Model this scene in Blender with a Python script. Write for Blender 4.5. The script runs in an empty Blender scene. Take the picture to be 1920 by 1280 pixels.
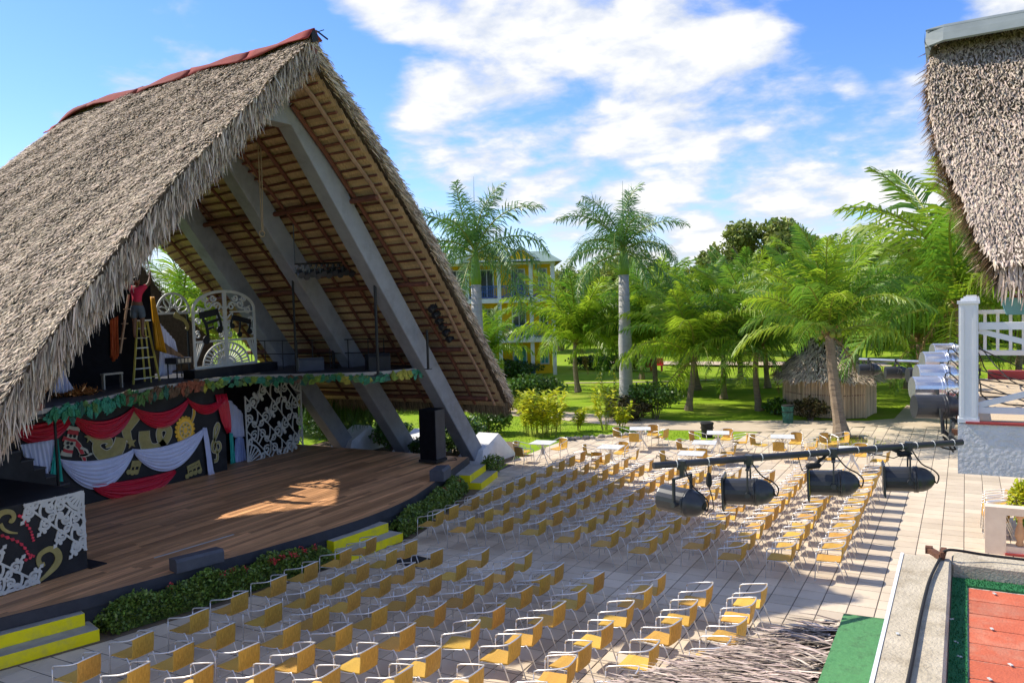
import bpy, math, random
import numpy as np
from mathutils import Vector, Matrix, Euler
random.seed(7); np.random.seed(7)
scn = bpy.context.scene
COL = scn.collection
R = math.radians
# ------------------------------------------------------------------ camera
cd = bpy.data.cameras.new('camera'); cam = bpy.data.objects.new('camera', cd); COL.objects.link(cam)
cd.sensor_width = 36.0; cd.lens = 29.04; cd.clip_start = 0.1; cd.clip_end = 3000
right = Vector((0.8757, 0.4816, -0.0285)); fwd = Vector((-0.4816, 0.8753, -0.0499))
fwd.normalize(); right = (right - fwd*right.dot(fwd)).normalized(); upv = right.cross(fwd)
mw = Matrix((( right.x, upv.x, -fwd.x, 0), (right.y, upv.y, -fwd.y, 0), (right.z, upv.z, -fwd.z, 5.8), (0, 0, 0, 1)))
cam.matrix_world = mw
scn.camera = cam
# ------------------------------------------------------------------ light
SUN_EL = 46.0
sd = bpy.data.lights.new('sun', 'SUN'); sun = bpy.data.objects.new('sun', sd); COL.objects.link(sun)
sd.energy = 2.2; sd.angle = R(0.5); sd.color = (1.0, 0.93, 0.80)
ldir = Vector((0.72, 0.045, -0.745)).normalized()          # the way the light travels
sun.rotation_euler = ldir.to_track_quat('-Z', 'Y').to_euler()
scn.view_settings.view_transform = 'Standard'; scn.view_settings.look = 'None'
scn.view_settings.exposure = 1.50; scn.view_settings.gamma = 1.0
try: scn.view_settings.use_curve_mapping = False
except Exception: pass
# ------------------------------------------------------------------ sky
W = bpy.data.worlds.new('World'); scn.world = W; W.use_nodes = True
wn = W.node_tree; wn.nodes.clear(); WL = wn.links
def N(t, tree=None): return (tree or wn).nodes.new(t)
def wmath(op, a, b=None, c=None, clamp=False):
    n = N('ShaderNodeMath'); n.operation = op; n.use_clamp = clamp
    for i, v in enumerate((a, b, c)):
        if v is None: continue
        if isinstance(v, (int, float)): n.inputs[i].default_value = v
        else: WL.new(v, n.inputs[i])
    return n.outputs[0]
sky = N('ShaderNodeTexSky'); sky.sky_type = 'NISHITA'; sky.sun_disc = False
sky.sun_elevation = R(SUN_EL); sky.sun_rotation = R(-90); sky.air_density = 1.0; sky.dust_density = 0.3; sky.ozone_density = 2.2
tc = N('ShaderNodeTexCoord'); dvec = tc.outputs['Generated']
sep = N('ShaderNodeSeparateXYZ'); WL.new(dvec, sep.inputs[0])
# a cloud layer: direction projected on a plane, warped fractal noise
den = wmath('ADD', wmath('MAXIMUM', sep.outputs[2], 0.0), 0.28)
cmb = N('ShaderNodeCombineXYZ')
WL.new(wmath('DIVIDE', sep.outputs[0], den), cmb.inputs[0]); WL.new(wmath('DIVIDE', sep.outputs[1], den), cmb.inputs[1])
WL.new(wmath('MULTIPLY', sep.outputs[2], 1.5), cmb.inputs[2])
def wnoise(vec, scale, detail, rough, dist=0.0, off=(0, 0, 0)):
    mp = N('ShaderNodeMapping'); mp.inputs['Location'].default_value = off; WL.new(vec, mp.inputs[0])
    n = N('ShaderNodeTexNoise'); n.inputs['Scale'].default_value = scale; n.inputs['Detail'].default_value = detail
    n.inputs['Roughness'].default_value = rough; n.inputs['Distortion'].default_value = dist
    WL.new(mp.outputs[0], n.inputs['Vector']); return n.outputs[0]
n1 = wnoise(cmb.outputs[0], 3.4, 9, 0.56, 0.25, (3.1, 1.7, 0.4))
n2 = wnoise(cmb.outputs[0], 9.0, 6, 0.55, 0.1, (0.3, 5.7, 2.4))
n3 = wnoise(cmb.outputs[0], 1.6, 2, 0.5, 0.0, (8.3, 2.2, 0.0))
# the big cloud banks standing over the trees, as directions on the sky with an angular size and a weight
BANKS = [((-0.5206, 0.8218, 0.2313), 0.1227, 0.9), ((-0.5702, 0.7946, 0.2085), 0.0581, 0.8), ((-0.4447, 0.8586, 0.2552), 0.1227, 1.0), ((-0.3999, 0.8909, 0.2155), 0.0839, 0.7), ((-0.5316, 0.7884, 0.3096), 0.0968, 0.75), ((-0.5789, 0.7445, 0.3325), 0.0581, 0.7), ((-0.4512, 0.8304, 0.3269), 0.0968, 0.6), ((-0.3562, 0.8936, 0.2731), 0.1227, 0.95), ((-0.4113, 0.8916, 0.1893), 0.0775, 0.8), ((-0.339, 0.9131, 0.2265), 0.1227, 1.0), ((-0.2781, 0.9226, 0.2672), 0.1033, 0.7), ((-0.2091, 0.9331, 0.2927), 0.0968, 0.55), ((-0.4392, 0.8881, 0.1356), 0.1097, 0.85), ((-0.3102, 0.9371, 0.1597), 0.1614, 0.9), ((-0.2011, 0.9668, 0.1579), 0.1485, 0.6), ((-0.1978, 0.9753, 0.0983), 0.1291, 0.7), ((-0.0814, 0.9888, 0.1247), 0.1679, 0.6), ((-0.1105, 0.9681, 0.2248), 0.0258, 0.55), ((-0.1591, 0.9626, 0.2195), 0.0323, 0.35), ((-0.2164, 0.9422, 0.2558), 0.0258, 0.7), ((-0.0391, 0.9796, 0.1971), 0.0839, 0.5), ((0.0371, 0.9619, 0.2708), 0.0839, 1.0), ((-0.7726, 0.569, 0.2818), 0.0355, 0.35), ((-0.0983, 0.9924, 0.0742), 0.1485, 0.6), ((-0.7857, 0.6148, 0.0683), 0.0581, 0.9), ((-0.5207, 0.8403, 0.1506), 0.071, 0.2), ((-0.7324, 0.6131, 0.2961), 0.3099, -1.0), ((-0.8436, 0.5171, 0.1444), 0.213, -1.0), ((-0.6456, 0.734, 0.2108), 0.142, -1.0), ((-0.5419, 0.8267, 0.1511), 0.0775, -0.5), ((-0.0839, 0.9671, 0.2401), 0.1227, -0.9), ((-0.0575, 0.959, 0.2774), 0.0775, -0.6), ((-0.3677, 0.8769, 0.3095), 0.0452, -0.5), ((-0.524, 0.8348, 0.169), 0.071, -0.5), ((-0.591, 0.7646, 0.2572), 0.0581, -0.4)]
acc = None
for (d, ang, wgt) in BANKS:
    vm = N('ShaderNodeVectorMath'); vm.operation = 'DOT_PRODUCT'; WL.new(dvec, vm.inputs[0]); vm.inputs[1].default_value = d
    mr = N('ShaderNodeMapRange'); mr.interpolation_type = 'SMOOTHSTEP'
    mr.inputs['From Min'].default_value = math.cos(ang); mr.inputs['From Max'].default_value = math.cos(ang*0.15)
    mr.inputs['To Min'].default_value = 0; mr.inputs['To Max'].default_value = wgt
    WL.new(vm.outputs['Value'], mr.inputs['Value'])
    acc = mr.outputs[0] if acc is None else wmath('ADD', acc, mr.outputs[0])
acc = wmath('MAXIMUM', wmath('MINIMUM', acc, 1.0), -1.0)
dens = wmath('ADD', wmath('MULTIPLY', acc, 0.22), wmath('ADD', wmath('ADD', wmath('MULTIPLY', wmath('SUBTRACT', n1, 0.5), 1.55), 0.49), wmath('MULTIPLY', wmath('SUBTRACT', n2, 0.5), 0.55)))
dens = wmath('ADD', dens, wmath('MULTIPLY', wmath('SUBTRACT', n3, 0.5), 0.25))
mr = N('ShaderNodeMapRange'); mr.interpolation_type = 'SMOOTHSTEP'; WL.new(dens, mr.inputs['Value'])
mr.inputs['From Min'].default_value = 0.40; mr.inputs['From Max'].default_value = 0.76
cover = mr.outputs[0]
mr2 = N('ShaderNodeMapRange'); mr2.interpolation_type = 'SMOOTHSTEP'; WL.new(wmath('ADD', dens, wmath('MULTIPLY', wmath('SUBTRACT', n2, 0.5), 0.5)), mr2.inputs['Value'])
mr2.inputs['From Min'].default_value = 0.55; mr2.inputs['From Max'].default_value = 1.1
ccol = N('ShaderNodeMix'); ccol.data_type = 'RGBA'; WL.new(mr2.outputs[0], ccol.inputs[0])
ccol.inputs[6].default_value = (1.8, 1.92, 2.12, 1); ccol.inputs[7].default_value = (3.1, 3.0, 2.85, 1)
skc = N('ShaderNodeMix'); skc.data_type = 'RGBA'; skc.blend_type = 'MULTIPLY'; skc.inputs[0].default_value = 1.0
hs_ = N('ShaderNodeHueSaturation'); hs_.inputs['Saturation'].default_value = 1.22; WL.new(sky.outputs[0], hs_.inputs['Color']); WL.new(hs_.outputs[0], skc.inputs[6]); skc.inputs[7].default_value = (0.36, 0.385, 0.52, 1)
mx = N('ShaderNodeMix'); mx.data_type = 'RGBA'; WL.new(wmath('MULTIPLY', cover, 0.94), mx.inputs[0])
WL.new(skc.outputs[2], mx.inputs[6]); WL.new(ccol.outputs[2], mx.inputs[7])
bg = N('ShaderNodeBackground'); bg.inputs['Strength'].default_value = 0.15; WL.new(mx.outputs[2], bg.inputs[0])
wo = N('ShaderNodeOutputWorld'); WL.new(bg.outputs[0], wo.inputs[0])

# ================================================================== materials
def material(name, col, col2=None, rough=0.7, scale=4.0, detail=4, var=0.5, bump=0.0, bscale=40.0, rnd=0.0, isl=0.0,
             metal=0.0, spec=0.35, stretch=(1, 1, 1), trans=0.0, coord='pos', hue=None, coat=0.0, stain=0.0, stain_scale=0.6, stain_col=(0.05, 0.045, 0.035)):
    m = bpy.data.materials.new(name); m.use_nodes = True
    t = m.node_tree; t.nodes.clear(); L = t.links
    def n(k): return t.nodes.new(k)
    def mth(op, a, b):
        q = n('ShaderNodeMath'); q.operation = op
        for i, v in enumerate((a, b)):
            if isinstance(v, (int, float)): q.inputs[i].default_value = v
            else: L.new(v, q.inputs[i])
        return q.outputs[0]
    out = n('ShaderNodeOutputMaterial'); bs = n('ShaderNodeBsdfPrincipled')
    if coord == 'pos': vec = n('ShaderNodeNewGeometry').outputs['Position']
    else: vec = n('ShaderNodeTexCoord').outputs['Object']
    mp = n('ShaderNodeMapping'); mp.inputs['Scale'].default_value = stretch; L.new(vec, mp.inputs[0]); vec = mp.outputs[0]
    nz = n('ShaderNodeTexNoise'); nz.inputs['Scale'].default_value = scale; nz.inputs['Detail'].default_value = detail; nz.inputs['Roughness'].default_value = 0.6
    L.new(vec, nz.inputs['Vector'])
    c2 = col2 or tuple(x*0.6 for x in col)
    mr = n('ShaderNodeMapRange'); mr.inputs['From Min'].default_value = 0.5-var*0.5; mr.inputs['From Max'].default_value = 0.5+var*0.5
    L.new(nz.outputs[0], mr.inputs['Value'])
    mix = n('ShaderNodeMix'); mix.data_type = 'RGBA'; L.new(mr.outputs[0], mix.inputs[0])
    mix.inputs[6].default_value = (*c2, 1); mix.inputs[7].default_value = (*col, 1)
    cur = mix.outputs[2]
    if stain > 0:
        nz2 = n('ShaderNodeTexNoise'); nz2.inputs['Scale'].default_value = stain_scale; nz2.inputs['Detail'].default_value = 7; nz2.inputs['Roughness'].default_value = 0.65
        L.new(n('ShaderNodeNewGeometry').outputs['Position'], nz2.inputs['Vector'])
        mrs = n('ShaderNodeMapRange'); mrs.inputs['From Min'].default_value = 0.5; mrs.inputs['From Max'].default_value = 0.72; mrs.inputs['To Max'].default_value = stain
        L.new(nz2.outputs[0], mrs.inputs['Value'])
        ms = n('ShaderNodeMix'); ms.data_type = 'RGBA'; L.new(mrs.outputs[0], ms.inputs[0]); L.new(cur, ms.inputs[6]); ms.inputs[7].default_value = (*stain_col, 1)
        cur = ms.outputs[2]
    if rnd > 0 or isl > 0:
        amt = max(rnd, isl)
        ro = n('ShaderNodeObjectInfo').outputs['Random'] if rnd > 0 else None
        ri = n('ShaderNodeNewGeometry').outputs['Random Per Island'] if isl > 0 else None
        if ro is not None and ri is not None: rv = mth('FRACT', mth('ADD', ro, ri), 0)
        else: rv = ro if ro is not None else ri
        hv = n('ShaderNodeHueSaturation')
        mv = n('ShaderNodeMapRange'); L.new(rv, mv.inputs['Value']); mv.inputs['To Min'].default_value = 1-amt; mv.inputs['To Max'].default_value = 1+amt
        L.new(mv.outputs[0], hv.inputs['Value'])
        if hue:
            r2 = mth('FRACT', mth('MULTIPLY', rv, 7.31), 0)
            mh = n('ShaderNodeMapRange'); L.new(r2, mh.inputs['Value']); mh.inputs['To Min'].default_value = 0.5-hue; mh.inputs['To Max'].default_value = 0.5+hue
            L.new(mh.outputs[0], hv.inputs['Hue'])
        L.new(cur, hv.inputs['Color']); cur = hv.outputs[0]
    L.new(cur, bs.inputs['Base Color'])
    bs.inputs['Roughness'].default_value = rough; bs.inputs['Metallic'].default_value = metal
    bs.inputs['Specular IOR Level'].default_value = spec
    if coat: bs.inputs['Coat Weight'].default_value = coat; bs.inputs['Coat Roughness'].default_value = 0.2
    if bump > 0:
        nb = n('ShaderNodeTexNoise'); nb.inputs['Scale'].default_value = bscale; nb.inputs['Detail'].default_value = 4; L.new(vec, nb.inputs['Vector'])
        bp = n('ShaderNodeBump'); bp.inputs['Strength'].default_value = bump; bp.inputs['Distance'].default_value = 0.02; L.new(nb.outputs[0], bp.inputs['Height'])
        L.new(bp.outputs[0], bs.inputs['Normal'])
    if trans > 0:
        tr = n('ShaderNodeBsdfTranslucent'); L.new(cur, tr.inputs[0]); ms = n('ShaderNodeMixShader'); ms.inputs[0].default_value = trans
        L.new(bs.outputs[0], ms.inputs[1]); L.new(tr.outputs[0], ms.inputs[2]); L.new(ms.outputs[0], out.inputs[0])
    else: L.new(bs.outputs[0], out.inputs[0])
    return m
Mt = {}
def defm(k, *a, **kw): Mt[k] = material(k, *a, **kw)
defm('thatch_grey', (0.60, 0.49, 0.37), (0.36, 0.28, 0.20), rough=0.9, scale=2.3, var=0.8, isl=0.75, hue=0.015, spec=0.15)
defm('thatch_base', (0.16, 0.125, 0.09), (0.08, 0.06, 0.045), rough=1, scale=9, bump=0.6, bscale=30, spec=0.1)
defm('thatch_straw', (0.70, 0.52, 0.30), (0.26, 0.165, 0.085), rough=0.85, scale=1.0, detail=5, var=0.75, stretch=(34, 1.2, 1.2), bump=0.8, bscale=1.2, spec=0.15, rnd=0.18)
defm('thatch_fringe', (0.34, 0.25, 0.15), (0.16, 0.11, 0.065), rough=0.9, scale=2, isl=0.5, spec=0.1)
defm('thatch_awning', (0.52, 0.42, 0.35), (0.25, 0.19, 0.16), rough=0.9, scale=5, var=0.6, isl=0.8, hue=0.02, spec=0.1)
defm('thatch_light', (0.60, 0.49, 0.385), (0.42, 0.335, 0.26), rough=0.9, scale=1.3, var=0.6, isl=0.5, hue=0.02, spec=0.15)
defm('pole_red', (0.19, 0.07, 0.042), (0.10, 0.038, 0.024), rough=0.65, scale=5, stretch=(1, 1, 1), rnd=0.3, bump=0.3, bscale=25)
defm('pole_tan', (0.40, 0.26, 0.17), (0.22, 0.13, 0.08), rough=0.7, scale=5, rnd=0.2, bump=0.3, bscale=25)
defm('beam_grey', (0.30, 0.315, 0.345), (0.23, 0.24, 0.265), rough=0.75, scale=2.5, bump=0.3, bscale=40, stain=0.55, stain_scale=1.8, stain_col=(0.15, 0.15, 0.15))
defm('red_metal', (0.30, 0.045, 0.04), (0.19, 0.035, 0.03), rough=0.85, spec=0.15, scale=2, stain=0.35, stain_col=(0.2, 0.13, 0.10), rnd=0.1)
defm('plank_wood', (0.86, 0.46, 0.215), (0.42, 0.195, 0.09), rough=0.46, scale=1.6, detail=8, var=0.55, stretch=(14, 0.7, 1), rnd=0.40, bump=0.15, bscale=4, spec=0.3, stain=0.4, stain_scale=0.35, stain_col=(0.22, 0.13, 0.085))
defm('black_paint', (0.022, 0.023, 0.028), (0.010, 0.010, 0.012), rough=0.6, scale=3, spec=0.3, stain=0.25, stain_scale=1.5, stain_col=(0.05, 0.05, 0.055))
defm('fascia_black', (0.05, 0.053, 0.065), (0.03, 0.032, 0.04), rough=0.55, scale=3, stain=0.35, stain_scale=1.2, stain_col=(0.08, 0.08, 0.085))
defm('black_cloth', (0.012, 0.012, 0.015), (0.006, 0.006, 0.008), rough=0.95, scale=6, spec=0.1)
defm('yellow_paint', (1.0, 0.86, 0.006), (0.9, 0.76, 0.008), rough=0.55, scale=4, bump=0.2, bscale=30, stain=0.45, stain_scale=2.6, stain_col=(0.38, 0.34, 0.16))
defm('concrete', (0.46, 0.43, 0.38), (0.30, 0.28, 0.25), rough=0.85, scale=3, bump=0.35, bscale=50, stain=0.5, stain_scale=1.3, stain_col=(0.20, 0.18, 0.15))
defm('coping', (0.60, 0.52, 0.39), (0.40, 0.34, 0.24), rough=0.85, scale=7, detail=9, bump=0.5, bscale=60, stain=0.8, stain_scale=4.0, stain_col=(0.27, 0.21, 0.13))
defm('white_wall', (0.80, 0.79, 0.76), (0.64, 0.63, 0.60), rough=0.8, scale=3, bump=0.25, bscale=40, stain=0.3, stain_scale=2.0, stain_col=(0.4, 0.38, 0.34))
defm('stucco', (0.74, 0.72, 0.70), (0.56, 0.55, 0.535), rough=0.9, scale=7, bump=1.0, bscale=26, stain=0.35, stain_scale=3.0, stain_col=(0.42, 0.40, 0.38))
defm('white_paint', (0.80, 0.80, 0.80), (0.72, 0.72, 0.72), rough=0.45, scale=6, stain=0.2, stain_scale=6, stain_col=(0.5, 0.48, 0.44))
defm('cream_paint', (0.86, 0.70, 0.55), (0.74, 0.58, 0.45), rough=0.6, scale=4)
defm('peach_paint', (0.72, 0.42, 0.22), (0.60, 0.34, 0.18), rough=0.6, scale=4)
defm('scroll_white', (0.62, 0.62, 0.58), (0.50, 0.50, 0.47), rough=0.6, scale=4, stain=0.25, stain_scale=3, stain_col=(0.35, 0.34, 0.3))
defm('gold_paint', (0.40, 0.33, 0.11), (0.26, 0.22, 0.08), rough=0.5, scale=6, stain=0.3, stain_scale=5, stain_col=(0.45, 0.42, 0.25))
defm('gold_bright', (0.85, 0.50, 0.05), (0.60, 0.33, 0.03), rough=0.4, scale=14, rnd=0.25)
defm('outline_cream', (0.66, 0.62, 0.48), rough=0.6)
defm('red_paint', (0.55, 0.035, 0.05), (0.40, 0.02, 0.03), rough=0.5, scale=6)
defm('pink_red', (0.75, 0.06, 0.10), (0.55, 0.03, 0.06), rough=0.5, scale=14, rnd=0.25)
defm('red_satin', (0.66, 0.012, 0.045), (0.45, 0.006, 0.025), rough=0.42, scale=3, spec=0.5)
defm('white_satin', (0.66, 0.68, 0.84), (0.54, 0.56, 0.72), rough=0.5, scale=3, spec=0.5)
defm('blue_satin', (0.42, 0.50, 0.74), (0.30, 0.38, 0.62), rough=0.5, scale=9, spec=0.5)
defm('teal_satin', (0.03, 0.50, 0.40), (0.015, 0.34, 0.28), rough=0.4, scale=5, spec=0.5)
defm('yellow_satin', (0.72, 0.38, 0.012), (0.5, 0.24, 0.008), rough=0.45, scale=3, spec=0.5)
defm('brown_cloth', (0.22, 0.13, 0.075), (0.13, 0.08, 0.05), rough=0.8, scale=5)
defm('orange_cloth', (0.50, 0.12, 0.03), (0.36, 0.05, 0.015), rough=0.7, scale=8, stretch=(1, 6, 1), var=0.3)
defm('copper', (0.72, 0.33, 0.10), (0.45, 0.18, 0.06), rough=0.3, metal=0.6, scale=20, isl=0.4)
defm('aluminium', (0.82, 0.80, 0.77), (0.70, 0.68, 0.66), rough=0.34, metal=0.55, scale=20, spec=0.5)
defm('wicker', (0.72, 0.425, 0.085), (0.54, 0.30, 0.055), rough=0.55, scale=60, var=0.5, bump=0.5, bscale=120, coord='obj', stretch=(1, 1, 0.25), rnd=0.2, hue=0.01, spec=0.25)
defm('wicker_back', (0.67, 0.395, 0.075), (0.45, 0.25, 0.042), rough=0.55, scale=55, var=0.35, bump=0.8, bscale=70, coord='obj', stretch=(1, 1, 0.06), rnd=0.14, hue=0.008, spec=0.35)
defm('rubber', (0.02, 0.02, 0.02), rough=0.7)
defm('table_white', (0.86, 0.86, 0.85), rough=0.4)
defm('paving', (0.70, 0.58, 0.435), (0.54, 0.44, 0.325), rough=0.82, scale=2.2, detail=8, var=0.6, rnd=0.13, isl=0.13, bump=0.25, bscale=45, stain=0.65, stain_scale=0.55, stain_col=(0.40, 0.32, 0.23))
defm('grout', (0.14, 0.12, 0.10), (0.08, 0.07, 0.06), rough=1, scale=6)
defm('path_conc', (0.62, 0.50, 0.37), (0.50, 0.40, 0.29), rough=0.9, scale=1.5, detail=6, bump=0.2, bscale=40, stain=0.35, stain_scale=0.5, stain_col=(0.4, 0.32, 0.23))
defm('soil', (0.20, 0.145, 0.095), (0.12, 0.085, 0.055), rough=1, scale=3, detail=8, bump=0.8, bscale=20, stain=0.4, stain_scale=2.5, stain_col=(0.10, 0.12, 0.03))
defm('lawn', (0.27, 0.38, 0.022), (0.16, 0.28, 0.015), rough=0.95, scale=0.8, detail=9, var=0.6, bump=0.8, bscale=14, spec=0.1, stain=0.7, stain_scale=0.32, stain_col=(0.36, 0.35, 0.08))
defm('blade', (0.24, 0.36, 0.025), (0.14, 0.26, 0.016), rough=0.8, scale=1, isl=0.35, trans=0.3)
defm('frond_green', (0.20, 0.36, 0.035), (0.11, 0.24, 0.022), rough=0.42, scale=1.2, rnd=0.22, isl=0.22, hue=0.012, trans=0.48, spec=0.5)
defm('frond_lime', (0.38, 0.51, 0.035), (0.24, 0.38, 0.022), rough=0.42, scale=1.2, rnd=0.25, isl=0.22, hue=0.015, trans=0.5, spec=0.5)
defm('frond_yellow', (0.42, 0.36, 0.02), (0.25, 0.25, 0.02), rough=0.45, scale=1.2, rnd=0.2, isl=0.2, trans=0.35)
defm('frond_royal', (0.15, 0.29, 0.07), (0.085, 0.20, 0.045), rough=0.42, scale=1.2, rnd=0.2, isl=0.22, hue=0.012, trans=0.28, spec=0.5)
defm('frond_dry', (0.30, 0.20, 0.08), (0.17, 0.11, 0.05), rough=0.8, scale=2, rnd=0.2, isl=0.25, trans=0.2)
defm('rachis', (0.30, 0.32, 0.05), (0.20, 0.24, 0.03), rough=0.5, scale=3)
defm('crownshaft', (0.20, 0.34, 0.035), (0.12, 0.24, 0.02), rough=0.4, scale=2)
defm('trunk_pale', (0.50, 0.48, 0.46), (0.36, 0.345, 0.33), rough=0.85, scale=2.5, stretch=(1, 1, 3), bump=0.4, bscale=14, stain=0.4, stain_scale=1.6, stain_col=(0.22, 0.20, 0.18))
defm('trunk_brown', (0.33, 0.25, 0.17), (0.18, 0.13, 0.085), rough=0.9, scale=3, stretch=(1, 1, 5), bump=0.7, bscale=10)
defm('bark', (0.20, 0.15, 0.11), (0.11, 0.08, 0.055), rough=0.95, scale=4, bump=0.8, bscale=18)
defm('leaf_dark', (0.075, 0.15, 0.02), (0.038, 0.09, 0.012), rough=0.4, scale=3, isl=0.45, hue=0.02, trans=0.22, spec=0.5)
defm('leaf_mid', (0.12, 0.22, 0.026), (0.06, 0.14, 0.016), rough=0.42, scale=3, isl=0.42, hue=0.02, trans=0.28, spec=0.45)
defm('leaf_tree', (0.30, 0.35, 0.07), (0.16, 0.205, 0.042), rough=0.6, scale=0.7, isl=0.45, hue=0.025, trans=0.22)
defm('leaf_yellow', (0.66, 0.62, 0.025), (0.36, 0.46, 0.022), rough=0.45, scale=3, isl=0.35, hue=0.02, trans=0.35)
defm('leaf_bronze', (0.115, 0.085, 0.028), (0.050, 0.055, 0.018), rough=0.5, scale=3, isl=0.5, hue=0.03, trans=0.2)
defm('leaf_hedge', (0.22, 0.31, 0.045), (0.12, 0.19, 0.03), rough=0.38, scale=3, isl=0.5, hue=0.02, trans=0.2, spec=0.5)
defm('blossom', (0.80, 0.06, 0.06), (0.70, 0.10, 0.10), rough=0.6, isl=0.25, trans=0.3)
defm('par_black', (0.04, 0.042, 0.046), (0.026, 0.027, 0.030), rough=0.38, scale=8, spec=0.5)
defm('par_silver', (0.84, 0.84, 0.85), (0.70, 0.70, 0.72), rough=0.24, metal=0.85, scale=5)
defm('pipe_black', (0.016, 0.016, 0.018), rough=0.5)
defm('pipe_steel', (0.6, 0.62, 0.64), rough=0.35, metal=0.7)
defm('gel_yellow', (0.8, 0.66, 0.02), rough=0.4)
defm('rope', (0.36, 0.27, 0.17), (0.24, 0.17, 0.10), rough=0.9, scale=30)
defm('rust', (0.17, 0.075, 0.04), (0.09, 0.04, 0.025), rough=0.9, scale=14, bump=0.5, bscale=60)
defm('turf_green', (0.028, 0.19, 0.065), (0.02, 0.13, 0.045), rough=0.95, scale=6, bump=0.4, bscale=90, stain=0.25, stain_scale=3, stain_col=(0.02, 0.08, 0.03))
defm('sheet_green', (0.095, 0.28, 0.10), (0.06, 0.19, 0.07), rough=0.75, scale=9, detail=8, bump=0.5, bscale=25, stain=0.75, stain_scale=9, stain_col=(0.04, 0.09, 0.04))
defm('terracotta', (0.60, 0.145, 0.07), (0.44, 0.10, 0.05), rough=0.75, scale=9, detail=9, var=0.7, rnd=0.10, bump=0.3, bscale=90, stain=0.5, stain_scale=5, stain_col=(0.52, 0.30, 0.20))
defm('joint_white', (0.72, 0.62, 0.55), rough=0.9)
defm('red_floor', (0.50, 0.07, 0.06), rough=0.6)
defm('tan_floor', (0.62, 0.49, 0.33), (0.52, 0.40, 0.26), rough=0.8, scale=3, rnd=0.1)
defm('ridge_grey', (0.21, 0.24, 0.235), (0.15, 0.175, 0.17), rough=0.6, scale=3)
defm('teal_tub', (0.16, 0.38, 0.42), (0.12, 0.30, 0.34), rough=0.5)
defm('box_black', (0.10, 0.105, 0.125), (0.07, 0.072, 0.085), rough=0.6, scale=5)
defm('bamboo', (0.66, 0.48, 0.30), (0.42, 0.31, 0.20), rough=0.75, scale=3, rnd=0.35, stretch=(1, 1, 0.4), bump=0.3, bscale=20)
defm('build_yellow', (1.0, 0.62, 0.02), (0.94, 0.56, 0.016), rough=0.8, scale=1.5)
defm('build_orange', (0.66, 0.29, 0.03), rough=0.8)
defm('build_blue', (0.06, 0.14, 0.42), rough=0.6)
defm('build_teal', (0.10, 0.42, 0.42), rough=0.6)
defm('roof_green', (0.20, 0.28, 0.24), (0.13, 0.20, 0.165), rough=0.7, scale=2)
defm('glass_dark', (0.05, 0.08, 0.09), rough=0.08, spec=0.7)
defm('skin', (0.22, 0.115, 0.07), (0.18, 0.09, 0.055), rough=0.55)
defm('shirt_pink', (0.72, 0.035, 0.095), (0.60, 0.02, 0.07), rough=0.8, scale=8)
defm('shorts_grey', (0.13, 0.17, 0.22), (0.09, 0.12, 0.16), rough=0.85, scale=8)
defm('hair', (0.012, 0.009, 0.008), rough=0.6)
defm('ladder_yellow', (0.62, 0.52, 0.10), (0.50, 0.42, 0.10), rough=0.5)
defm('stone', (0.42, 0.38, 0.32), (0.28, 0.25, 0.21), rough=0.9, scale=6, rnd=0.25)
defm('sheet_white', (0.72, 0.72, 0.72), rough=0.5)
for i, c in enumerate([(0.03, 0.22, 0.10), (0.05, 0.30, 0.19), (0.10, 0.22, 0.06), (0.20, 0.30, 0.03), (0.34, 0.10, 0.05), (0.16, 0.09, 0.05), (0.03, 0.14, 0.10), (0.40, 0.36, 0.04)]):
    defm('cutleaf%d' % i, c, tuple(x*0.45 for x in c), rough=0.5, scale=9, var=0.35, stain=0.4, stain_scale=11, stain_col=tuple(min(1, x*2.2+0.03) for x in c))

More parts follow.
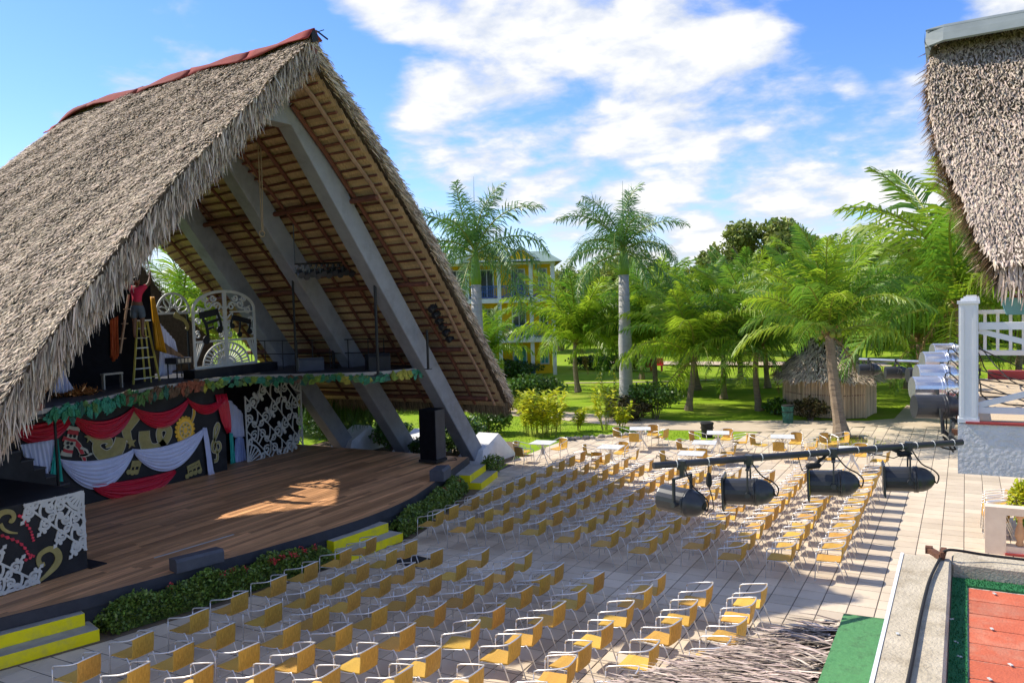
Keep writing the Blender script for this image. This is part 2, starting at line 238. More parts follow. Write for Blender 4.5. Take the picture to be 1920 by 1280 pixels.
# ================================================================== mesh helpers
class MB:
    def __init__(s): s.v = []; s.f = []
    def add(s, vs, fs):
        b = len(s.v); s.v += [tuple(x) for x in vs]; s.f += [tuple(b+i for i in f) for f in fs]
    def obox(s, c, a, b, d):
        c, a, b, d = Vector(c), Vector(a), Vector(b), Vector(d)
        vs = [c+a*i+b*j+d*k for k in (-1, 1) for j in (-1, 1) for i in (-1, 1)]
        s.add(vs, [(0, 2, 3, 1), (4, 5, 7, 6), (0, 1, 5, 4), (2, 6, 7, 3), (0, 4, 6, 2), (1, 3, 7, 5)])
    def box(s, x0, x1, y0, y1, z0, z1):
        s.obox(((x0+x1)/2, (y0+y1)/2, (z0+z1)/2), ((x1-x0)/2, 0, 0), (0, (y1-y0)/2, 0), (0, 0, (z1-z0)/2))
    def bar(s, p, q, w, h, up=(0, 0, 1)):
        p, q = Vector(p), Vector(q); d = (q-p); l = d.length; d.normalize(); u = Vector(up)
        sd = d.cross(u)
        if sd.length < 1e-4: sd = d.cross(Vector((1, 0, 0)))
        sd.normalize(); u = sd.cross(d)
        s.obox((p+q)/2, d*l/2, sd*w/2, u*h/2)
    def tube(s, pts, r, n=6, closed=False, caps=True):
        P = [Vector(p) for p in pts]; m = len(P); b = len(s.v); prev = None
        for i, p in enumerate(P):
            if closed: t = P[(i+1) % m]-P[i-1]
            else: t = P[min(i+1, m-1)]-P[max(i-1, 0)]
            t.normalize()
            if prev is None:
                a = Vector((0, 0, 1)) if abs(t.z) < 0.9 else Vector((1, 0, 0)); u = (a-t*a.dot(t)).normalized()
            else: u = (prev-t*prev.dot(t)).normalized()
            prev = u; w = t.cross(u); rr = r[i] if hasattr(r, '__len__') else r
            for k in range(n):
                a = 2*math.pi*k/n; s.v.append(tuple(p+(u*math.cos(a)+w*math.sin(a))*rr))
        for i in range(m if closed else m-1):
            j = (i+1) % m
            for k in range(n): s.f.append((b+i*n+k, b+i*n+(k+1) % n, b+j*n+(k+1) % n, b+j*n+k))
        if caps and not closed:
            s.f.append(tuple(b+k for k in reversed(range(n)))); s.f.append(tuple(b+(m-1)*n+k for k in range(n)))
    def lathe(s, prof, c, axis=(0, 0, 1), n=16, caps=True):
        ax = Vector(axis).normalized(); a = Vector((0, 0, 1)) if abs(ax.z) < 0.9 else Vector((1, 0, 0))
        u = (a-ax*a.dot(ax)).normalized(); w = ax.cross(u); c = Vector(c); b = len(s.v); m = len(prof)
        for (r, h) in prof:
            for k in range(n):
                t = 2*math.pi*k/n; s.v.append(tuple(c+ax*h+(u*math.cos(t)+w*math.sin(t))*r))
        for i in range(m-1):
            for k in range(n): s.f.append((b+i*n+k, b+i*n+(k+1) % n, b+(i+1)*n+(k+1) % n, b+(i+1)*n+k))
        if caps:
            s.f.append(tuple(b+k for k in reversed(range(n)))); s.f.append(tuple(b+(m-1)*n+k for k in range(n)))
    def grid(s, rows):
        m, n = len(rows), len(rows[0]); b = len(s.v)
        for r in rows: s.v += [tuple(p) for p in r]
        for i in range(m-1):
            for j in range(n-1): s.f.append((b+i*n+j, b+i*n+j+1, b+(i+1)*n+j+1, b+(i+1)*n+j))
    def prism(s, poly, fr, th):
        o, u, v = [Vector(x) for x in fr]; w = u.cross(v).normalized()*th; n = len(poly)
        a = [o+u*x+v*y for x, y in poly]
        area = sum(poly[i][0]*poly[(i+1) % n][1]-poly[(i+1) % n][0]*poly[i][1] for i in range(n))
        if area < 0: a.reverse()
        s.add([p+w for p in a]+a, [tuple(range(n)), tuple(reversed(range(n, 2*n)))]+[(i, n+i, n+(i+1) % n, (i+1) % n) for i in range(n)])
    def ribbon(s, pts, wd, fr, th):
        """flat cut-out strip following a 2-d line, with thickness"""
        o, u, v = [Vector(x) for x in fr]; w = u.cross(v).normalized()*th; o = o+w.normalized()*random.uniform(0, .0035); n = len(pts); L, Rr = [], []
        for i, p in enumerate(pts):
            q, r = pts[min(i+1, n-1)], pts[max(i-1, 0)]; dx, dy = q[0]-r[0], q[1]-r[1]; l = math.hypot(dx, dy) or 1
            h = (wd[i] if hasattr(wd, '__len__') else wd)/2
            L.append(o+u*(p[0]-dy/l*h)+v*(p[1]+dx/l*h)); Rr.append(o+u*(p[0]+dy/l*h)+v*(p[1]-dx/l*h))
        b = len(s.v)
        for i in range(n): s.v += [tuple(Rr[i]+w), tuple(L[i]+w), tuple(L[i]), tuple(Rr[i])]
        for i in range(n-1):
            a, c = b+4*i, b+4*i+4
            s.f += [(a, c, c+1, a+1), (a+1, c+1, c+2, a+2), (a+2, c+2, c+3, a+3), (a+3, c+3, c, a)]
        s.f += [(b, b+1, b+2, b+3), (b+4*n-1, b+4*n-2, b+4*n-3, b+4*n-4)]
    def disc(s, c2, r, fr, th, n=12):
        w = Vector(fr[1]).cross(Vector(fr[2])).normalized(); fr = (Vector(fr[0])+w*random.uniform(0, .0035), fr[1], fr[2])
        s.prism([(c2[0]+r*math.cos(2*math.pi*k/n), c2[1]+r*math.sin(2*math.pi*k/n)) for k in range(n)], fr, th)
def rootloc(p):
    l = Vector((0, 0, 0))
    while p is not None: l += p.location; p = p.parent
    return l
def finish(name, me, parent, mat):
    o = bpy.data.objects.new(name, me); COL.objects.link(o)
    if mat is not None:
        for m in (mat if isinstance(mat, (list, tuple)) else [mat]): me.materials.append(Mt[m])
    if parent is not None: o.parent = parent
    return o
def mk(name, mb, mat, parent=None, smooth=False):
    off = rootloc(parent); me = bpy.data.meshes.new(name)
    me.from_pydata([(x-off.x, y-off.y, z-off.z) for x, y, z in mb.v], [], mb.f)
    if smooth: me.polygons.foreach_set('use_smooth', [True]*len(me.polygons))
    me.update(); return finish(name, me, parent, mat)
def mkq(name, V, n_per, mat, parent=None, smooth=False, F=None):
    """many quads from a numpy array; F: local quad indices per piece of n_per vertices"""
    V = np.asarray(V, dtype=np.float32).reshape(-1, 3)-np.array(rootloc(parent), dtype=np.float32)
    k = len(V)//n_per; F = np.asarray(F if F is not None else [[0, 1, 2, 3]], dtype=np.int32)
    Q = (np.arange(k, dtype=np.int32)[:, None, None]*n_per+F[None]).reshape(-1, 4)
    me = bpy.data.meshes.new(name); me.vertices.add(len(V)); me.vertices.foreach_set('co', V.ravel())
    me.loops.add(Q.size); me.loops.foreach_set('vertex_index', Q.ravel())
    me.polygons.add(len(Q)); me.polygons.foreach_set('loop_start', np.arange(0, Q.size, 4, dtype=np.int32))
    try: me.polygons.foreach_set('loop_total', np.full(len(Q), 4, dtype=np.int32))
    except Exception: pass
    if smooth: me.polygons.foreach_set('use_smooth', np.ones(len(Q), dtype=bool))
    me.update(); me.validate(); return finish(name, me, parent, mat)
def tag(o, label=None, cat=None, group=None, kind=None):
    if label: o['label'] = label
    if cat: o['category'] = cat
    if group: o['group'] = group
    if kind: o['kind'] = kind
    return o
def thing(name, label, cat, loc=(0, 0, 0), group=None, rz=0):
    o = bpy.data.objects.new(name, None); COL.objects.link(o); o.location = loc; o.rotation_euler = (0, 0, rz); o.empty_display_size = 0.2
    return tag(o, label, cat, group)
def dup(o, parent=None):
    c = o.copy(); COL.objects.link(c)
    if parent is not None: c.parent = parent
    for ch in list(o.children): dup(ch, c)
    return c
def unit(v): v = np.asarray(v, float); return v/np.linalg.norm(v)

def strips(base, d, nrm, L, wd, lift, droop=0.0):
    d = d/np.linalg.norm(d, axis=1, keepdims=True); s = np.cross(d, nrm); s /= np.linalg.norm(s, axis=1, keepdims=True)+1e-9
    L = L[:, None]; wd = wd[:, None]; lift = lift[:, None]; dz = np.array([[0, 0, -1.0]])
    m = base+d*L*0.5+nrm*lift*0.7; t = base+d*L+nrm*lift+dz*L*droop
    V = np.stack([base-s*wd*.5, base+s*wd*.5, m-s*wd*.45, m+s*wd*.45, t-s*wd*.12, t+s*wd*.12], axis=1)
    return V.reshape(-1, 3)
SF = [[0, 1, 3, 2], [2, 3, 5, 4]]
rng = np.random.default_rng(11)
# ================================================================== ground
def sheet(name, poly, z, mat, kind='structure', parent=None):
    m = MB(); m.add([(x, y, z) for x, y in poly], [tuple(range(len(poly)))]); o = mk(name, m, mat, parent)
    if kind: o['kind'] = kind
    return o
def area_ccw(p): return sum(p[i][0]*p[(i+1) % len(p)][1]-p[(i+1) % len(p)][0]*p[i][1] for i in range(len(p))) > 0
def ccw(p): return p if area_ccw(p) else list(reversed(p))
g = MB(); n = 40
xs = np.concatenate([np.linspace(-900, -80, 8), np.linspace(-70, 60, 66), np.linspace(80, 900, 8)])
ys = np.concatenate([np.linspace(-400, -10, 6), np.linspace(0, 110, 56), np.linspace(140, 1400, 8)])
def lawn_z(x, y):
    if y < 42 or abs(x) > 75 or y > 112: return -0.012
    k = min(1, (y-42)/25)
    return -0.012+k*(0.10*math.sin(x*0.21+1)+0.09*math.sin(y*0.3+x*0.12))
g.grid([[(x, y, lawn_z(x, y)) for x in xs] for y in ys])
lawn = mk('lawn', g, 'lawn', smooth=True); lawn['kind'] = 'structure'
PLZ = [(-15.2, -6), (4.5, -6), (4.5, 38.2), (-3.2, 38.2), (-5.0, 36.9), (-7.6, 35.0), (-8.0, 33.0), (-10.5, 31.7), (-11.6, 33.3), (-13.2, 32.5), (-14.4, 30.3), (-14.3, 25.6), (-14.0, 24.3), (-15.2, 23.6)]
plaza = sheet('plaza', ccw(PLZ), 0.0, 'grout')
from mathutils.geometry import tessellate_polygon
def inpoly(x, y, P):
    c = False; j = len(P)-1
    for i in range(len(P)):
        if (P[i][1] > y) != (P[j][1] > y) and x < (P[j][0]-P[i][0])*(y-P[i][1])/(P[j][1]-P[i][1])+P[i][0]: c = not c
        j = i
    return c
# ------------------------------------------------------------------ stage outline
FRONT = [(5.0, -15.3), (6.4, -14.85), (7.8, -14.37), (9.2, -13.90), (10.8, -13.52), (12.4, -13.15), (14.0, -12.84), (15.4, -12.68), (16.6, -12.70), (17.6, -12.82), (19.0, -13.20), (21.3, -13.90), (22.95, -14.40)]
def xfront(y):
    ys_ = [a for a, b in FRONT]; xs_ = [b for a, b in FRONT]
    return float(np.interp(y, ys_, xs_))
ZS = 0.68
stage = thing('stage', 'curved wooden stage of reddish brown planks with a black front edge', 'stage', (-17, 15, 0))
m = MB()
ft = [(xfront(y), y) for y in np.linspace(5.0, 22.95, 40)]
back = [(-24.0, 22.95), (-24.0, 5.0)]
pl = ccw([(x, y) for x, y in ft]+back)
m.prism(pl, ((0, 0, 0), (1, 0, 0), (0, 1, 0)), ZS-0.035)
mk('stage_base', m, 'fascia_black', stage)
m = MB()
for a, b in zip(ft[:-1], ft[1:]):
    p, q = Vector((a[0], a[1], ZS-0.11)), Vector((b[0], b[1], ZS-0.11)); d = (q-p).normalized(); nn = Vector((d.y, -d.x, 0))
    if nn.x < 0: nn = -nn
    m.obox((p+q)/2+nn*0.018, d*((q-p).length/2+0.003), nn*0.02, Vector((0, 0, 0.107)))
mk('edge_board', m, 'fascia_black', stage)
m = MB(); m.ribbon([(xfront(y)-.085, y) for y in np.linspace(5.0, 22.95, 60)], .19, ((0, 0, ZS-.022), (1, 0, 0), (0, 1, 0)), .016); mk('edge_nosing', m, 'plank_wood', stage)
PW = 0.142; npl = 0; small = MB()
row = 0; x = -12.72
while x > -23.9:
    x0, x1 = x-PW+0.006, x-0.002; y = 5.02 - random.random()*2.5
    while y < 22.9:
        l = random.choice([2.6, 3.2, 3.9, 4.4]); ya, yb = max(y, 5.02), min(y+l-0.006, 22.93); y += l
        # clip to the curved front
        yy = np.linspace(ya, yb, 60); ok = [t for t in yy if xfront(t) > x1+0.01]
        if not ok or yb-ya < 0.05: continue
        lo, hi = min(ok), max(ok)
        if hi-lo < 0.12: continue
        zz = ZS-0.012+random.uniform(-0.0022, 0.0022)
        if x > -20.6 and npl < 300 and hi > 8.0:
            m = MB(); m.box(x0, x1, lo, hi, ZS-0.036, zz); mk('plank', m, 'plank_wood', stage); npl += 1
        else: small.box(x0, x1, lo, hi, ZS-0.036, zz)
    x -= PW; row += 1
o = mk('plank_field', small, 'plank_wood', stage); o['kind'] = 'stuff'
# ------------------------------------------------------------------ paving slabs
T = 0.4645
def camproj(x, y, z):
    v = Vector((x, y, z-5.8)); d = v.dot(fwd)
    if d < 0.5: return None
    return 960+1549*v.dot(right)/d, 640-1549*v.dot(upv)/d, d
cells = []
XE = -2.36  # a joint line
for i in range(-30, 16):
    for j in range(-4, 84):
        xc, yc = XE+(i+0.5)*T, 17.0+(j-37+0.5)*T
        if not inpoly(xc, yc, PLZ): continue
        if xc < xfront(min(max(yc, 5), 22.9))+0.35 and yc < 24: continue
        if xc > -0.35 and yc < 6: continue
        pr_ = camproj(xc, yc, 0)
        if pr_ is None: continue
        vis = -40 < pr_[0] < 1960 and pr_[1] < 1330
        far = 1/pr_[2]**2
        cells.append((0 if vis else 1, -far, xc, yc))
cells.sort(); tile_me = None; fld = MB()
for k, (nv, fz, xc, yc) in enumerate(cells):
    h = T/2-0.007; hy = T/2-0.011
    if k < 300 and nv == 0:
        if tile_me is None:
            m = MB(); b = 0.006
            m.add([(-h, -hy, 0.0), (h, -hy, 0), (h, hy, 0), (-h, hy, 0), (-h+b, -hy+b, .009), (h-b, -hy+b, .009), (h-b, hy-b, .009), (-h+b, hy-b, .009)],
                  [(4, 5, 6, 7), (0, 1, 5, 4), (1, 2, 6, 5), (2, 3, 7, 6), (3, 0, 4, 7)])
            tile_me = bpy.data.meshes.new('paving_slab'); tile_me.from_pydata(m.v, [], m.f); tile_me.materials.append(Mt['paving'])
        o = bpy.data.objects.new('paving_slab', tile_me); COL.objects.link(o); o.parent = plaza
        o.location = (xc, yc, 0.001+random.uniform(0, .0015)); o.rotation_euler = (random.uniform(-.002, .002), random.uniform(-.002, .002), random.uniform(-.006, .006))
    else:
        z = 0.009+random.uniform(0, .002); b = .006
        fld.add([(xc-h, yc-hy, 0.001), (xc+h, yc-hy, 0.001), (xc+h, yc+hy, .001), (xc-h, yc+hy, .001), (xc-h+b, yc-hy+b, z), (xc+h-b, yc-hy+b, z), (xc+h-b, yc+hy-b, z), (xc-h+b, yc+hy-b, z)],
                [(4, 5, 6, 7), (0, 1, 5, 4), (1, 2, 6, 5), (2, 3, 7, 6), (3, 0, 4, 7)])
o = mk('paving_field', fld, 'paving', plaza); o['kind'] = 'stuff'
# a dark drain cover among the chairs
# ------------------------------------------------------------------ paths
sheet('path', ccw([(-60, 40.0), (-27.2, 37.6), (-17.6, 35.7), (-11.7, 34.3), (-7.6, 35.05), (-5.0, 36.95), (-3.2, 38.25), (4.5, 38.25), (4.5, 41.0), (-2.8, 40.6), (-3.9, 39.5), (-7.2, 38.6), (-11.7, 36.9), (-17.7, 38.2), (-27.2, 40.2), (-60, 42.8)]), 0.004, 'path_conc')
sheet('path', ccw([(-2.82, 40.58), (0.6, 40.75), (1.4, 50), (2.2, 64), (0.2, 66), (-1.6, 55), (-2.4, 49.4)]), 0.004, 'path_conc')
sheet('path', ccw([(-24, 50.9), (-18, 53.2), (-12, 57), (-12, 57.35), (-18, 53.6), (-24, 51.3)]), 0.05, 'path_conc')
sheet('path', ccw([(-30, 66), (10, 69), (10, 72.5), (-30, 69.5)]), 0.06, 'path_conc')
sheet('soil_bed', ccw([(xfront(y)-0.1, y) for y in np.linspace(5.2, 22.95, 30)]+[(xfront(y)+dx, y) for y, dx in [(23.6, 0.7), (22.9, 0.95), (19, 0.75), (16.3, 0.75), (12, 0.72), (9, .70), (5.2, .7)]]), 0.016, 'soil')
sheet('soil_bed', ccw([(-24, 23.0), (-15, 23.0), (-14.1, 24.3), (-14.6, 26.5), (-16, 29.5), (-24, 28.5)]), 0.002, 'soil')
# ------------------------------------------------------------------ concrete steps
def steps(label, c, yaw, w=1.62):
    """two treads with yellow risers; local +x points to the audience"""
    t = thing('concrete_steps', label, 'steps', (c[0], c[1], 0), 'yellow edged steps up to the stage')
    cs, sn = math.cos(yaw), math.sin(yaw)
    def P(x, y, z): return Vector((c[0]+x*cs-y*sn, c[1]+x*sn+y*cs, z))
    def blk(m, x0, x1, y0, y1, z0, z1):
        m.obox(P((x0+x1)/2, (y0+y1)/2, (z0+z1)/2), Vector((cs, sn, 0))*(x1-x0)/2, Vector((-sn, cs, 0))*(y1-y0)/2, Vector((0, 0, (z1-z0)/2)))
    h = w/2
    m = MB(); blk(m, -1.1, 0.0, -h, h, 0, .225); mk('lower_tread', m, 'concrete', t)
    m = MB(); blk(m, -1.1, -0.36, -h, h-.12, .225, .45); mk('upper_tread', m, 'concrete', t)
    m = MB(); blk(m, 0.0, 0.006, -h, h, 0.004, .222); blk(m, -0.7, 0.0, -h-.006, -h, .004, .222); blk(m, -0.7, 0.0, h, h+.006, .004, .222); mk('lower_riser', m, 'yellow_paint', t)
    m = MB(); blk(m, -0.36, -0.354, -h, h-.12, .229, .447); blk(m, -0.7, -0.36, -h-.006, -h, .229, .447); blk(m, -.7, -.36, h-.12, h-.114, .229, .447); mk('upper_riser', m, 'yellow_paint', t)
steps('yellow edged concrete steps at the left end of the stage, left of the flowering hedge', (-13.64, 8.18), R(-17))
steps('yellow edged concrete steps at the middle of the stage front between two hedges', (-12.13, 15.12), R(-6), 1.9)
steps('yellow edged concrete steps at the far right end of the stage below the grey post', (-13.28, 22.4), R(14), 1.83)

# ================================================================== thatched shelter
YC, ZR, HALF = 15.6, 12.3, 9.45
XF, XB = -13.9, -24.0
shelter = thing('thatched_shelter', 'huge steep thatched roof on grey concrete beams sheltering the stage', 'thatched shelter', (-19, 15.6, 0))
def zsag(x, t): return -0.062*(XF-x)*(1-t)-0.35*max(0, min(1, (-22.6-x)/1.4))**2*(1-t)
def prof(t, sgn, off=0.0):
    """point of the roof surface at t (0 ridge .. 1 eave) on the side sgn; off = depth under the surface"""
    s = HALF*t; bulge = (0.55 if sgn > 0 else 0.42)*math.sin(math.pi*t)
    z = ZR-1.0395*s+bulge; dz = (-1.0395*HALF+(0.55 if sgn > 0 else 0.42)*math.pi*math.cos(math.pi*t))/HALF
    nn = Vector((0, -dz*sgn, 1)).normalized()
    return Vector((0, YC+sgn*s, z))-nn*off, nn
def rag(x, t, sgn):  # unevenness of the old thatch
    return 0.05*math.sin(x*0.7+t*4+sgn)+0.03*math.sin(x*1.9-t*13)+0.02*math.sin(x*4.1+t*41)
for sgn, nm in ((-1, 'left'), (1, 'right')):
    m = MB(); rows = []
    xsn = np.linspace(XB, XF, 34); tsn = np.linspace(0, 1, 40)
    def pt(x, t, off):
        p, nn = prof(t, sgn, off+rag(x, t, sgn)*0.8); return (x, p.y, p.z+zsag(x, t))
    top = [[pt(x, t, 0.0) for x in xsn] for t in tsn]; m.grid(top if sgn < 0 else [r[::-1] for r in top])
    bot = [[pt(x, t, 0.30) for x in xsn] for t in tsn]; m.grid([r[::-1] for r in bot] if sgn < 0 else bot)
    for xe, fl in ((XB, 1), (XF, 0)):
        m.grid([[pt(xe, t, 0.0) for t in tsn], [pt(xe, t, 0.30) for t in tsn]])
    m.grid([[pt(x, 1, 0) for x in xsn], [pt(x, 1, 0.30) for x in xsn]])
    mk('thatch_bed', m, 'thatch_base', shelter, smooth=True)
    # leaf strips of the outer cover
    k = 95000 if sgn < 0 else 9000
    t = rng.random(k)**0.95*1.0; x = XB-0.25+rng.random(k)*(XF-XB+0.35)
    P = np.zeros((k, 3)); D = np.zeros((k, 3)); Nn = np.zeros((k, 3))
    tt = np.linspace(0, 1, 200); pp = [prof(a, sgn) for a in tt]
    py = np.array([p.y for p, _ in pp]); pz = np.array([p.z for p, _ in pp]); ny = np.array([q.y for _, q in pp]); nz_ = np.array([q.z for _, q in pp])
    P[:, 0] = x; P[:, 1] = np.interp(t, tt, py); P[:, 2] = np.interp(t, tt, pz); Nn[:, 1] = np.interp(t, tt, ny); Nn[:, 2] = np.interp(t, tt, nz_)
    rg = 0.05*np.sin(x*0.7+t*4+sgn)+0.03*np.sin(x*1.9-t*13)+0.02*np.sin(x*4.1+t*41)
    P -= Nn*(rg*0.8-0.01)[:, None]
    P[:, 2] += -0.062*(XF-x)*(1-t)-0.35*np.clip((-22.6-x)/1.4, 0, 1)**2*(1-t)
    D[:, 1] = sgn*Nn[:, 2]; D[:, 2] = -np.abs(Nn[:, 1]); D[:, 0] = rng.normal(0, 0.50, k)
    L = rng.uniform(0.08, 0.20, k); wd = rng.uniform(0.018, 0.046, k); lf = rng.uniform(0.0, 0.06, k)
    o = mkq('thatch_cover', strips(P, D, Nn, L, wd, lf), 6, 'thatch_grey', shelter, F=SF); o['kind'] = 'stuff'
    # shaggy verge at the front and at the back, and the eave
    for xe, ox, kk in ((XF, 1, 7000), (XB, -1, 1500)):
        t = rng.random(kk); dep = rng.random(kk)*(0.42 if sgn < 0 else 0.30); P = np.zeros((kk, 3)); Nn = np.zeros((kk, 3)); D = np.zeros((kk, 3))
        Nn[:, 1] = np.interp(t, tt, ny); Nn[:, 2] = np.interp(t, tt, nz_)
        P[:, 0] = xe+ox*(rng.random(kk)*0.16-0.10); P[:, 1] = np.interp(t, tt, py); P[:, 2] = np.interp(t, tt, pz); P -= Nn*dep[:, None]; P[:, 2] += np.array([zsag(a_, b_) for a_, b_ in zip(P[:, 0], t)])
        if sgn < 0:
            D[:, 0] = ox*(0.30+rng.normal(0, .18, kk)); D[:, 1] = sgn*Nn[:, 2]*0.55+rng.normal(0, .14, kk); D[:, 2] = -0.95
            L = rng.uniform(0.22, 0.60, kk)
        else:
            D[:, 0] = ox*(0.18+rng.normal(0, .15, kk)); D[:, 1] = sgn*Nn[:, 2]; D[:, 2] = -np.abs(Nn[:, 1])*1.0+rng.normal(0, .2, kk)
            L = rng.uniform(0.12, 0.34, kk)
        N2 = np.tile(np.array([[ox*1.0, 0, 0.15]]), (kk, 1))+rng.normal(0, .3, (kk, 3)); N2 /= np.linalg.norm(N2, axis=1, keepdims=True)
        o = mkq('verge_fringe', strips(P, D, N2, L, rng.uniform(.014, .036, kk), rng.uniform(0, .05, kk)), 6, 'thatch_grey', shelter, F=SF); o['kind'] = 'stuff'
    kk = 5200; P = np.zeros((kk, 3)); P[:, 0] = XB+rng.random(kk)*(XF-XB); dep = rng.random(kk)*0.40; e, en = prof(1, sgn)
    P[:, 1] = e.y-en.y*dep; P[:, 2] = e.z-en.z*dep; D = np.zeros((kk, 3)); D[:, 1] = sgn*0.30; D[:, 2] = -1; D += rng.normal(0, .12, (kk, 3))
    N2 = np.tile(np.array([[0, sgn*0.9, .3]]), (kk, 1))
    o = mkq('eave_fringe', strips(P, D, N2, rng.uniform(.3, .62, kk), rng.uniform(.02, .05, kk), rng.uniform(0, .08, kk)), 6, 'thatch_fringe', shelter, F=SF); o['kind'] = 'stuff'
    # straw courses seen from below, one between each pair of battens
    NB = 42
    for i in range(NB):
        t0, t1 = i/NB, (i+1)/NB+0.012
        p0, n0 = prof(t0, sgn, 0.46); p1, n1_ = prof(min(t1, 1), sgn, 0.54 if i < NB-1 else 0.48)
        m = MB(); k2 = 26; r0, r1, r2 = [], [], []
        for xx in np.linspace(XB+.02, XF-.02, k2):
            j = random.uniform(-.012, .012)
            s0_, s1_ = zsag(xx, t0), zsag(xx, t1); r0.append((xx, p0.y, p0.z+j+s0_)); r1.append((xx, p1.y, p1.z+j+s1_)); r2.append((xx, p1.y+sgn*0.01, p1.z+.1+j+s1_))
        m.grid([r0, r1, r2] if sgn < 0 else [r0[::-1], r1[::-1], r2[::-1]]); mk('thatch_course', m, 'thatch_straw', shelter)
        if i:
            pb, nb_ = prof(t0, sgn, 0.575); m = MB()
            xx = np.linspace(XB+.1, XF-.12, 12); m.tube([(a, pb.y+random.uniform(-.018, .018), pb.z+zsag(a, t0)+random.uniform(-.018, .018)) for a in xx], 0.036+random.uniform(-.005, .006), 5)
            mk('batten', m, 'pole_red', shelter)
    for xr, mt, rad, t0 in ((-14.25, 'pole_tan', .058, .03), (-15.95, 'pole_red', .055, .1), (-16.95, 'pole_red', .06, .05), (-17.85, 'pole_red', .05, .05), (-18.95, 'pole_red', .06, .05), (-19.8, 'pole_red', .05, .05), (-20.7, 'pole_red', .06, .05), (-22.3, 'pole_red', .06, .05), (-23.3, 'pole_red', .06, .05), (-15.0, 'pole_red', .062, .1)):
        m = MB(); pts = []
        for a in np.linspace(t0, .985, 14):
            q, _ = prof(a, sgn, 0.66); pts.append((xr+random.uniform(-.03, .03)+0.10*math.sin(a*3+xr), q.y, q.z+zsag(xr, a)+random.uniform(-.012, .012)))
        m.tube(pts, [rad*(1.1-.25*a) for a in np.linspace(0, 1, 14)], 6); mk('rafter', m, mt, shelter)
    for tp in (0.355, 0.60, 0.80, 0.955):
        q, _ = prof(tp, sgn, 0.79); m = MB()
        m.tube([(a, q.y, q.z+zsag(a, tp)+random.uniform(-.03, .03)) for a in np.linspace(XB+.15, XF-.35, 9)], 0.075, 7); mk('purlin', m, 'pole_red', shelter)
# ridge
m = MB()
for k in range(5):
    xa, xb = XF+.12-k*2.1, XF+.12-(k+1)*2.1-.06; dz = random.uniform(0, .03)
    m = MB(); rows = []
    for a in np.linspace(-1, 1, 9):
        w = 0.27*a; rows.append([(x_, YC+w, ZR+0.15-abs(a)**1.2*.26+dz*.7+zsag(x_, 0)+.035*math.sin(x_*3+a*5+k)+.03*math.sin(x_*1.3)) for x_ in np.linspace(xb, xa, 8)])
    m.grid(rows); o = mk('ridge_sheet', m, 'red_metal', shelter, smooth=True)
    md = o.modifiers.new('solid', 'SOLIDIFY'); md.thickness = 0.02
m = MB(); m.tube([(XB, YC, ZR-.32+zsag(XB, 0)), (XF+.1, YC, ZR-.32)], .11, 8); mk('ridge_pole', m, 'pole_red', shelter)
m = MB(); m.obox((XF+.10, YC, ZR+.0), (.02, 0, 0), (0, .10, .04), (0, -.02, .13)); m.bar((XF+.1, YC+.1, ZR+.15), (XF+.16, YC+.42, ZR+.02), .03, .03); m.bar((XF+.1, YC+.05, ZR+.1), (XF+.15, YC+.3, ZR+.22), .02, .02); mk('ridge_end_board', m, 'black_paint', shelter)
# concrete beams
for k, xb_ in enumerate((-15.42, -18.35, -21.35)):
    for sgn in (1, -1):
        t_, f_ = (Vector((xb_, YC+0.62, 11.50-.05*k)), Vector((xb_, YC+9.74, 0.42))) if sgn > 0 else (Vector((xb_, YC-0.5, 11.35-.05*k)), Vector((xb_, YC-11.2, 0.35))); d = (f_-t_).normalized(); nn = Vector((0, -d.z*sgn, d.y*sgn)); nn = nn if nn.z > 0 else -nn
        c = (t_+f_)/2-nn*.36; m = MB(); m.obox(c, d*((f_-t_).length/2), Vector((.24, 0, 0)), nn*(.34 if sgn > 0 else .27)); o = mk('beam', m, 'beam_grey', shelter)
        bv = o.modifiers.new('bevel', 'BEVEL'); bv.width = .02; bv.segments = 1
        # footing: a sloping white block
        m = MB(); y0 = YC+sgn*8.85-(.9 if sgn < 0 else 0); y1 = YC+sgn*11.5-(.9 if sgn < 0 else 0)
        A = [(xb_-.62, y0, -.05), (xb_+.62, y0, -.05), (xb_+.62, y1, -.05), (xb_-.62, y1, -.05), (xb_-.42, y0+sgn*.45, .52), (xb_+.42, y0+sgn*.45, .52), (xb_+.42, YC+sgn*10.45, .95), (xb_-.42, YC+sgn*10.45, .95)]
        m.add(A, [(0, 1, 2, 3), (4, 7, 6, 5), (0, 4, 5, 1), (1, 5, 6, 2), (2, 6, 7, 3), (3, 7, 4, 0)]); mk('footing', m, 'white_wall', shelter)
    m = MB(); m.box(xb_-.235, xb_+.235, YC-.75, YC+.75, 10.45, 11.2-.1*k); mk('beam_joint', m, 'beam_grey', shelter)

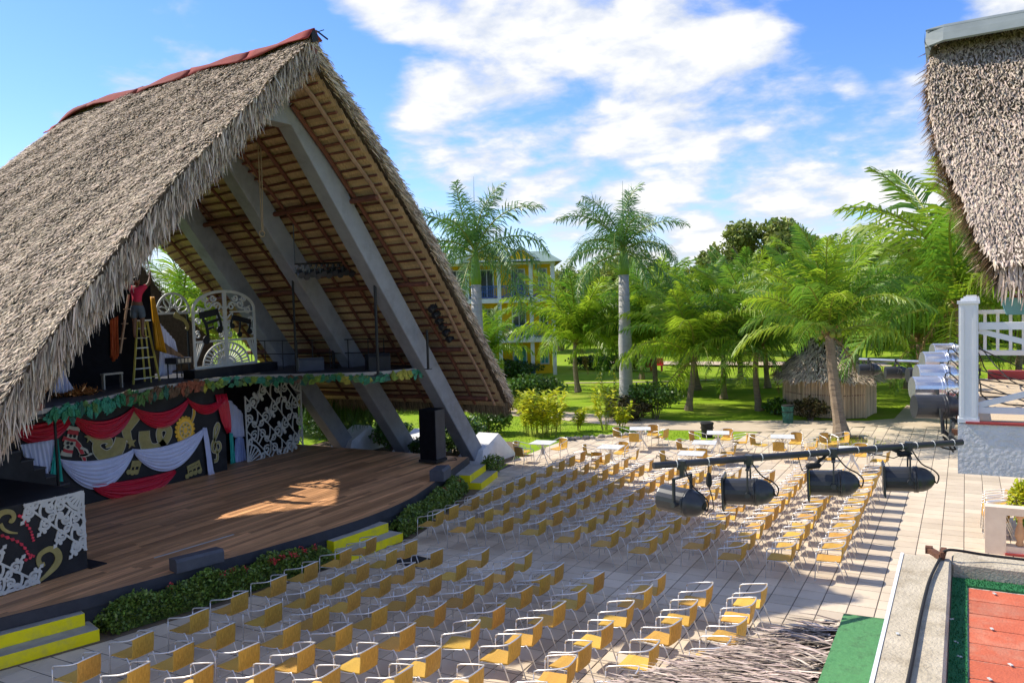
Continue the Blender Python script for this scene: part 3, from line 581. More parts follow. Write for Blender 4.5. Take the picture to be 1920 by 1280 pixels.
# ================================================================== measured points: a sight line of the camera met with a real plane
def sight(px, py): return right*(px-960)/1549.0 - upv*(py-640)/1549.0 + fwd
def at_z(px, py, z=0.0):
    r = sight(px, py); t = (z-5.8)/r.z; return Vector((r.x*t, r.y*t, z))
def at_x(px, py, x):
    r = sight(px, py); t = x/r.x; return Vector((x, r.y*t, 5.8+r.z*t))
def at_y(px, py, y):
    r = sight(px, py); t = y/r.y; return Vector((r.x*t, y, 5.8+r.z*t))
def at_d(px, py, d):
    r = sight(px, py)*d; return Vector((r.x, r.y, 5.8+r.z))
def yz(X, pts): return [tuple(at_x(px, py, X))[1:] for px, py in pts]
def cr(pts, ox=0.0, oy=700.0, k=4.0): return [(x/k+ox, y/k+oy) for x, y in pts]
def smooth(pts, n=4):
    """Catmull-Rom"""
    o = []
    for i in range(len(pts)-1):
        p0, p1, p2, p3 = pts[max(i-1, 0)], pts[i], pts[i+1], pts[min(i+2, len(pts)-1)]
        for k in range(n):
            t = k/n; o.append(tuple(0.5*((2*b)+(-a+c)*t+(2*a-5*b+4*c-d)*t*t+(-a+3*b-3*c+d)*t**3) for a, b, c, d in zip(p0, p1, p2, p3)))
    o.append(pts[-1]); return o
def wall_frame(X): return ((X, 0, 0), (0, 1, 0), (0, 0, 1))
# ------------------------------------------------------------------ upper deck
ZD = 3.70
EDGE = [(-17.5, 9.6), (-17.9, 11.2), (-18.5, 12.6), (-19.4, 14.4), (-19.85, 16.1), (-20.0, 17.5), (-19.6, 18.4), (-18.8, 18.95), (-17.6, 19.45), (-16.3, 20.1), (-15.75, 21.0), (-15.45, 22.2)]
EDGE = smooth(EDGE, 4)
loft = thing('upper_deck', 'black upper deck over the back of the stage with a curved front', 'upper deck', (-20, 16, 0))
m = MB(); m.prism(ccw(EDGE+[(-15.9, 22.9), (-23.6, 22.9), (-23.6, 9.6)]), ((0, 0, ZD-.16), (1, 0, 0), (0, 1, 0)), .16); mk('deck_floor', m, 'fascia_black', loft)
m = MB()
for a, b in zip(EDGE[:-1], EDGE[1:]):
    p, q = Vector((a[0], a[1], ZD-.04)), Vector((b[0], b[1], ZD-.04)); d = (q-p).normalized(); nn = Vector((d.y, -d.x, 0)); nn = nn if nn.x > 0 or nn.y < 0 else -nn
    m.obox((p+q)/2+nn*.02, d*((q-p).length/2+.004), nn*.025, Vector((0, 0, .05)))
mk('edge_rail', m, 'concrete', loft)
for (x, y) in ((-18.1, 11.3), (-22.6, 20.5)):
    m = MB(); m.tube([(x, y, ZS), (x, y, ZD-.16)], .032, 8); mk('post', m, 'pipe_black', loft)
m = MB(); m.tube([(-18.1, 11.3, ZD-.19), (-17.6, 9.7, ZD-.19)], .03, 6); mk('edge_pipe', m, 'pipe_steel', loft)
# leaf garland
gar = thing('leaf_garland', 'garland of painted plywood leaves along the edge of the upper deck', 'leaf garland', (-19, 16, ZD))
cum = [0]
for a, b in zip(EDGE[:-1], EDGE[1:]): cum.append(cum[-1]+math.hypot(b[0]-a[0], b[1]-a[1]))
def edge_at(s):
    s = max(0, min(cum[-1]-1e-3, s)); i = max(j for j in range(len(cum)-1) if cum[j] <= s); f = (s-cum[i])/(cum[i+1]-cum[i]); a, b = EDGE[i], EDGE[i+1]
    d = Vector((b[0]-a[0], b[1]-a[1], 0)).normalized(); nn = Vector((d.y, -d.x, 0)); nn = nn if nn.dot(Vector((1, -.6, 0))) > 0 else -nn
    return Vector((a[0]+(b[0]-a[0])*f, a[1]+(b[1]-a[1])*f, ZD)), d, nn
LEAF = [(0, 0), (.10, .10), (.30, .13), (.26, .24), (.48, .26), (.46, .36), (.70, .22), (1.0, 0), (.70, -.22), (.46, -.36), (.48, -.26), (.26, -.24), (.30, -.13), (.10, -.10)]
PAL = [(0.16, (0, 1, 1, 0, 6)), (0.27, (0, 1, 1, 2)), (.36, (2, 5, 0, 2)), (0.44, (5, 5, 2, 6)), (.515, (4, 4, 5)), (.56, (7, 3, 2)), (.66, (3, 0, 1, 2)), (.73, (6, 6, 0, 5)), (.80, (0, 2, 6, 3)), (.86, (3, 7, 0, 2)), (.90, (0, 6)), (.955, (3, 7, 7)), (.99, (1, 1, 0)), (1.1, (5, 5, 2))]
s = 1.35; nl = 0
while s < cum[-1]-.05 and nl < 290:
    f = s/cum[-1]; pal = next(p for lim, p in PAL if f <= lim)
    for r_ in range(2):
        p, d, nn = edge_at(s+random.uniform(-.07, .07)); L = random.uniform(.24, .40)*(1.15 if f < .5 else .85)
        a = -math.pi/2+random.uniform(-1.25, 1.25) if r_ else random.uniform(-.5, .5)+random.choice((0, math.pi))
        u = d*math.cos(a)+Vector((0, 0, 1))*math.sin(a); v = -d*math.sin(a)+Vector((0, 0, 1))*math.cos(a)
        o_ = p+nn*(.05+.022*(nl % 4)+random.uniform(0, .012))+Vector((0, 0, random.uniform(-.24, -.08) if r_ else random.uniform(-.26, -.06)))-u*L*.35
        if u.cross(v).dot(nn) < 0: v = -v
        m = MB(); m.prism([(x*L, y*L) for x, y in LEAF], (o_, u, v), .012)
        # raised midrib
        m.bar(o_+nn*.014+u*L*.06, o_+nn*.014+u*L*.9, .012*L*3, .008, up=nn)
        mk('leaf', m, 'cutleaf%d' % random.choice(pal), gar); nl += 1
    s += random.uniform(.085, .13)*1.05
# ------------------------------------------------------------------ walls of the set
XW = -20.6
setw = thing('stage_backdrop', 'black backdrop wall under the upper deck hung with red and white swags', 'backdrop', (XW, 15, ZS))
m = MB(); m.box(XW-.08, XW, 9.0, 18.42, ZS, ZD-.17); mk('panel', m, 'black_paint', setw)
m = MB(); m.box(XW-2.0, XW-.085, 18.36, 18.42, ZS, ZD-.17); mk('side_panel', m, 'black_paint', setw)
m = MB(); m.box(-23.5, -23.44, 9.0, 21.9, ZS, ZD-.17); m.box(-21.9, -21.85, 18.43, 23.0, ZS, ZD-.17)
tag(mk('black_curtain', m, 'black_cloth'), 'black curtain hanging behind the lattice panel at the back of the stage', 'curtain')
t = thing('loft_backdrop', 'tall black backdrop on the upper deck behind the stepladder', 'backdrop', (-22, 14, ZD))
m = MB(); m.box(-22.1, -22.0, 9.5, 17.0, ZD, 6.6); mk('panel', m, 'black_cloth', t)
m = MB(); m.box(-21.3, -21.24, 13.0, 15.3, ZD, 5.6); mk('wing_panel', m, 'black_cloth', t)
# ------------------------------------------------------------------ fabric
def swag(name, label, A, B, s0, s1, X, mat, nf=5, amp=.05, tail=None, group='swags on the black backdrop', cat='drape', skew=0.0, na=30, nb=26):
    rows = []
    for j in range(nb+1):
        b = j/nb; r = []
        for i in range(na+1):
            a = i/na; ga = a+skew*math.sin(math.pi*a)*.2
            y = A[0]+(B[0]-A[0])*a; z = A[1]+(B[1]-A[1])*a; w = 4*ga*(1-ga) if 0 < ga < 1 else 0
            w = max(0, w)**.85
            wob = .25*math.sin(a*9+j*.3)
            fold = math.sin(2*math.pi*(b*nf)+wob)+.4*math.sin(2*math.pi*b*nf*2.3+a*4)
            z -= (s0+(s1-s0)*b)*w + .10*b*(1-w)
            r.append((X+.05+.10*math.sin(math.pi*b)*w+amp*fold*(.35+.65*w)*.8, y+.03*(b-.5)*(1-w), z))
        rows.append(r)
    m = MB(); m.grid([r[::-1] for r in rows])
    if tail:
        # a gathered tail: list of (left, right) edges going down
        rr = []
        for k, (l, q) in enumerate(tail):
            rr.append([(X+.07+amp*.8*math.sin(i*1.9+k*.4), l[0]+(q[0]-l[0])*i/10, l[1]+(q[1]-l[1])*i/10) for i in range(11)])
        m.grid([r[::-1] for r in rr])
    o = mk(name, m, mat, None, smooth=True); md = o.modifiers.new('thick', 'SOLIDIFY'); md.thickness = .006
    return tag(o, label, cat, group)
def c4(x, y, X=XW): return tuple(at_x(x/4, y/4+700, X+.05))[1:]
swag('red_swag', 'short red satin swag beside the thatch at the left end of the backdrop', c4(90, 395), c4(540, 310), .05, .62, XW, 'red_satin')
swag('red_swag', 'red satin swag above the striped hats on the black backdrop', c4(535, 300), c4(1005, 240), .30, .82, XW, 'red_satin', nf=6)
swag('red_swag', 'red satin swag above the looped gold ribbon on the black backdrop', c4(995, 240), c4(1415, 180), .30, .78, XW, 'red_satin', nf=6)
swag('red_swag', 'red satin swag with a long tail at the right end of the backdrop', c4(1405, 180), c4(1690, 150), .28, .58, XW, 'red_satin', nf=6, tail=[(c4(1610, 160), c4(1695, 150)), (c4(1630, 260), c4(1712, 230)), (c4(1650, 350), c4(1722, 320)), (c4(1672, 400), c4(1725, 400)), (c4(1695, 450), c4(1722, 440))])
swag('white_swag', 'white satin swag under the left gold ribbon, lower left of the backdrop', c4(448, 635), c4(1003, 562), .18, .98, XW, 'white_satin', nf=7)
swag('white_swag', 'white satin swag with a long tail below the gold medallion', c4(997, 562), c4(1535, 402), .20, .96, XW, 'white_satin', nf=7, tail=[(c4(1515, 405), c4(1545, 405)), (c4(1525, 500), c4(1560, 490)), (c4(1540, 620), c4(1575, 610)), (c4(1550, 720), c4(1590, 720)), (c4(1560, 795), c4(1612, 792))])
swag('red_swag', 'pink red satin swag low on the backdrop just above the stage floor', c4(690, 832), c4(1312, 718), .06, .66, XW+.02, 'red_satin', nf=5)
def curtain(name, label, top, bot, X, mat, nf=9, amp=.05, n=60, group=None, cat='curtain', k=10):
    """pleated cloth between two polylines of (y,z)"""
    def samp(pl, a):
        L = [0]
        for p, q in zip(pl[:-1], pl[1:]): L.append(L[-1]+math.hypot(q[0]-p[0], q[1]-p[1]))
        return (np.interp(a*L[-1], L, [p[0] for p in pl]), np.interp(a*L[-1], L, [p[1] for p in pl]))
    rows = []
    for j in range(k+1):
        b = j/k; r = []
        for i in range(n+1):
            a = i/n; p, q = samp(top, a), samp(bot, a)
            r.append((X+amp*(.5+.5*b)*(math.sin(2*math.pi*nf*a+.6*math.sin(b*3+a*5))+.3*math.sin(2*math.pi*nf*2.2*a)), p[0]+(q[0]-p[0])*b, p[1]+(q[1]-p[1])*b))
        rows.append(r)
    m = MB(); m.grid([r[::-1] for r in rows]); o = mk(name, m, mat, None, smooth=True); md = o.modifiers.new('thick', 'SOLIDIFY'); md.thickness = .006
    return tag(o, label, cat, group)
XS = -19.6
curtain('white_curtain', 'pleated white curtain with a stepped hem beside the black stairs', yz(XS, [(36, 834), (106, 823)]), yz(XS, [(40, 843), (49, 862), (60, 866), (62, 882), (74, 884), (76, 896), (89, 900), (106, 830)]), XS, 'white_satin', nf=9, amp=.035)
curtain('teal_curtain', 'shiny teal green curtain at the right edge of the stepped white curtain', yz(XS+.03, [(103, 823), (109, 823)]), yz(XS+.03, [(89, 913), (119, 917)]), XS+.04, 'teal_satin', nf=4, amp=.03)
curtain('white_curtain', 'pale white cloth hanging between the red swag tail and the lattice panel', yz(-21.4, [(424, 752), (432, 750), (456, 775)]), yz(-21.4, [(430, 815), (445, 822), (458, 818)]), -21.4, 'white_satin', nf=4, amp=.05)
curtain('cloth_bundle', 'pale blue cloth bundle standing on the stage beside the lattice panel', yz(-21.35, [(440, 825), (447, 818), (458, 822)]), yz(-21.35, [(437, 868), (448, 869), (461, 866)]), -21.35, 'blue_satin', nf=5, amp=.07)
curtain('teal_curtain', 'narrow teal cloth strip at the right end of the black backdrop', yz(-21.3, [(429, 812), (436, 812)]), yz(-21.3, [(431, 870), (440, 868)]), -21.28, 'teal_satin', nf=2, amp=.03)
curtain('yellow_drape', 'long golden yellow drape being hung beside the stepladder', yz(-20.9, [(282, 556), (289, 556)]), yz(-20.9, [(291, 655), (311, 662)]), -20.9, 'yellow_satin', nf=5, amp=.06)
curtain('white_curtain', 'white cloth hanging on the upper deck behind the yellow drape', yz(-21.6, [(300, 606), (329, 640)]), yz(-21.6, [(296, 708), (319, 702), (330, 690), (331, 660)]), -21.6, 'white_satin', nf=6, amp=.05)
curtain('brown_cloth', 'brown cloth stretched out to the right of the yellow drape', yz(-21.0, [(308, 642), (345, 668)]), yz(-21.0, [(311, 662), (344, 671)]), -21.0, 'brown_cloth', nf=3, amp=.03)
curtain('striped_costume', 'red and orange striped costume hanging against the black backdrop', yz(-21.2, [(205, 600), (222, 592)]), yz(-21.2, [(206, 665), (212, 678), (222, 668)]), -21.2, 'orange_cloth', nf=4, amp=.05)
curtain('cloth_bundle', 'white cloth bundle lying at the left end of the upper deck by the thatch', yz(-19.3, [(104, 692), (118, 693), (124, 705)]), yz(-19.3, [(96, 735), (115, 737), (136, 730)]), -19.3, 'white_satin', nf=5, amp=.08)
# copper tinsel heap
k = 260; P = np.zeros((k, 3)); c = at_z(152, 742, ZD)
P[:, 0] = c.x+rng.normal(0, .10, k)-.15; P[:, 1] = c.y+rng.normal(0, .28, k); P[:, 2] = ZD+.02+rng.random(k)*.13
tag(mkq('tinsel_heap', strips(P, rng.normal(0, 1, (k, 3)), rng.normal(0, 1, (k, 3)), rng.uniform(.1, .25, k), np.full(k, .03), rng.uniform(0, .05, k)), 6, 'copper', F=SF), 'heap of shiny copper tinsel on the edge of the upper deck', 'tinsel')
# ------------------------------------------------------------------ cut-out decorations on the backdrop
XD = XW+.012
FR = wall_frame(XD)
def rib(t, name, pts, wd, mat='gold_paint', X=XD, th=.02, rim=True, n=5):
    q = yz(X, cr(smooth(pts, n))); sc = 1/56.0/1.15
    if hasattr(wd, '__len__'): w = np.interp(np.linspace(0, 1, len(q)), np.linspace(0, 1, len(wd)), wd)/4*.0185
    else: w = np.full(len(q), wd/4*.0185)
    fr = wall_frame(X)
    if rim:
        m = MB(); m.ribbon(q, list(w+.035), fr, th*.7); mk('rim', m, 'outline_cream', t)
    m = MB(); m.ribbon(q, list(w), fr, th); return mk(name, m, mat, t)
def star(t, c, r, X=XD, mat='gold_paint'):
    y, z = yz(X, cr([c]))[0]; m = MB(); m.prism([(y+(r if k % 2 == 0 else r*.42)*math.cos(k*math.pi/5+.4), z+(r if k % 2 == 0 else r*.42)*math.sin(k*math.pi/5+.4)) for k in range(10)], wall_frame(X), .024); mk('star', m, mat, t)
def deco(name, label, c, cat='cutout'):
    p = at_x(c[0]/4, c[1]/4+700, XD); return thing(name, label, cat, p, 'gold cutouts on the backdrop')
t = deco('gold_ribbon', 'looped gold ribbon cutout with a star, left on the black backdrop', (790, 560)); rib(t, 'band', [(905, 480), (890, 545), (850, 605), (785, 620), (730, 580), (722, 530), (760, 498), (810, 500), (826, 528), (790, 548)], [70, 80, 84, 70, 55, 45, 40, 36, 26, 14]); rib(t, 'streamer', [(725, 520), (700, 495), (672, 478)], [40, 28, 18]); star(t, (670, 474), .17)
t = deco('gold_ribbon', 'wavy gold ribbon cutout falling from the middle of the red swags', (975, 400)); rib(t, 'band', [(1003, 262), (1012, 310), (975, 370), (945, 420), (955, 470), (978, 510)], [20, 76, 66, 58, 46, 20]); star(t, (982, 520), .17)
t = deco('gold_ribbon', 'gold ribbon cutout with a round loop, right of the middle of the backdrop', (1180, 500)); rib(t, 'band', [(1080, 430), (1082, 500), (1110, 560), (1165, 565), (1215, 530), (1258, 470), (1262, 420), (1225, 402), (1192, 430), (1196, 490), (1230, 540), (1272, 572)], [70, 76, 78, 64, 50, 46, 42, 40, 38, 40, 36, 14]); star(t, (1268, 574), .18)
t = deco('treble_clef', 'gold treble clef cutout at the right end of the backdrop', (1620, 520)); rib(t, 'clef', [(1605, 655), (1625, 648), (1628, 600), (1606, 500), (1608, 420), (1628, 375), (1640, 400), (1618, 470), (1590, 530), (1596, 580), (1630, 588), (1652, 555), (1640, 515), (1612, 530), (1616, 555)], [20, 16, 13, 13, 14, 14, 14, 16, 16, 14, 14, 14, 13, 12, 8], n=4)
def notes(name, label, heads, tops, beams, w=12):
    t = deco(name, label, heads[0])
    for hd, tp in zip(heads, tops):
        y, z = yz(XD, cr([hd]))[0]; m = MB(); m.disc((y, z), .075, FR, .02); mk('note_head', m, 'gold_paint', t)
        rib(t, 'stem', [(hd[0]+12, hd[1]-4), tp], w*.8, rim=False, n=2)
    for a, b in beams: rib(t, 'note_beam', [a, b], w*1.5, rim=False, n=2)
notes('music_notes', 'three gold beamed music notes between the two white swags', [(962, 738), (990, 742), (1020, 738)], [(992, 662), (1018, 662), (1055, 660)], [((988, 664), (1060, 660)), ((982, 690), (1050, 684))])
notes('music_notes', 'four gold beamed music notes below the white swag at right', [(1402, 770), (1432, 752), (1462, 742), (1496, 732)], [(1404, 700), (1434, 686), (1464, 672), (1490, 660)], [((1400, 704), (1494, 656)), ((1404, 726), (1498, 682))])
t = deco('gold_medallion', 'bright gold feathered medallion with a plume at the upper right of the backdrop', (1385, 425))
y, z = yz(XD, cr([(1385, 425)]))[0]
for k in range(18):
    a = 2*math.pi*k/18; m = MB(); rr = .34; m.prism([(y+rr*math.cos(a)*.92+.055*math.cos(b), z+rr*math.sin(a)*1.12+.055*math.sin(b)) for b in np.linspace(0, 6.283, 9)[:-1]], FR, .02); mk('petal', m, 'gold_bright', t)
m = MB(); m.prism([(y+.30*math.cos(b), z+.36*math.sin(b)) for b in np.linspace(0, 6.283, 25)[:-1]], FR, .03); mk('plate', m, 'gold_bright', t)
m = MB(); m.ribbon([(y+.2*math.cos(b), z+.24*math.sin(b)) for b in np.linspace(0, 6.283, 25)], .02, wall_frame(XD+.03), .01); m.ribbon([(y+.09*math.cos(b), z+.11*math.sin(b)) for b in np.linspace(0, 6.283, 15)], .02, wall_frame(XD+.03), .01); mk('ring', m, 'outline_cream', t)
for k in range(8):
    a = k*math.pi/4; m = MB(); m.disc((y+.145*math.cos(a), z+.175*math.sin(a)), .035, wall_frame(XD+.03), .014, 8); mk('boss', m, 'gold_paint', t)
rib(t, 'plume', [(1420, 390), (1440, 345), (1452, 300), (1450, 262)], [12, 16, 20, 12], 'gold_bright')
t = deco('striped_hats', 'red and white striped cutout hats with a ribbon, left on the backdrop', (520, 500))
for (cx, cy, w_, mt) in ((545, 410, 100, 'outline_cream'), (545, 438, 78, 'red_paint'), (540, 466, 74, 'outline_cream'), (515, 492, 96, 'red_paint'), (520, 520, 84, 'outline_cream'), (512, 548, 70, 'outline_cream'), (508, 572, 70, 'red_paint'), (495, 598, 84, 'outline_cream')):
    rib(t, 'stripe', [(cx-w_/2, cy-6), (cx, cy+5), (cx+w_/2, cy+8)], 27, mt, rim=False, n=3)
for (cx, cy) in ((525, 466), (555, 468), (505, 520), (532, 524), (505, 550)):
    y2, z2 = yz(XD, cr([(cx, cy)]))[0]; m = MB(); m.disc((y2, z2), .045, wall_frame(XD+.02), .01, 10); mk('spot', m, 'black_paint', t)
rib(t, 'ribbon_tail', [(555, 510), (590, 545), (610, 590), (630, 640), (635, 665)], [30, 26, 22, 18, 12], 'red_paint'); rib(t, 'ribbon_curl', [(600, 555), (645, 575), (650, 605), (590, 615), (640, 612), (690, 600)], [14, 14, 12, 10, 20, 8], 'outline_cream', rim=False)
# ------------------------------------------------------------------ scrollwork panels
def spiral(cx, cy, r, a0, turns, sg=1, n=18):
    return [(cx+r*(1-.78*k/n)*math.cos(a0+sg*2*math.pi*turns*k/n), cy+r*(1-.78*k/n)*math.sin(a0+sg*2*math.pi*turns*k/n)) for k in range(n+1)]
def scroll_corner(parent, fr, Wd, Hh, nc=4, bar=.055, th=.03, stroke=.05, name='scrollwork', mat='scroll_white'):
    """a corner of cut-out scrollwork: two edge bars, a fan in the corner and rows of paired spirals"""
    m = MB(); m.ribbon([(0, bar/2), (Wd, bar/2)], bar, fr, th); m.ribbon([(bar/2, 0), (bar/2, Hh)], bar, fr, th); mk('edge_bar', m, mat, parent)
    o, u, v = [Vector(q) for q in fr]; f2 = (o+u.cross(v).normalized()*.004, u, v)
    rf = .30*min(Wd, Hh); m = MB()
    m.ribbon([(rf*math.cos(a), rf*math.sin(a)) for a in np.linspace(0, math.pi/2, 10)], stroke, f2, th)
    for a in np.linspace(.12, math.pi/2-.12, 6): m.ribbon([(rf*.12*math.cos(a), rf*.12*math.sin(a)), (rf*math.cos(a), rf*math.sin(a))], [stroke*.5, stroke*.95], f2, th)
    mk('fan', m, mat, parent)
    m = MB(); cw, ch = Wd/nc, Hh/nc
    for i in range(nc):
        for j in range(nc-i):
            if i == 0 and j == 0: continue
            x, y = (i+.5)*cw, (j+.5)*ch; r = .36*min(cw, ch); sg = 1 if (i+j) % 2 else -1; a0 = math.pi/4+(0 if sg > 0 else math.pi/2)
            m.ribbon(spiral(x+.16*cw*sg, y+.10*ch, r*.82, a0, 1.35, sg), stroke*.85, f2, th)
            m.ribbon(spiral(x-.22*cw*sg, y-.22*ch, r*.62, a0+math.pi, 1.2, sg), stroke*.8, f2, th)
            m.ribbon(smooth([(x-.5*cw, y-.5*ch), (x-.1*cw, y-.05*ch), (x+.3*cw, y-.3*ch), (x+.5*cw, y+.1*ch), (x+.5*cw, y+.5*ch)], 3), stroke*.7, f2, th)
            m.ribbon([(x-.5*cw, y+.5*ch), (x+.02*cw, y+.0*ch), (x+.5*cw, y-.5*ch)], stroke*.6, f2, th)
            if i+j == nc-1:
                tx, ty = x+.38*cw, y+.38*ch
                for dx, dy in ((.0, .0), (.17, -.1), (-.1, .17)): m.disc((tx+dx*cw, ty+dy*ch), .13*min(cw, ch), f2, th, 10)
                m.ribbon([(tx, ty), (tx+.20*cw, ty+.20*ch), (tx+.26*cw, ty+.26*ch), (tx+.40*cw, ty+.40*ch)], [stroke*.45, stroke*.5, stroke*1.25, .004], f2, th)
    for k in range(2):   # leaf tips at the ends of the two bars
        p = ((Wd*.86, bar), (Wd*.9, .16*Hh)) if k == 0 else ((bar, Hh*.86), (.16*Wd, Hh*.9))
        m.disc(p[1], .10*min(cw, ch), f2, th, 10); m.ribbon([p[0], p[1]], stroke*.8, f2, th)
    mk(name, m, mat, parent)
# lower right lattice (two corner pieces)
t = thing('lattice_panel', 'white scrollwork lattice panel in two pieces standing right of the backdrop', 'lattice panel', (-20.9, 20.5, ZS))
a = at_x(463, 869, -21.0); b = at_x(576, 716, -21.0)
scroll_corner(t, ((-21.0, a.y, a.z), (0, 1, 0), (0, 0, 1)), 2.15, 2.25, 4, stroke=.055)
scroll_corner(t, ((-20.95, a.y+2.62, a.z+2.75), (0, -1, 0), (0, 0, -1)), 2.0, 2.55, 4, stroke=.055)
# front panel: black board with two white corners, gold scrolls and red garlands
XP = -15.46
t = thing('decorated_platform', 'black platform at the left of the stage with white lattice corners and gold scrolls', 'platform', (XP-1.6, 8.2, ZS))
m = MB(); m.box(-18.6, XP, 5.4, 10.16, ZS, 2.27); mk('platform_box', m, 'black_paint', t)
fx = XP+.004
c = at_x(154.5, 925, fx); scroll_corner(t, ((fx, 10.15, 2.255), (0, -1, 0), (0, 0, -1)), 1.2, 1.2, 4, bar=.06, stroke=.070, th=.02)
c = at_x(-22, 1128, fx); scroll_corner(t, ((fx, 7.85, ZS+.01), (0, 1, 0), (0, 0, 1)), 1.32, 1.1, 4, bar=.06, stroke=.070, th=.02)
def p9(pts): return [(x/5.118, y/5.12+880) for x, y in pts]
def ribX(t, name, pts, wd, mat, n=5, rim=None):
    q = yz(fx, p9(smooth(pts, n))); w = np.interp(np.linspace(0, 1, len(q)), np.linspace(0, 1, len(wd)), wd)*.00185*1.15
    m = MB(); m.ribbon(q, list(w), wall_frame(fx), .018); mk(name, m, mat, t)
ribX(t, 'gold_scroll', [(310, 1115), (420, 1030), (520, 930), (560, 850), (535, 780), (470, 760), (395, 800), (365, 860), (385, 915), (425, 900)], [12, 34, 60, 68, 62, 50, 44, 42, 48, 34], 'gold_paint')
ribX(t, 'gold_scroll', [(-60, 520), (-20, 440), (40, 405), (105, 410), (130, 450), (110, 490), (85, 485)], [50, 52, 46, 40, 36, 40, 34], 'gold_paint'); ribX(t, 'gold_scroll', [(0, 520), (30, 570), (90, 600), (165, 608)], [34, 28, 22, 12], 'gold_paint')
for path in ([(320, 405), (245, 430), (160, 445)], [(195, 440), (245, 515), (290, 580), (305, 640), (322, 690)], [(0, 625), (95, 660), (185, 700), (250, 770), (265, 815), (310, 820)], [(330, 820), (265, 855), (185, 890)]):
    sp = smooth(path, 2)
    for k in range(len(sp)-1):
        a_, b_ = sp[k], sp[k+1]; ribX(t, 'garland_bead', [a_, ((a_[0]+b_[0])/2, (a_[1]+b_[1])/2), (a_[0]+(b_[0]-a_[0])*.85, a_[1]+(b_[1]-a_[1])*.85)], [4, 30, 5], 'pink_red', 2)
m = MB(); m.box(-17.6, XP+.10, 10.165, 10.52, ZS-.01, ZS+.012); tag(mk('floor_mat', m, 'black_paint'), 'black mat on the planks beside the decorated platform', 'mat')
# black stairs at the left
t = thing('black_stairs', 'black stairs climbing to the upper deck at the left of the stage', 'stairs', (-19, 10.5, ZS))
for k in range(9):
    y1 = 12.15-k*.27; z1 = 1.55+k*.24
    m = MB(); m.box(-19.5, -18.62, y1-.27, y1, ZS if k else ZS, z1-.04); mk('riser', m, 'black_paint', t)
    m = MB(); m.box(-19.52, -18.60, y1-.29, y1+.015, z1-.037, z1); mk('tread', m, 'fascia_black', t)
# arched panel on the upper deck
XA = -20.55
t = thing('arched_panel', 'white arched scrollwork panel with black music notes on the upper deck', 'arched panel', (XA, 18.5, ZD))
y0, y1 = at_x(364, 693, XA).y, at_x(481, 686, XA).y; z0 = at_x(364, 693, XA).z; zt = at_x(420, 546, XA).z; zs = at_x(362, 582, XA).z
yc = (y0+y1)/2; hw = (y1-y0)/2; f = wall_frame(XA); f3 = wall_frame(XA+.004)
arch = [(y0+.035, z0), (y0+.035, zs)]+[(yc-(hw-.035)*math.cos(a), zs+(zt-zs)*math.sin(a)) for a in np.linspace(.12, math.pi-.12, 22)]+[(y1-.035, zs), (y1-.035, z0)]
m = MB(); m.ribbon(arch, .085, f, .04); m.ribbon([(y0, z0+.04), (y1, z0+.04)], .08, f3, .04); mk('arch_frame', m, 'scroll_white', t)
m = MB(); m.ribbon([(yc, z0), (yc, zt)], .13, wall_frame(XA+.002), .045); m.ribbon([(y0, zs-.08), (yc-.2, zs-.08)], .05, f3, .04); m.ribbon([(yc+.2, zs-.08), (y1, zs-.08)], .05, f3, .04)
zm = z0+(zs-z0)*.46; m.ribbon([(y0, zm), (y1, zm)], .06, f3, .04); mk('cross_bar', m, 'scroll_white', t)
m = MB()
for sg in (-1, 1):
    for (dx, dz, r, a0, s2) in ((.28, .10, .15, 0, 1), (.62, .16, .16, 1.5, -1), (.95, -.02, .13, 2.5, 1), (.45, .36, .12, 3, 1), (.78, .34, .10, 0, -1), (1.05, -.35, .11, 0, 1), (1.08, -.75, .12, 2, -1), (.16, -.45, .10, 1, 1), (.16, -.8, .11, 3, -1)):
        if abs(dx) < hw-.05: m.ribbon([(yc+sg*(x), z) for x, z in spiral(dx, zs+dz, r, a0, 1.3, s2)], .042, f3, .035)
    m.ribbon([(yc+sg*x, z) for x, z in smooth([(.06, zs+.02), (.35, zs+.22), (.7, zs+.02), (1.05, zs+.1)], 4)], .04, f3, .035); m.ribbon([(yc+sg*x, z) for x, z in smooth([(.06, zs-.3), (.3, zs-.12), (.25, zs-.5), (.08, zs-.7)], 4)], .035, f3, .035)
    # quarter fans with oval holes below
    for r in (.36, .62, .92): m.ribbon([(yc+sg*r*math.cos(a), z0+.06+r*math.sin(a)*(zm-z0-.1)/.95) for a in np.linspace(.04, math.pi/2-.06, 12)], .05 if r > .5 else .04, f3, .035)
    for a in np.linspace(.12, 1.42, 8):
        kz = (zm-z0-.1)/.95; m.ribbon([(yc+sg*.06*math.cos(a), z0+.06+.06*math.sin(a)), (yc+sg*.36*math.cos(a), z0+.06+.36*kz*math.sin(a))], .028, f3, .035); m.ribbon([(yc+sg*.62*math.cos(a), z0+.06+.62*kz*math.sin(a)), (yc+sg*.92*math.cos(a), z0+.06+.92*kz*math.sin(a))], .05, f3, .035); m.ribbon([(yc+sg*.36*math.cos(a), z0+.06+.36*kz*math.sin(a)), (yc+sg*.62*math.cos(a), z0+.06+.62*kz*math.sin(a))], .035, f3, .035)
    for a in (.25, .45, .7, .95): m.ribbon([(y0 if sg < 0 else y1, z0+.1), (yc+sg*(hw-.75*math.cos(a*1.2)*.55), zm-.02)], .03, f3, .035)
mk('scrollwork', m, 'scroll_white', t)
def note(t, pts, heads, beams):
    m = MB(); fb = wall_frame(XA+.05)
    for a, b, w in beams: m.ribbon(yz(XA, [a, b]), w, fb, .03)
    for c, r in heads: m.disc(yz(XA, [c])[0], r, fb, .034, 14)
    for pl, w in pts: m.ribbon(yz(XA, pl), w, fb, .028)
    mk('music_note', m, 'black_paint', t)
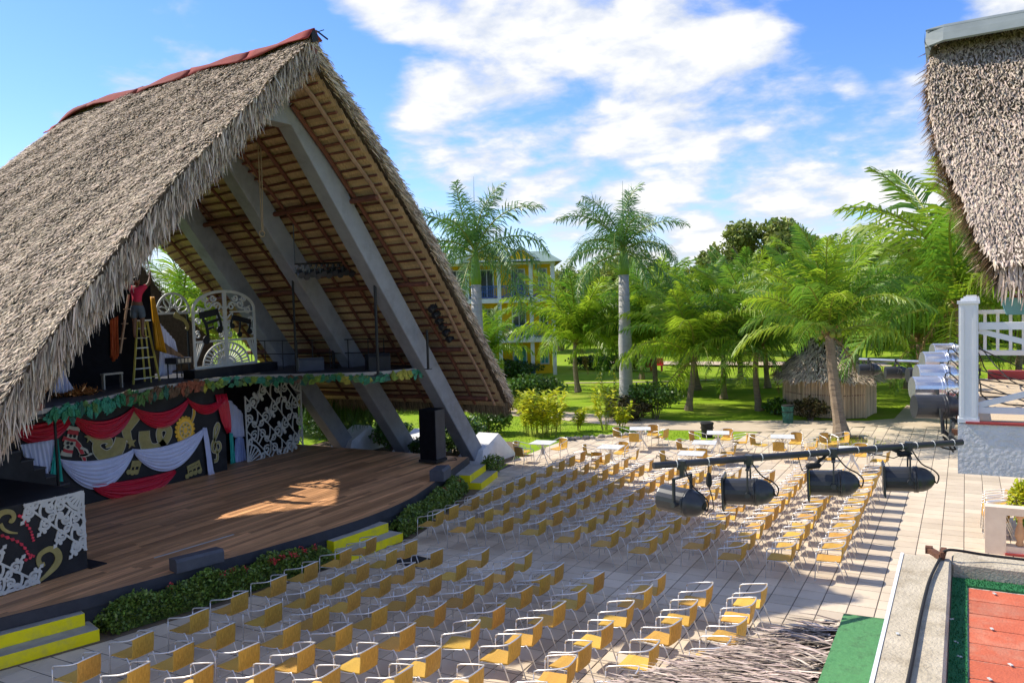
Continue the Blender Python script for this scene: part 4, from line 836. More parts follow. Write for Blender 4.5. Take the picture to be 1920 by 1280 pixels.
note(t, [([(373, 586), (384, 610), (388, 632)], .09), ([(404, 583), (410, 600), (413, 616)], .075)], [((384, 637), .125), ((409, 618), .11)], [((371, 592), (406, 584), .20), ((384, 606), (410, 598), .09), ((386, 617), (398, 613), .07)])
note(t, [([(434, 592), (430, 608)], .06), ([(449, 596), (446, 622)], .055), ([(467, 603), (464, 618)], .06)], [((433, 611), .085), ((447, 627), .085), ((465, 621), .095)], [((434, 595), (467, 603), .16)])
m = MB(); m.box(XA-.25, XA+.25, y0-.2, y1+.7, ZD, z0-.005); tag(mk('low_riser', m, 'black_paint'), 'low black riser under the white arched panel', 'platform')
# small fanlight behind
XF2 = -22.6
t = thing('fanlight_panel', 'white half round fanlight with petal cutouts behind the yellow drape', 'fanlight', (XF2, 18.3, 5.5)); fa = wall_frame(XF2)
ya, yb = at_x(293, 588, XF2).y, at_x(354, 588, XF2).y; zb = at_x(293, 588, XF2).z; r = (yb-ya)/2; yc2 = (ya+yb)/2
m = MB(); m.ribbon([(yc2+r*math.cos(a), zb+r*math.sin(a)*1.02) for a in np.linspace(0, math.pi, 20)], .07, fa, .04); m.ribbon([(ya, zb), (yb, zb)], .07, wall_frame(XF2+.003), .04); m.ribbon([(yc2+r*.3*math.cos(a), zb+r*.3*math.sin(a)) for a in np.linspace(0, math.pi, 10)], .05, fa, .04)
for a in np.linspace(.3, math.pi-.3, 5):
    c_, s_ = math.cos(a), math.sin(a); m.ribbon([(yc2+x*c_-y*s_, zb+x*s_+y*c_) for x, y in [(r*.3, 0), (r*.5, r*.13), (r*.75, r*.12), (r*.97, 0), (r*.75, -r*.12), (r*.5, -r*.13), (r*.3, 0)]], .04, wall_frame(XF2+.004), .035)
mk('petal_tracery', m, 'scroll_white', t)
m = MB(); m.bar((XF2-.02, ya+.1, ZD), (XF2-.02, ya+.1, zb), .05, .05); m.bar((XF2-.02, yb-.06, ZD), (XF2-.02, yb-.06, zb), .05, .05); mk('support', m, 'black_paint', t)
t = thing('gold_ribbon', 'pale gold ribbon cutout hanging under the fanlight', 'cutout', at_x(340, 600, -22.2)); q = yz(-22.2, smooth([(326, 588), (336, 595), (346, 601), (351, 612), (349, 618)], 4)); m = MB(); m.ribbon(q, [.16, .2, .2, .18, .12]+[.12]*(len(q)-5), wall_frame(-22.2), .02); mk('band', m, 'gold_paint', t)
# backstage thatched lean-to seen through the rear opening
t = thing('backstage_roof', 'dark brown thatched lean to roof behind the upper deck', 'thatched roof', (-26, 17, 0))
A_ = [at_x(262, 492, -25.0), at_x(303, 552, -25.0), at_x(400, 640, -25.0), at_x(400, 715, -25.0), at_x(240, 715, -25.0), at_x(240, 480, -25.0)]
m = MB(); m.prism([(p.y, p.z) for p in A_], wall_frame(-25.6), .6); mk('gable_wall', m, 'thatch_base', t)
k = 1500; a = rng.random(k); P = np.zeros((k, 3)); yy = np.interp(a, [0, .5, 1], [A_[0].y, A_[1].y, A_[2].y]); zz = np.interp(a, [0, .5, 1], [A_[0].z, A_[1].z, A_[2].z])
P[:, 0] = -25.0-rng.random(k)*1.4+.1; P[:, 1] = yy; P[:, 2] = zz+.05; D = np.tile([[0.15, .7, -.75]], (k, 1))+rng.normal(0, .25, (k, 3))
o = mkq('thatch_cover', strips(P, D, np.tile([[.3, .7, .7]], (k, 1)), rng.uniform(.2, .5, k), rng.uniform(.03, .06, k), rng.uniform(0, .08, k)), 6, 'thatch_fringe', t, F=SF); o['kind'] = 'stuff'
# ------------------------------------------------------------------ stepladder
t = thing('stepladder', 'yellow stepladder with a person on it on the upper deck', 'stepladder', (-20.95, 15.8, ZD))
lb = at_x(247, 722, -21.0); zt_ = 5.5
def lerp(a, b, f): return Vector(a)*(1-f)+Vector(b)*f
FL, FRr, TL, TR = (-20.9, 15.42, ZD), (-20.9, 16.02, ZD), (-20.98, 15.72, zt_), (-20.98, 15.95, zt_)
BL, BR = (-21.35, 16.15, ZD), (-21.25, 16.58, ZD)
for a, b, mt in ((FL, TL, 'ladder_yellow'), (FRr, TR, 'ladder_yellow'), (BL, (-21.02, 15.84, zt_), 'ladder_yellow'), (BR, (-21.0, 16.05, zt_), 'ladder_yellow')):
    m = MB(); m.bar(a, b, .05, .032); mk('rail', m, mt, t)
for f in (.04, .2, .37, .53, .69, .84):
    m = MB(); m.bar(lerp(FL, TL, f+.04), lerp(FRr, TR, f+.04), .09, .03); mk('step', m, 'scroll_white', t)
for f in (.05, .38, .72):
    m = MB(); m.bar(lerp(BL, (-21.02, 15.84, zt_), f+.02), lerp(BR, (-21.0, 16.05, zt_), f+.02), .03, .03); mk('brace', m, 'ladder_yellow', t)
m = MB(); m.obox((-20.99, 15.88, zt_+.015), (.12, 0, 0), (0, .21, 0), (0, 0, .02)); mk('top_plate', m, 'scroll_white', t)
# ------------------------------------------------------------------ person on the ladder
def skin(name, nodes, edges, mat, parent, sub=2, root=0):
    off = rootloc(parent); me = bpy.data.meshes.new(name); me.from_pydata([Vector(p)-off for p, r in nodes], edges, []); o = finish(name, me, parent, mat)
    sk = o.modifiers.new('skin', 'SKIN'); sk.use_smooth_shade = True
    for v, (p, r) in zip(me.skin_vertices[0].data, nodes): v.radius = (r, r) if not isinstance(r, tuple) else r
    me.skin_vertices[0].data[root].use_root = True
    ss = o.modifiers.new('sub', 'SUBSURF'); ss.levels = sub; ss.render_levels = sub
    return o
def person():
    bx, by, bz = -20.82, 15.62, 5.02
    t = thing('person', 'person in a pink shirt and grey shorts on the stepladder, arms raised to the drape', 'person', (bx, by, bz))
    F = Vector((-.55, .83, 0)).normalized(); S = Vector((F.y, -F.x, 0)); U = Vector((0, 0, 1)); B = Vector((bx, by, bz))
    def p(s, f, u): return B+S*s+F*f+U*u
    n = [(p(0, 0, .92), (.15, .11)), (p(0, .0, 1.08), (.135, .10)), (p(0, .02, 1.28), (.155, .105)), (p(0, .02, 1.42), (.12, .085)), (p(0, .03, 1.50), .055), (p(0, .05, 1.57), .08), (p(0, .06, 1.66), .098), (p(0, .05, 1.74), .07)]
    e = [(i, i+1) for i in range(7)]
    def chain(start, pts):
        k = start
        for q in pts: n.append(q); e.append((k, len(n)-1)); k = len(n)-1
        return k
    for sg in (-1, 1):
        chain(0, [(p(sg*.10, .0, .85), .095), (p(sg*.11, .05, .48), .06), (p(sg*.11, .0, .28), .055), (p(sg*.11, -.02, .08), .038), (p(sg*.12, .06, .035), .04), (p(sg*.13, .16, .02), .03)])
        h = chain(3, [(p(sg*.19, .03, 1.42), .062), (p(sg*.30, .14, 1.55), .048), (p(sg*.30, .28, 1.74), .036), (p(sg*.29, .31, 1.80), .03), (p(sg*.285, .33, 1.85), .032)])
        for k, (ds, du, ln) in enumerate(((-.03, .0, .07), (-.012, .0, .085), (.006, .0, .09), (.024, -.004, .08))):
            chain(h, [(p(sg*(.285+ds), .345, 1.885), .009), (p(sg*(.285+ds), .38, 1.885+ln*.6), .008)])
        chain(h-1, [(p(sg*.25, .33, 1.83), .010), (p(sg*.235, .36, 1.86), .009)])
    skin('body', n, e, 'skin', t)
    n = [(p(0, 0, .97), (.165, .125)), (p(0, .0, 1.1), (.15, .12)), (p(0, .02, 1.28), (.175, .125)), (p(0, .02, 1.43), (.135, .10)), (p(-.19, .03, 1.43), .08), (p(-.27, .11, 1.51), .07), (p(.19, .03, 1.43), .08), (p(.27, .11, 1.51), .07)]
    skin('shirt', n, [(0, 1), (1, 2), (2, 3), (3, 4), (4, 5), (3, 6), (6, 7)], 'shirt_pink', t)
    n = [(p(0, 0, .90), (.165, .125)), (p(0, 0, .98), (.155, .12)), (p(.10, .0, .82), .118), (p(.115, .04, .55), .10), (p(-.10, .0, .82), .118), (p(-.115, .04, .55), .10)]
    skin('shorts', n, [(0, 1), (0, 2), (2, 3), (0, 4), (4, 5)], 'shorts_grey', t)
    n = [(p(0, .01, 1.62), .085), (p(0, .02, 1.70), .10), (p(0, .05, 1.755), .075)]
    skin('hair', n, [(0, 1), (1, 2)], 'hair', t, 1)
person()
# ------------------------------------------------------------------ stage odds and ends
def wedge(name, label, c, yaw, w, d, h, group=None, mat='box_black'):
    t = thing(name, label, 'monitor speaker', c, group); cs, sn = math.cos(yaw), math.sin(yaw)
    X, Y = Vector((cs, sn, 0)), Vector((-sn, cs, 0)); C = Vector(c); m = MB()
    pr = [(-d/2, 0), (d/2, 0), (d/2, h*.80), (d*.36, h), (-d/2, h*.92)]
    A = [C+X*a+Y*(-w/2)+Vector((0, 0, b)) for a, b in pr]; B2 = [C+X*a+Y*(w/2)+Vector((0, 0, b)) for a, b in pr]; k = len(pr)
    m.add(A+B2, [tuple(range(k)), tuple(reversed(range(k, 2*k)))]+[(i, k+i, k+(i+1) % k, (i+1) % k) for i in range(k)]); mk('cabinet', m, mat, t)
    m = MB(); m.obox(C+X*(-d*.16)+Vector((0, 0, h*.74)), X*d*.001, Y*w*.001, Vector((0, 0, .001))); mk('grille', m, 'black_cloth', t)
wedge('monitor_speaker', 'long low black monitor box on the stage edge behind the red flowers', at_z(370, 1060, ZS), R(-15), .98, .34, .26)
wedge('monitor_speaker', 'black wedge monitor on the right stage edge above the hedge', at_z(826, 897, ZS), R(17), .75, .42, .34)
t = thing('speaker_tower', 'tall black loudspeaker tower at the right of the stage', 'loudspeaker', at_z(815, 866, ZS)); c = at_z(815, 866, ZS)
m = MB(); m.box(c.x-.36, c.x+.24, c.y-.28, c.y+.28, ZS+.12, ZS+1.72); mk('cabinet', m, 'black_cloth', t)
m = MB(); m.box(c.x-.40, c.x+.28, c.y-.32, c.y+.32, ZS+.03, ZS+.12); mk('base', m, 'rubber', t)
m = MB(); m.box(c.x+.241, c.x+.262, c.y-.26, c.y+.27, ZS+.14, ZS+1.70); mk('grille', m, 'fascia_black', t)
m = MB(); m.tube([(c.x+.3, c.y+.3, ZS+.01), (c.x+.5, c.y+.55, ZS+.01), (c.x+.25, c.y+.8, ZS+.01)], .012, 5); tag(mk('cable', m, 'rubber'), 'thin black cable on the planks behind the loudspeaker tower', 'cable')
for (px, py, w, h, lab) in ((606, 683, .8, .42, 'sloped grey wedge speaker on the upper deck by the middle beam'), (737, 683, .7, .55, 'black speaker box on the upper deck next to the front beam')):
    c = at_z(px, py+12, ZD+.02); wedge('monitor_speaker', lab, (c.x-.9, c.y+.4, ZD), R(-40), w, .6, h, mat='black_paint' if px > 700 else 'box_black')
pa_, pb2 = at_z(289, 1045, ZS), at_z(438, 1001, ZS); m = MB(); m.bar(pa_-Vector((0, 0, .003)), pb2-Vector((0, 0, .003)), .05, .006); tag(mk('white_strip', m, 'scroll_white'), 'thin white strip lying on the planks near the stage front', 'batten')  # thin pale strip set flat into the plank surface
# poles, railing
for (px, py0, py1, r_, lab) in ((556, 490, 700, .035, 'thin black pole on the upper deck under the hanging lamps'), (709, 470, 702, .045, 'black mast rising from the deck edge in front of the front beam'), (626, 604, 690, .05, 'short black mast in front of the middle beam'), (803, 618, 692, .04, 'short black pipe strapped against the front beam')):
    c = at_z(px, py1, ZD); e = at_x(px-3, py0, c.x); m = MB(); m.tube([(c.x, c.y, ZD), (c.x, c.y, e.z)], r_, 8); o = thing('mast', lab, 'mast', (c.x, c.y, ZD)); mk('pipe', m, 'pipe_black', o)
    m = MB(); m.box(c.x-.09, c.x+.09, c.y-.09, c.y+.09, ZD, ZD+.02); mk('base_plate', m, 'pipe_black', o)
t = thing('deck_railing', 'thin black railing along the back right of the upper deck', 'railing', (-19, 20.6, ZD))
rp = [(-21.6, 20.6), (-20.3, 20.75), (-19.2, 21.0), (-18.0, 21.4), (-16.9, 21.9)]
for z in (.5, .95): m = MB(); m.tube([(x, y, ZD+z) for x, y in rp], .017, 5); mk('rail', m, 'pipe_black', t)
for x, y in smooth(rp, 2): m = MB(); m.tube([(x, y, ZD), (x, y, ZD+.97)], .017, 5); mk('post', m, 'pipe_black', t)
c = at_z(330, 690, ZD); t = thing('equipment_rack', 'small dark sound mixer on a stand beside the white cloth', 'sound mixer', (-21.2, c.y+.3, ZD))
m = MB(); m.box(-21.5, -21.0, 17.0, 17.6, 4.15, 4.33); mk('mixer', m, 'fascia_black', t)
for dx, dy in ((-.2, .05), (.2, .05), (-.2, .55), (.2, .55)): m = MB(); m.bar((-21.25+dx, 17.0+dy, ZD), (-21.25+dx, 17.0+dy, 4.15), .03, .03); mk('leg', m, 'pipe_black', t)
for k in range(4): m = MB(); m.box(-20.99, -20.98, 17.05+k*.13, 17.14+k*.13, 4.18, 4.3); mk('fader_strip', m, 'stone', t)
t = thing('low_bench', 'low bench frame standing on the upper deck left of the stepladder', 'bench', at_z(212, 726, ZD)); c = at_z(212, 728, ZD)
m = MB(); m.box(c.x-.1, c.x+.05, c.y-.3, c.y+.3, ZD+.38, ZD+.43); mk('seat', m, 'stone', t)
for dy in (-.28, .26): m = MB(); m.box(c.x-.08, c.x+.02, c.y+dy, c.y+dy+.04, ZD, ZD+.38); mk('leg', m, 'stone', t)
t = thing('wall_ladder', 'thin brown wooden pole ladder leaning by the striped costume', 'ladder', at_x(224, 660, -21.1)); m = MB(); a, b = at_x(225, 662, -21.0), at_x(241, 552, -21.0); m.bar(a, b, .05, .05); mk('rail', m, 'pole_tan', t)
for f in (.25, .5, .75): m = MB(); q = lerp(a, b, f); m.bar(q-Vector((0, .1, 0)), q+Vector((0, .12, 0)), .03, .03); mk('rung', m, 'pole_tan', t)
# hanging rope
t = thing('hanging_rope', 'double rope hanging from the roof in front of the middle beam', 'rope', at_x(487, 430, -17.0)); a, b = at_x(482, 235, -17.0), at_x(491, 435, -17.0)
m = MB(); m.tube([a, lerp(a, b, .5), b], .018, 5); m.tube([a+Vector((0, .1, 0)), lerp(a, b, .5)+Vector((0, .09, 0)), b+Vector((0, .04, 0))], .018, 5); mk('strand', m, 'rope', t)
m = MB(); m.tube([b+Vector((0, .1*math.cos(k), .08*math.sin(k)-.05)) for k in np.linspace(0, 6, 12)], .02, 5); mk('coil', m, 'rope', t)
# ------------------------------------------------------------------ spot lamps
def par(label, c, axis, ln, dia, body='par_black', hang=None, group='stage lamps', gel=True, ring=False, parts=True, yoke_side=None):
    """theatre can: c = centre of the body, axis = where it shines, hang = z of the pipe above"""
    t = thing('spot_lamp', label, 'spot lamp', c, group); ax = Vector(axis).normalized(); C = Vector(c); r = dia/2
    m = MB(); m.lathe([(r*.98, ln*.5), (r, ln*.47), (r, -ln*.08), (r*1.06, -ln*.09), (r*1.06, -ln*.13), (r, -ln*.14)], C, ax, 20); mk('barrel', m, body, t, smooth=False)
    m = MB(); m.lathe([(r*1.07, -ln*.141), (r*1.07, -ln*.18), (r*1.0, -ln*.185), (r*.97, -ln*.27), (r*.86, -ln*.36), (r*.66, -ln*.44), (r*.42, -ln*.49), (r*.40, -ln*.5)], C, ax, 20); mk('rear_dome', m, body, t, smooth=True)
    if not parts: return t
    m = MB(); m.lathe([(r*.3, -ln*.5), (r*.3, -ln*.52), (r*.1, -ln*.525)], C, ax, 10); mk('rear_cap', m, 'rubber', t)
    up = Vector((0, 0, 1)); sd = ax.cross(up).normalized(); u2 = sd.cross(ax)
    if gel:
        h = r*1.18; m = MB()
        for a_, b_, w_, h_ in ((0, 1.0, 1.0, .1), (0, -1.0, 1.0, .1), (1, 0, .1, 1.0), (-1, 0, .1, 1.0)):
            m.obox(C+ax*(ln*.51)+sd*h*a_*.98+u2*h*b_*.98, ax*.006, sd*h*(w_ if not a_ else .12), u2*h*(h_*1.0 if a_ else .12))
        m.obox(C+ax*(ln*.53), ax*.004, sd*h, u2*h); mk('gel_frame', m, 'par_black', t)
    if ring:
        m = MB(); m.lathe([(r*1.03, ln*.485), (r*1.03, ln*.502), (r*.9, ln*.503)], C, ax, 20); mk('gel_ring', m, 'gel_yellow', t)
    if hang is not None:
        top = hang-.055; m = MB(); d = (Vector((-.876, -.48, 0)) if yoke_side is None else Vector(yoke_side)); w = r*1.22; P0 = C+sd*w; P1 = C-sd*w
        zt = min(top, C.z+r*1.9)
        m.bar(P0-up*.02, Vector((P0.x, P0.y, zt)), .03, .012, up=ax); m.bar(P1-up*.02, Vector((P1.x, P1.y, zt)), .03, .012, up=ax); m.bar(Vector((P0.x, P0.y, zt)), Vector((P1.x, P1.y, zt)), .03, .012); mk('yoke', m, 'par_black', t)
        for P_ in (P0, P1): m = MB(); m.lathe([(.022, -.025), (.022, .025)], P_, sd, 8); mk('yoke_knob', m, 'par_black', t)
        m = MB(); m.bar(Vector((C.x, C.y, zt)), Vector((C.x, C.y, hang)), .04, .03); m.obox((C.x, C.y, hang), (.03, 0, 0), (0, .035, 0), (0, 0, .035)); mk('clamp', m, 'par_black', t)
    e_ = (C-ax*ln*.05+up*(hang-C.z-.02)) if hang is not None else C-ax*ln*.2+up*(-r-.1)
    m = MB(); m.tube(smooth([tuple(q) for q in (C-ax*ln*.5, C-ax*ln*.56-up*.03, C-ax*ln*.60+up*.03, C-ax*ln*.48+up*(r-.02), C-ax*ln*.25+up*(r+.03), e_)], 3), .006, 5); mk('lead', m, 'rubber', t)
    return t
for k in range(11):
    px = 562+k*10.5; c = at_x(px, 512-k*.6+(k % 2)*4, -17.0)
    par('small black lamp, %s from the left on the bar under the roof' % ['first', 'second', 'third', 'fourth', 'fifth', 'sixth', 'seventh', 'eighth', 'ninth', 'tenth', 'eleventh'][k], (c.x, c.y, c.z), (.75, -.35, -.45), .30, .2, group='lamps on the bar under the roof', gel=False, hang=at_x(px, 500, -17.0).z+.05)
a, b = at_x(553, 499, -17.0), at_x(674, 495, -17.0); t = thing('lamp_bar', 'black lamp bar carrying a row of small lamps under the roof', 'lamp bar', a); m = MB(); m.tube([a+Vector((0, 0, .06)), b+Vector((0, 0, .06))], .03, 8); mk('pipe', m, 'pipe_black', t); m = MB(); m.tube([a+Vector((0, 0, .06)), (a.x, a.y, a.z+1.2)], .015, 5); m.tube([b+Vector((0, 0, .06)), (b.x, b.y, b.z+.7)], .015, 5); mk('drop_rod', m, 'pipe_black', t)
XQ = -14.7; pb = MB()
for k in range(6):
    px, py = 812+k*6.6, 577+k*11.2; c = at_x(px, py, XQ); par('small black lamp, %s of the column on the right roof slope' % ['first', 'second', 'third', 'fourth', 'fifth', 'lowest'][k], (c.x, c.y, c.z), (-.25, -.75, -.5), .30, .22, group='lamps on the right roof slope', gel=False, hang=c.z+.28)
    pb.bar((c.x-.2, c.y+.1, c.z+.2), (c.x+.2, c.y+.1, c.z+.2), .03, .03)
a, b = at_x(806, 566, XQ), at_x(851, 640, XQ); t = thing('lamp_bar', 'sloping lamp bar with six lamps on the right roof slope', 'lamp bar', a); m = MB(); m.tube([a+Vector((0, .1, .2)), b+Vector((0, .1, .2))], .03, 6); m.add(pb.v, pb.f); mk('pipe', m, 'pipe_black', t)
a, b = at_x(862, 652, -14.5), at_x(892, 702, -14.5); m = MB(); m.bar(a+Vector((0, .1, .1)), b+Vector((0, .1, .1)), .2, .08); tag(mk('cable_tray', m, 'pole_red'), 'dark board fixed to the roof slope below the lamp column', 'board')

# ================================================================== chairs
def make_chair(name, label, group):
    t = thing(name, label, 'chair', (0, 0, 0), group)
    # faces -x; origin on the floor
    m = MB(); rows_t = []; rows_b = []
    for x in np.linspace(-.31, .205, 6):
        zc = .445-.012*math.sin((x+.31)/.515*math.pi)-.02*max(0, (-x-.235)/.075); r = []
        w = .235-.02*max(0, x)/.2
        for y in np.linspace(-w, w, 5): r.append((x, y, zc-.010*(1-(y/w)**2)))
        rows_t.append(r); rows_b.append([(a, b, c-.022) for a, b, c in r])
    m.grid([r[::-1] for r in rows_t]); m.grid(rows_b)
    for rr in (0, -1): m.grid([rows_t[rr], rows_b[rr]] if rr == -1 else [rows_b[rr], rows_t[rr]])
    for k, fl in ((0, 1), (-1, 0)):
        a, b = [r[k] for r in rows_t], [r[k] for r in rows_b]; m.grid([a, b] if fl else [b, a])
    mk('seat', m, 'wicker', t, smooth=False)
    def hoop(y):   # height and x of the bent tube across the back
        f = 1-(y/.275)**2; return .185+.095*max(0, f)**.6, .742+.05*max(0, f)**.7
    m = MB(); rf, rb = [], []
    for z in np.linspace(0, 1, 5):
        a, b = [], []
        for y in np.linspace(-.205, .205, 7):
            hx, hz = hoop(y*1.12); z0_ = .43; zz = z0_+(hz-.005-z0_)*z; x = .195+(hx-.195)*(z**.9)+.01*math.sin(z*3.14)
            a.append((x-.008, y, zz)); b.append((x+.012, y, zz))
        rf.append(a); rb.append(b)
    m.grid(rf); m.grid([r[::-1] for r in rb])
    for rr in (0, -1): m.grid([rf[rr], rb[rr]])
    for k in (0, -1): m.grid([[r[k] for r in rf], [r[k] for r in rb]])
    mk('backrest', m, 'wicker_back', t)
    pts = [(-.29, .268, .60), (-.28, .271, .645), (-.23, .273, .668), (-.06, .273, .700), (.09, .266, .728), (.182, .240, .748)]
    arc = [(hoop(y)[0]+.004, y, hoop(y)[1]) for y in np.linspace(.208, -.208, 9)]
    full = pts+arc+[(x, -y, z) for x, y, z in reversed(pts)]
    m = MB(); m.tube(full, .0125, 6); mk('armrest', m, 'aluminium', t, smooth=True)
    for s in (1, -1):
        m = MB(); m.tube([(-.29, s*.272, .605), (-.298, s*.270, .45), (-.325, s*.265, .012)], .0108, 6); m.tube([(-.326, s*.265, .014), (-.327, s*.265, 0)], .016, 6); mk('leg', m, 'aluminium', t, smooth=True)
    for s in (1, -1):
        m = MB(); m.tube([(.10, s*.235, .44), (.16, s*.235, .37), (.30, s*.232, .012)], .0108, 6); m.tube([(.3, s*.232, .014), (.301, s*.232, 0)], .016, 6); mk('leg', m, 'aluminium', t, smooth=True)
    m = MB()
    for s in (1, -1): m.tube([(-.30, s*.27, .40), (.06, s*.238, .418), (.10, s*.236, .44)], .0085, 5)
    m.tube([(-.26, -.262, .405), (-.26, .262, .405)], .008, 5); mk('stretcher', m, 'aluminium', t, smooth=True)
    return t
ORD = ['first', 'second', 'third', 'fourth', 'fifth', 'sixth', 'seventh', 'eighth', 'ninth', 'tenth', 'eleventh', 'twelfth', 'thirteenth', 'fourteenth', 'fifteenth', 'sixteenth', 'seventeenth']
CS = 0.92; chair0 = None
def chair(x, y, rz, label, group, z=0.012):
    global chair0
    if chair0 is None: chair0 = make_chair('chair', label, group); o = chair0
    else: o = dup(chair0)
    o['label'] = label; o['group'] = group; o['category'] = 'chair'; o.location = (x, y, z); o.scale = (CS, CS, CS*1.02); o.rotation_euler = (0, 0, rz); return o
# near block: far end of each back measured along its row
NEAR = [(-11.05, [7.42, 8.32, 9.37, 10.25, 11.19, 12.04, 13.01, 13.88]), (-10.13, [7.52, 8.30, 9.11, 10.11, 11.0, 11.73, 12.43, 13.34, 14.06]), (-9.24, [7.05, 7.87, 8.73, 9.59, 10.33, 11.16, 11.99, 12.75, 13.75]),
        (-8.42, [7.4, 8.23, 9.04, 9.88, 10.75, 11.63, 12.42, 13.31, 14.16]), (-7.54, [7.75, 8.59, 9.43, 10.3, 11.26, 12.17, 12.89, 13.59, 14.31]), (-6.65, [8.2, 9.05, 9.72, 10.77, 11.61, 12.59, 13.28, 13.9]), (-5.79, [8.62, 9.46, 10.59, 11.28, 12.11, 12.93, 13.78]),
        (-4.74, [8.5, 9.35, 10.26, 10.82, 11.66, 12.56, 13.43, 14.14]), (-3.86, [9.4, 10.3, 11.25, 12.21, 13.04, 13.95]), (-2.98, [10.9, 11.8, 12.67, 13.52, 14.26])]
rown = ['row nearest the stage', 'second row from the stage', 'third row from the stage', 'fourth row from the stage', 'fifth row from the stage', 'sixth row from the stage', 'seventh row from the stage', 'eighth row from the stage', 'ninth row from the stage', 'tenth row from the stage', 'last row along the aisle']
for ri, (X, ys_) in enumerate(NEAR):
    n_ = len(ys_)
    for k, y in enumerate(ys_):
        from_far = n_-1-k
        lab = 'armchair %s from the cross aisle, %s, near block' % (ORD[from_far], rown[ri])
        xo = 0.05*math.sin(k*2.1+ri) if ri not in (0, 1) else 0
        chair(X*1.02-.235+random.gauss(0, .02), y*1.02-.20, random.gauss(0, .075), lab, 'wicker chairs of the near seating block')
FARB = [(-10.9, 16.28, [16.28, 16.92, 17.9, 18.5, 19.04, 19.7, 20.39, 21.06, 22.1, 22.95, 23.7, 24.5]), (-9.98, 16.13, None), (-9.15, 16.47, None), (-8.36, 16.6, None), (-7.4, 16.38, None), (-6.53, 16.41, None), (-5.63, 16.29, None), (-4.71, 17.02, None), (-3.86, 16.61, None), (-2.97, 16.97, None), (-2.1, 17.28, None)]
for ri, (X, y0_, ys_) in enumerate(FARB):
    if ys_ is None:
        ys_ = []; y = y0_; endy = [0, 24.6, 24.3, 24.2, 24.4, 24.6, 24.4, 24.4, 24.9, 25.2, 25.6][ri]
        while y < endy: ys_.append(y); y += random.uniform(.79, .86)
    for k, y in enumerate(ys_):
        lab = 'armchair %s from the cross aisle, %s, far block' % (ORD[k], rown[ri])
        chair(X*1.02-.235+(.08*(y-20)/8 if ri == 0 else 0), y*1.02-.18, random.gauss(0, .07), lab, 'wicker chairs of the far seating block')
# ------------------------------------------------------------------ cafe tables
def make_table():
    t = thing('cafe_table', 'x', 'table', (0, 0, 0), 'white cafe tables beyond the seating')
    m = MB(); m.box(-.40, .40, -.40, .40, .72, .745); o = mk('tabletop', m, 'table_white', t); bv = o.modifiers.new('bevel', 'BEVEL'); bv.width = .01; bv.segments = 2
    m = MB(); m.lathe([(.03, .35), (.03, .6), (.12, .70), (.14, .72)], (0, 0, 0), n=10); m.lathe([(.05, .30), (.05, .42)], (0, 0, 0), n=10); mk('column', m, 'aluminium', t)
    for k in range(4):
        a = k*math.pi/2+math.pi/4; c, s = math.cos(a), math.sin(a)
        m = MB(); m.tube([(c*.04, s*.04, .52), (c*.10, s*.10, .34), (c*.24, s*.24, .16), (c*.36, s*.36, .01)], .016, 6)
        m.tube([(c*.05, s*.05, .45), (c*.14, s*.14, .60), (c*.30, s*.30, .715)], .012, 5); mk('leg', m, 'aluminium', t)
    return t
TB = [((-13.12, 25.9), .12, 'beside the white beam footing', [(-.80, -.15, 0.1), (-.35, -.85, 1.3), (.25, .85, -1.8)]), ((-10.55, 25.9), .1, 'just behind the front rows', [(-.78, .1, 3.0), (.75, -.05, 0.1), (.05, .85, -1.6), (-.1, -.8, 1.6)]), ((-10.95, 29.9), .35, 'near the lawn by the royal palm', [(-.8, -.05, 2.9), (.75, .25, .3), (.1, -.82, 1.7), (.2, .85, -1.3)]),
      ((-7.85, 27.75), .2, 'mid terrace', [(-.8, .3, 2.8), (.8, .1, .2), (.2, -.8, 1.5)]), ((-7.7, 25.7), .15, 'behind the rows under the pipe end', [(-.8, .1, 3.1), (.05, -.8, 1.5), (.78, .2, 0.0)]), ((-7.95, 29.9), .25, 'beside the small black bin', [(-.8, 0, 2.9), (.8, .1, .3), (.1, .8, -1.6)]),
      ((-5.65, 29.8), .2, 'left of the palm planter', [(-.85, 0, 2.9), (.05, -.82, 1.6), (.3, .85, -1.5), (.95, -.1, .25)]), ((-3.2, 28.2), .1, 'under the lamp pipe by the planter', [(-.8, -.3, 2.9), (.15, .85, -1.6), (.85, .0, 0.2)])]
tb0 = None
for (c, rz, lab, chs) in TB:
    if tb0 is None: tb0 = make_table(); o = tb0
    else: o = dup(tb0)
    o.location = (c[0], c[1], .012); o.rotation_euler = (0, 0, rz); o['label'] = 'square white cafe table '+lab
    for k, (dx, dy, r_) in enumerate(chs):
        side = {True: 'left', False: 'right'}[dx < 0] if abs(dx) > abs(dy) else ('far', 'near')[dy < 0]
        chair(c[0]+dx, c[1]+dy, r_+math.pi*(1 if abs(dx) > abs(dy) else 1) if abs(dx) <= abs(dy) else (math.pi if dx < 0 else 0)+random.uniform(-.3, .3), ('armchair at the %s side of the table %s' % (side, lab)), 'wicker chairs round the cafe tables')
for k, (x, y, rz) in enumerate([(-4.3, 30.9, 2.4), (-3.9, 31.3, .6), (-4.7, 27.7, .3)]):
    chair(x, y, rz, ['wicker armchair just in front of the palm planter, left one', 'wicker armchair touching the near edge of the palm planter', 'lone wicker armchair between the last two cafe tables'][k], 'wicker chairs round the cafe tables')
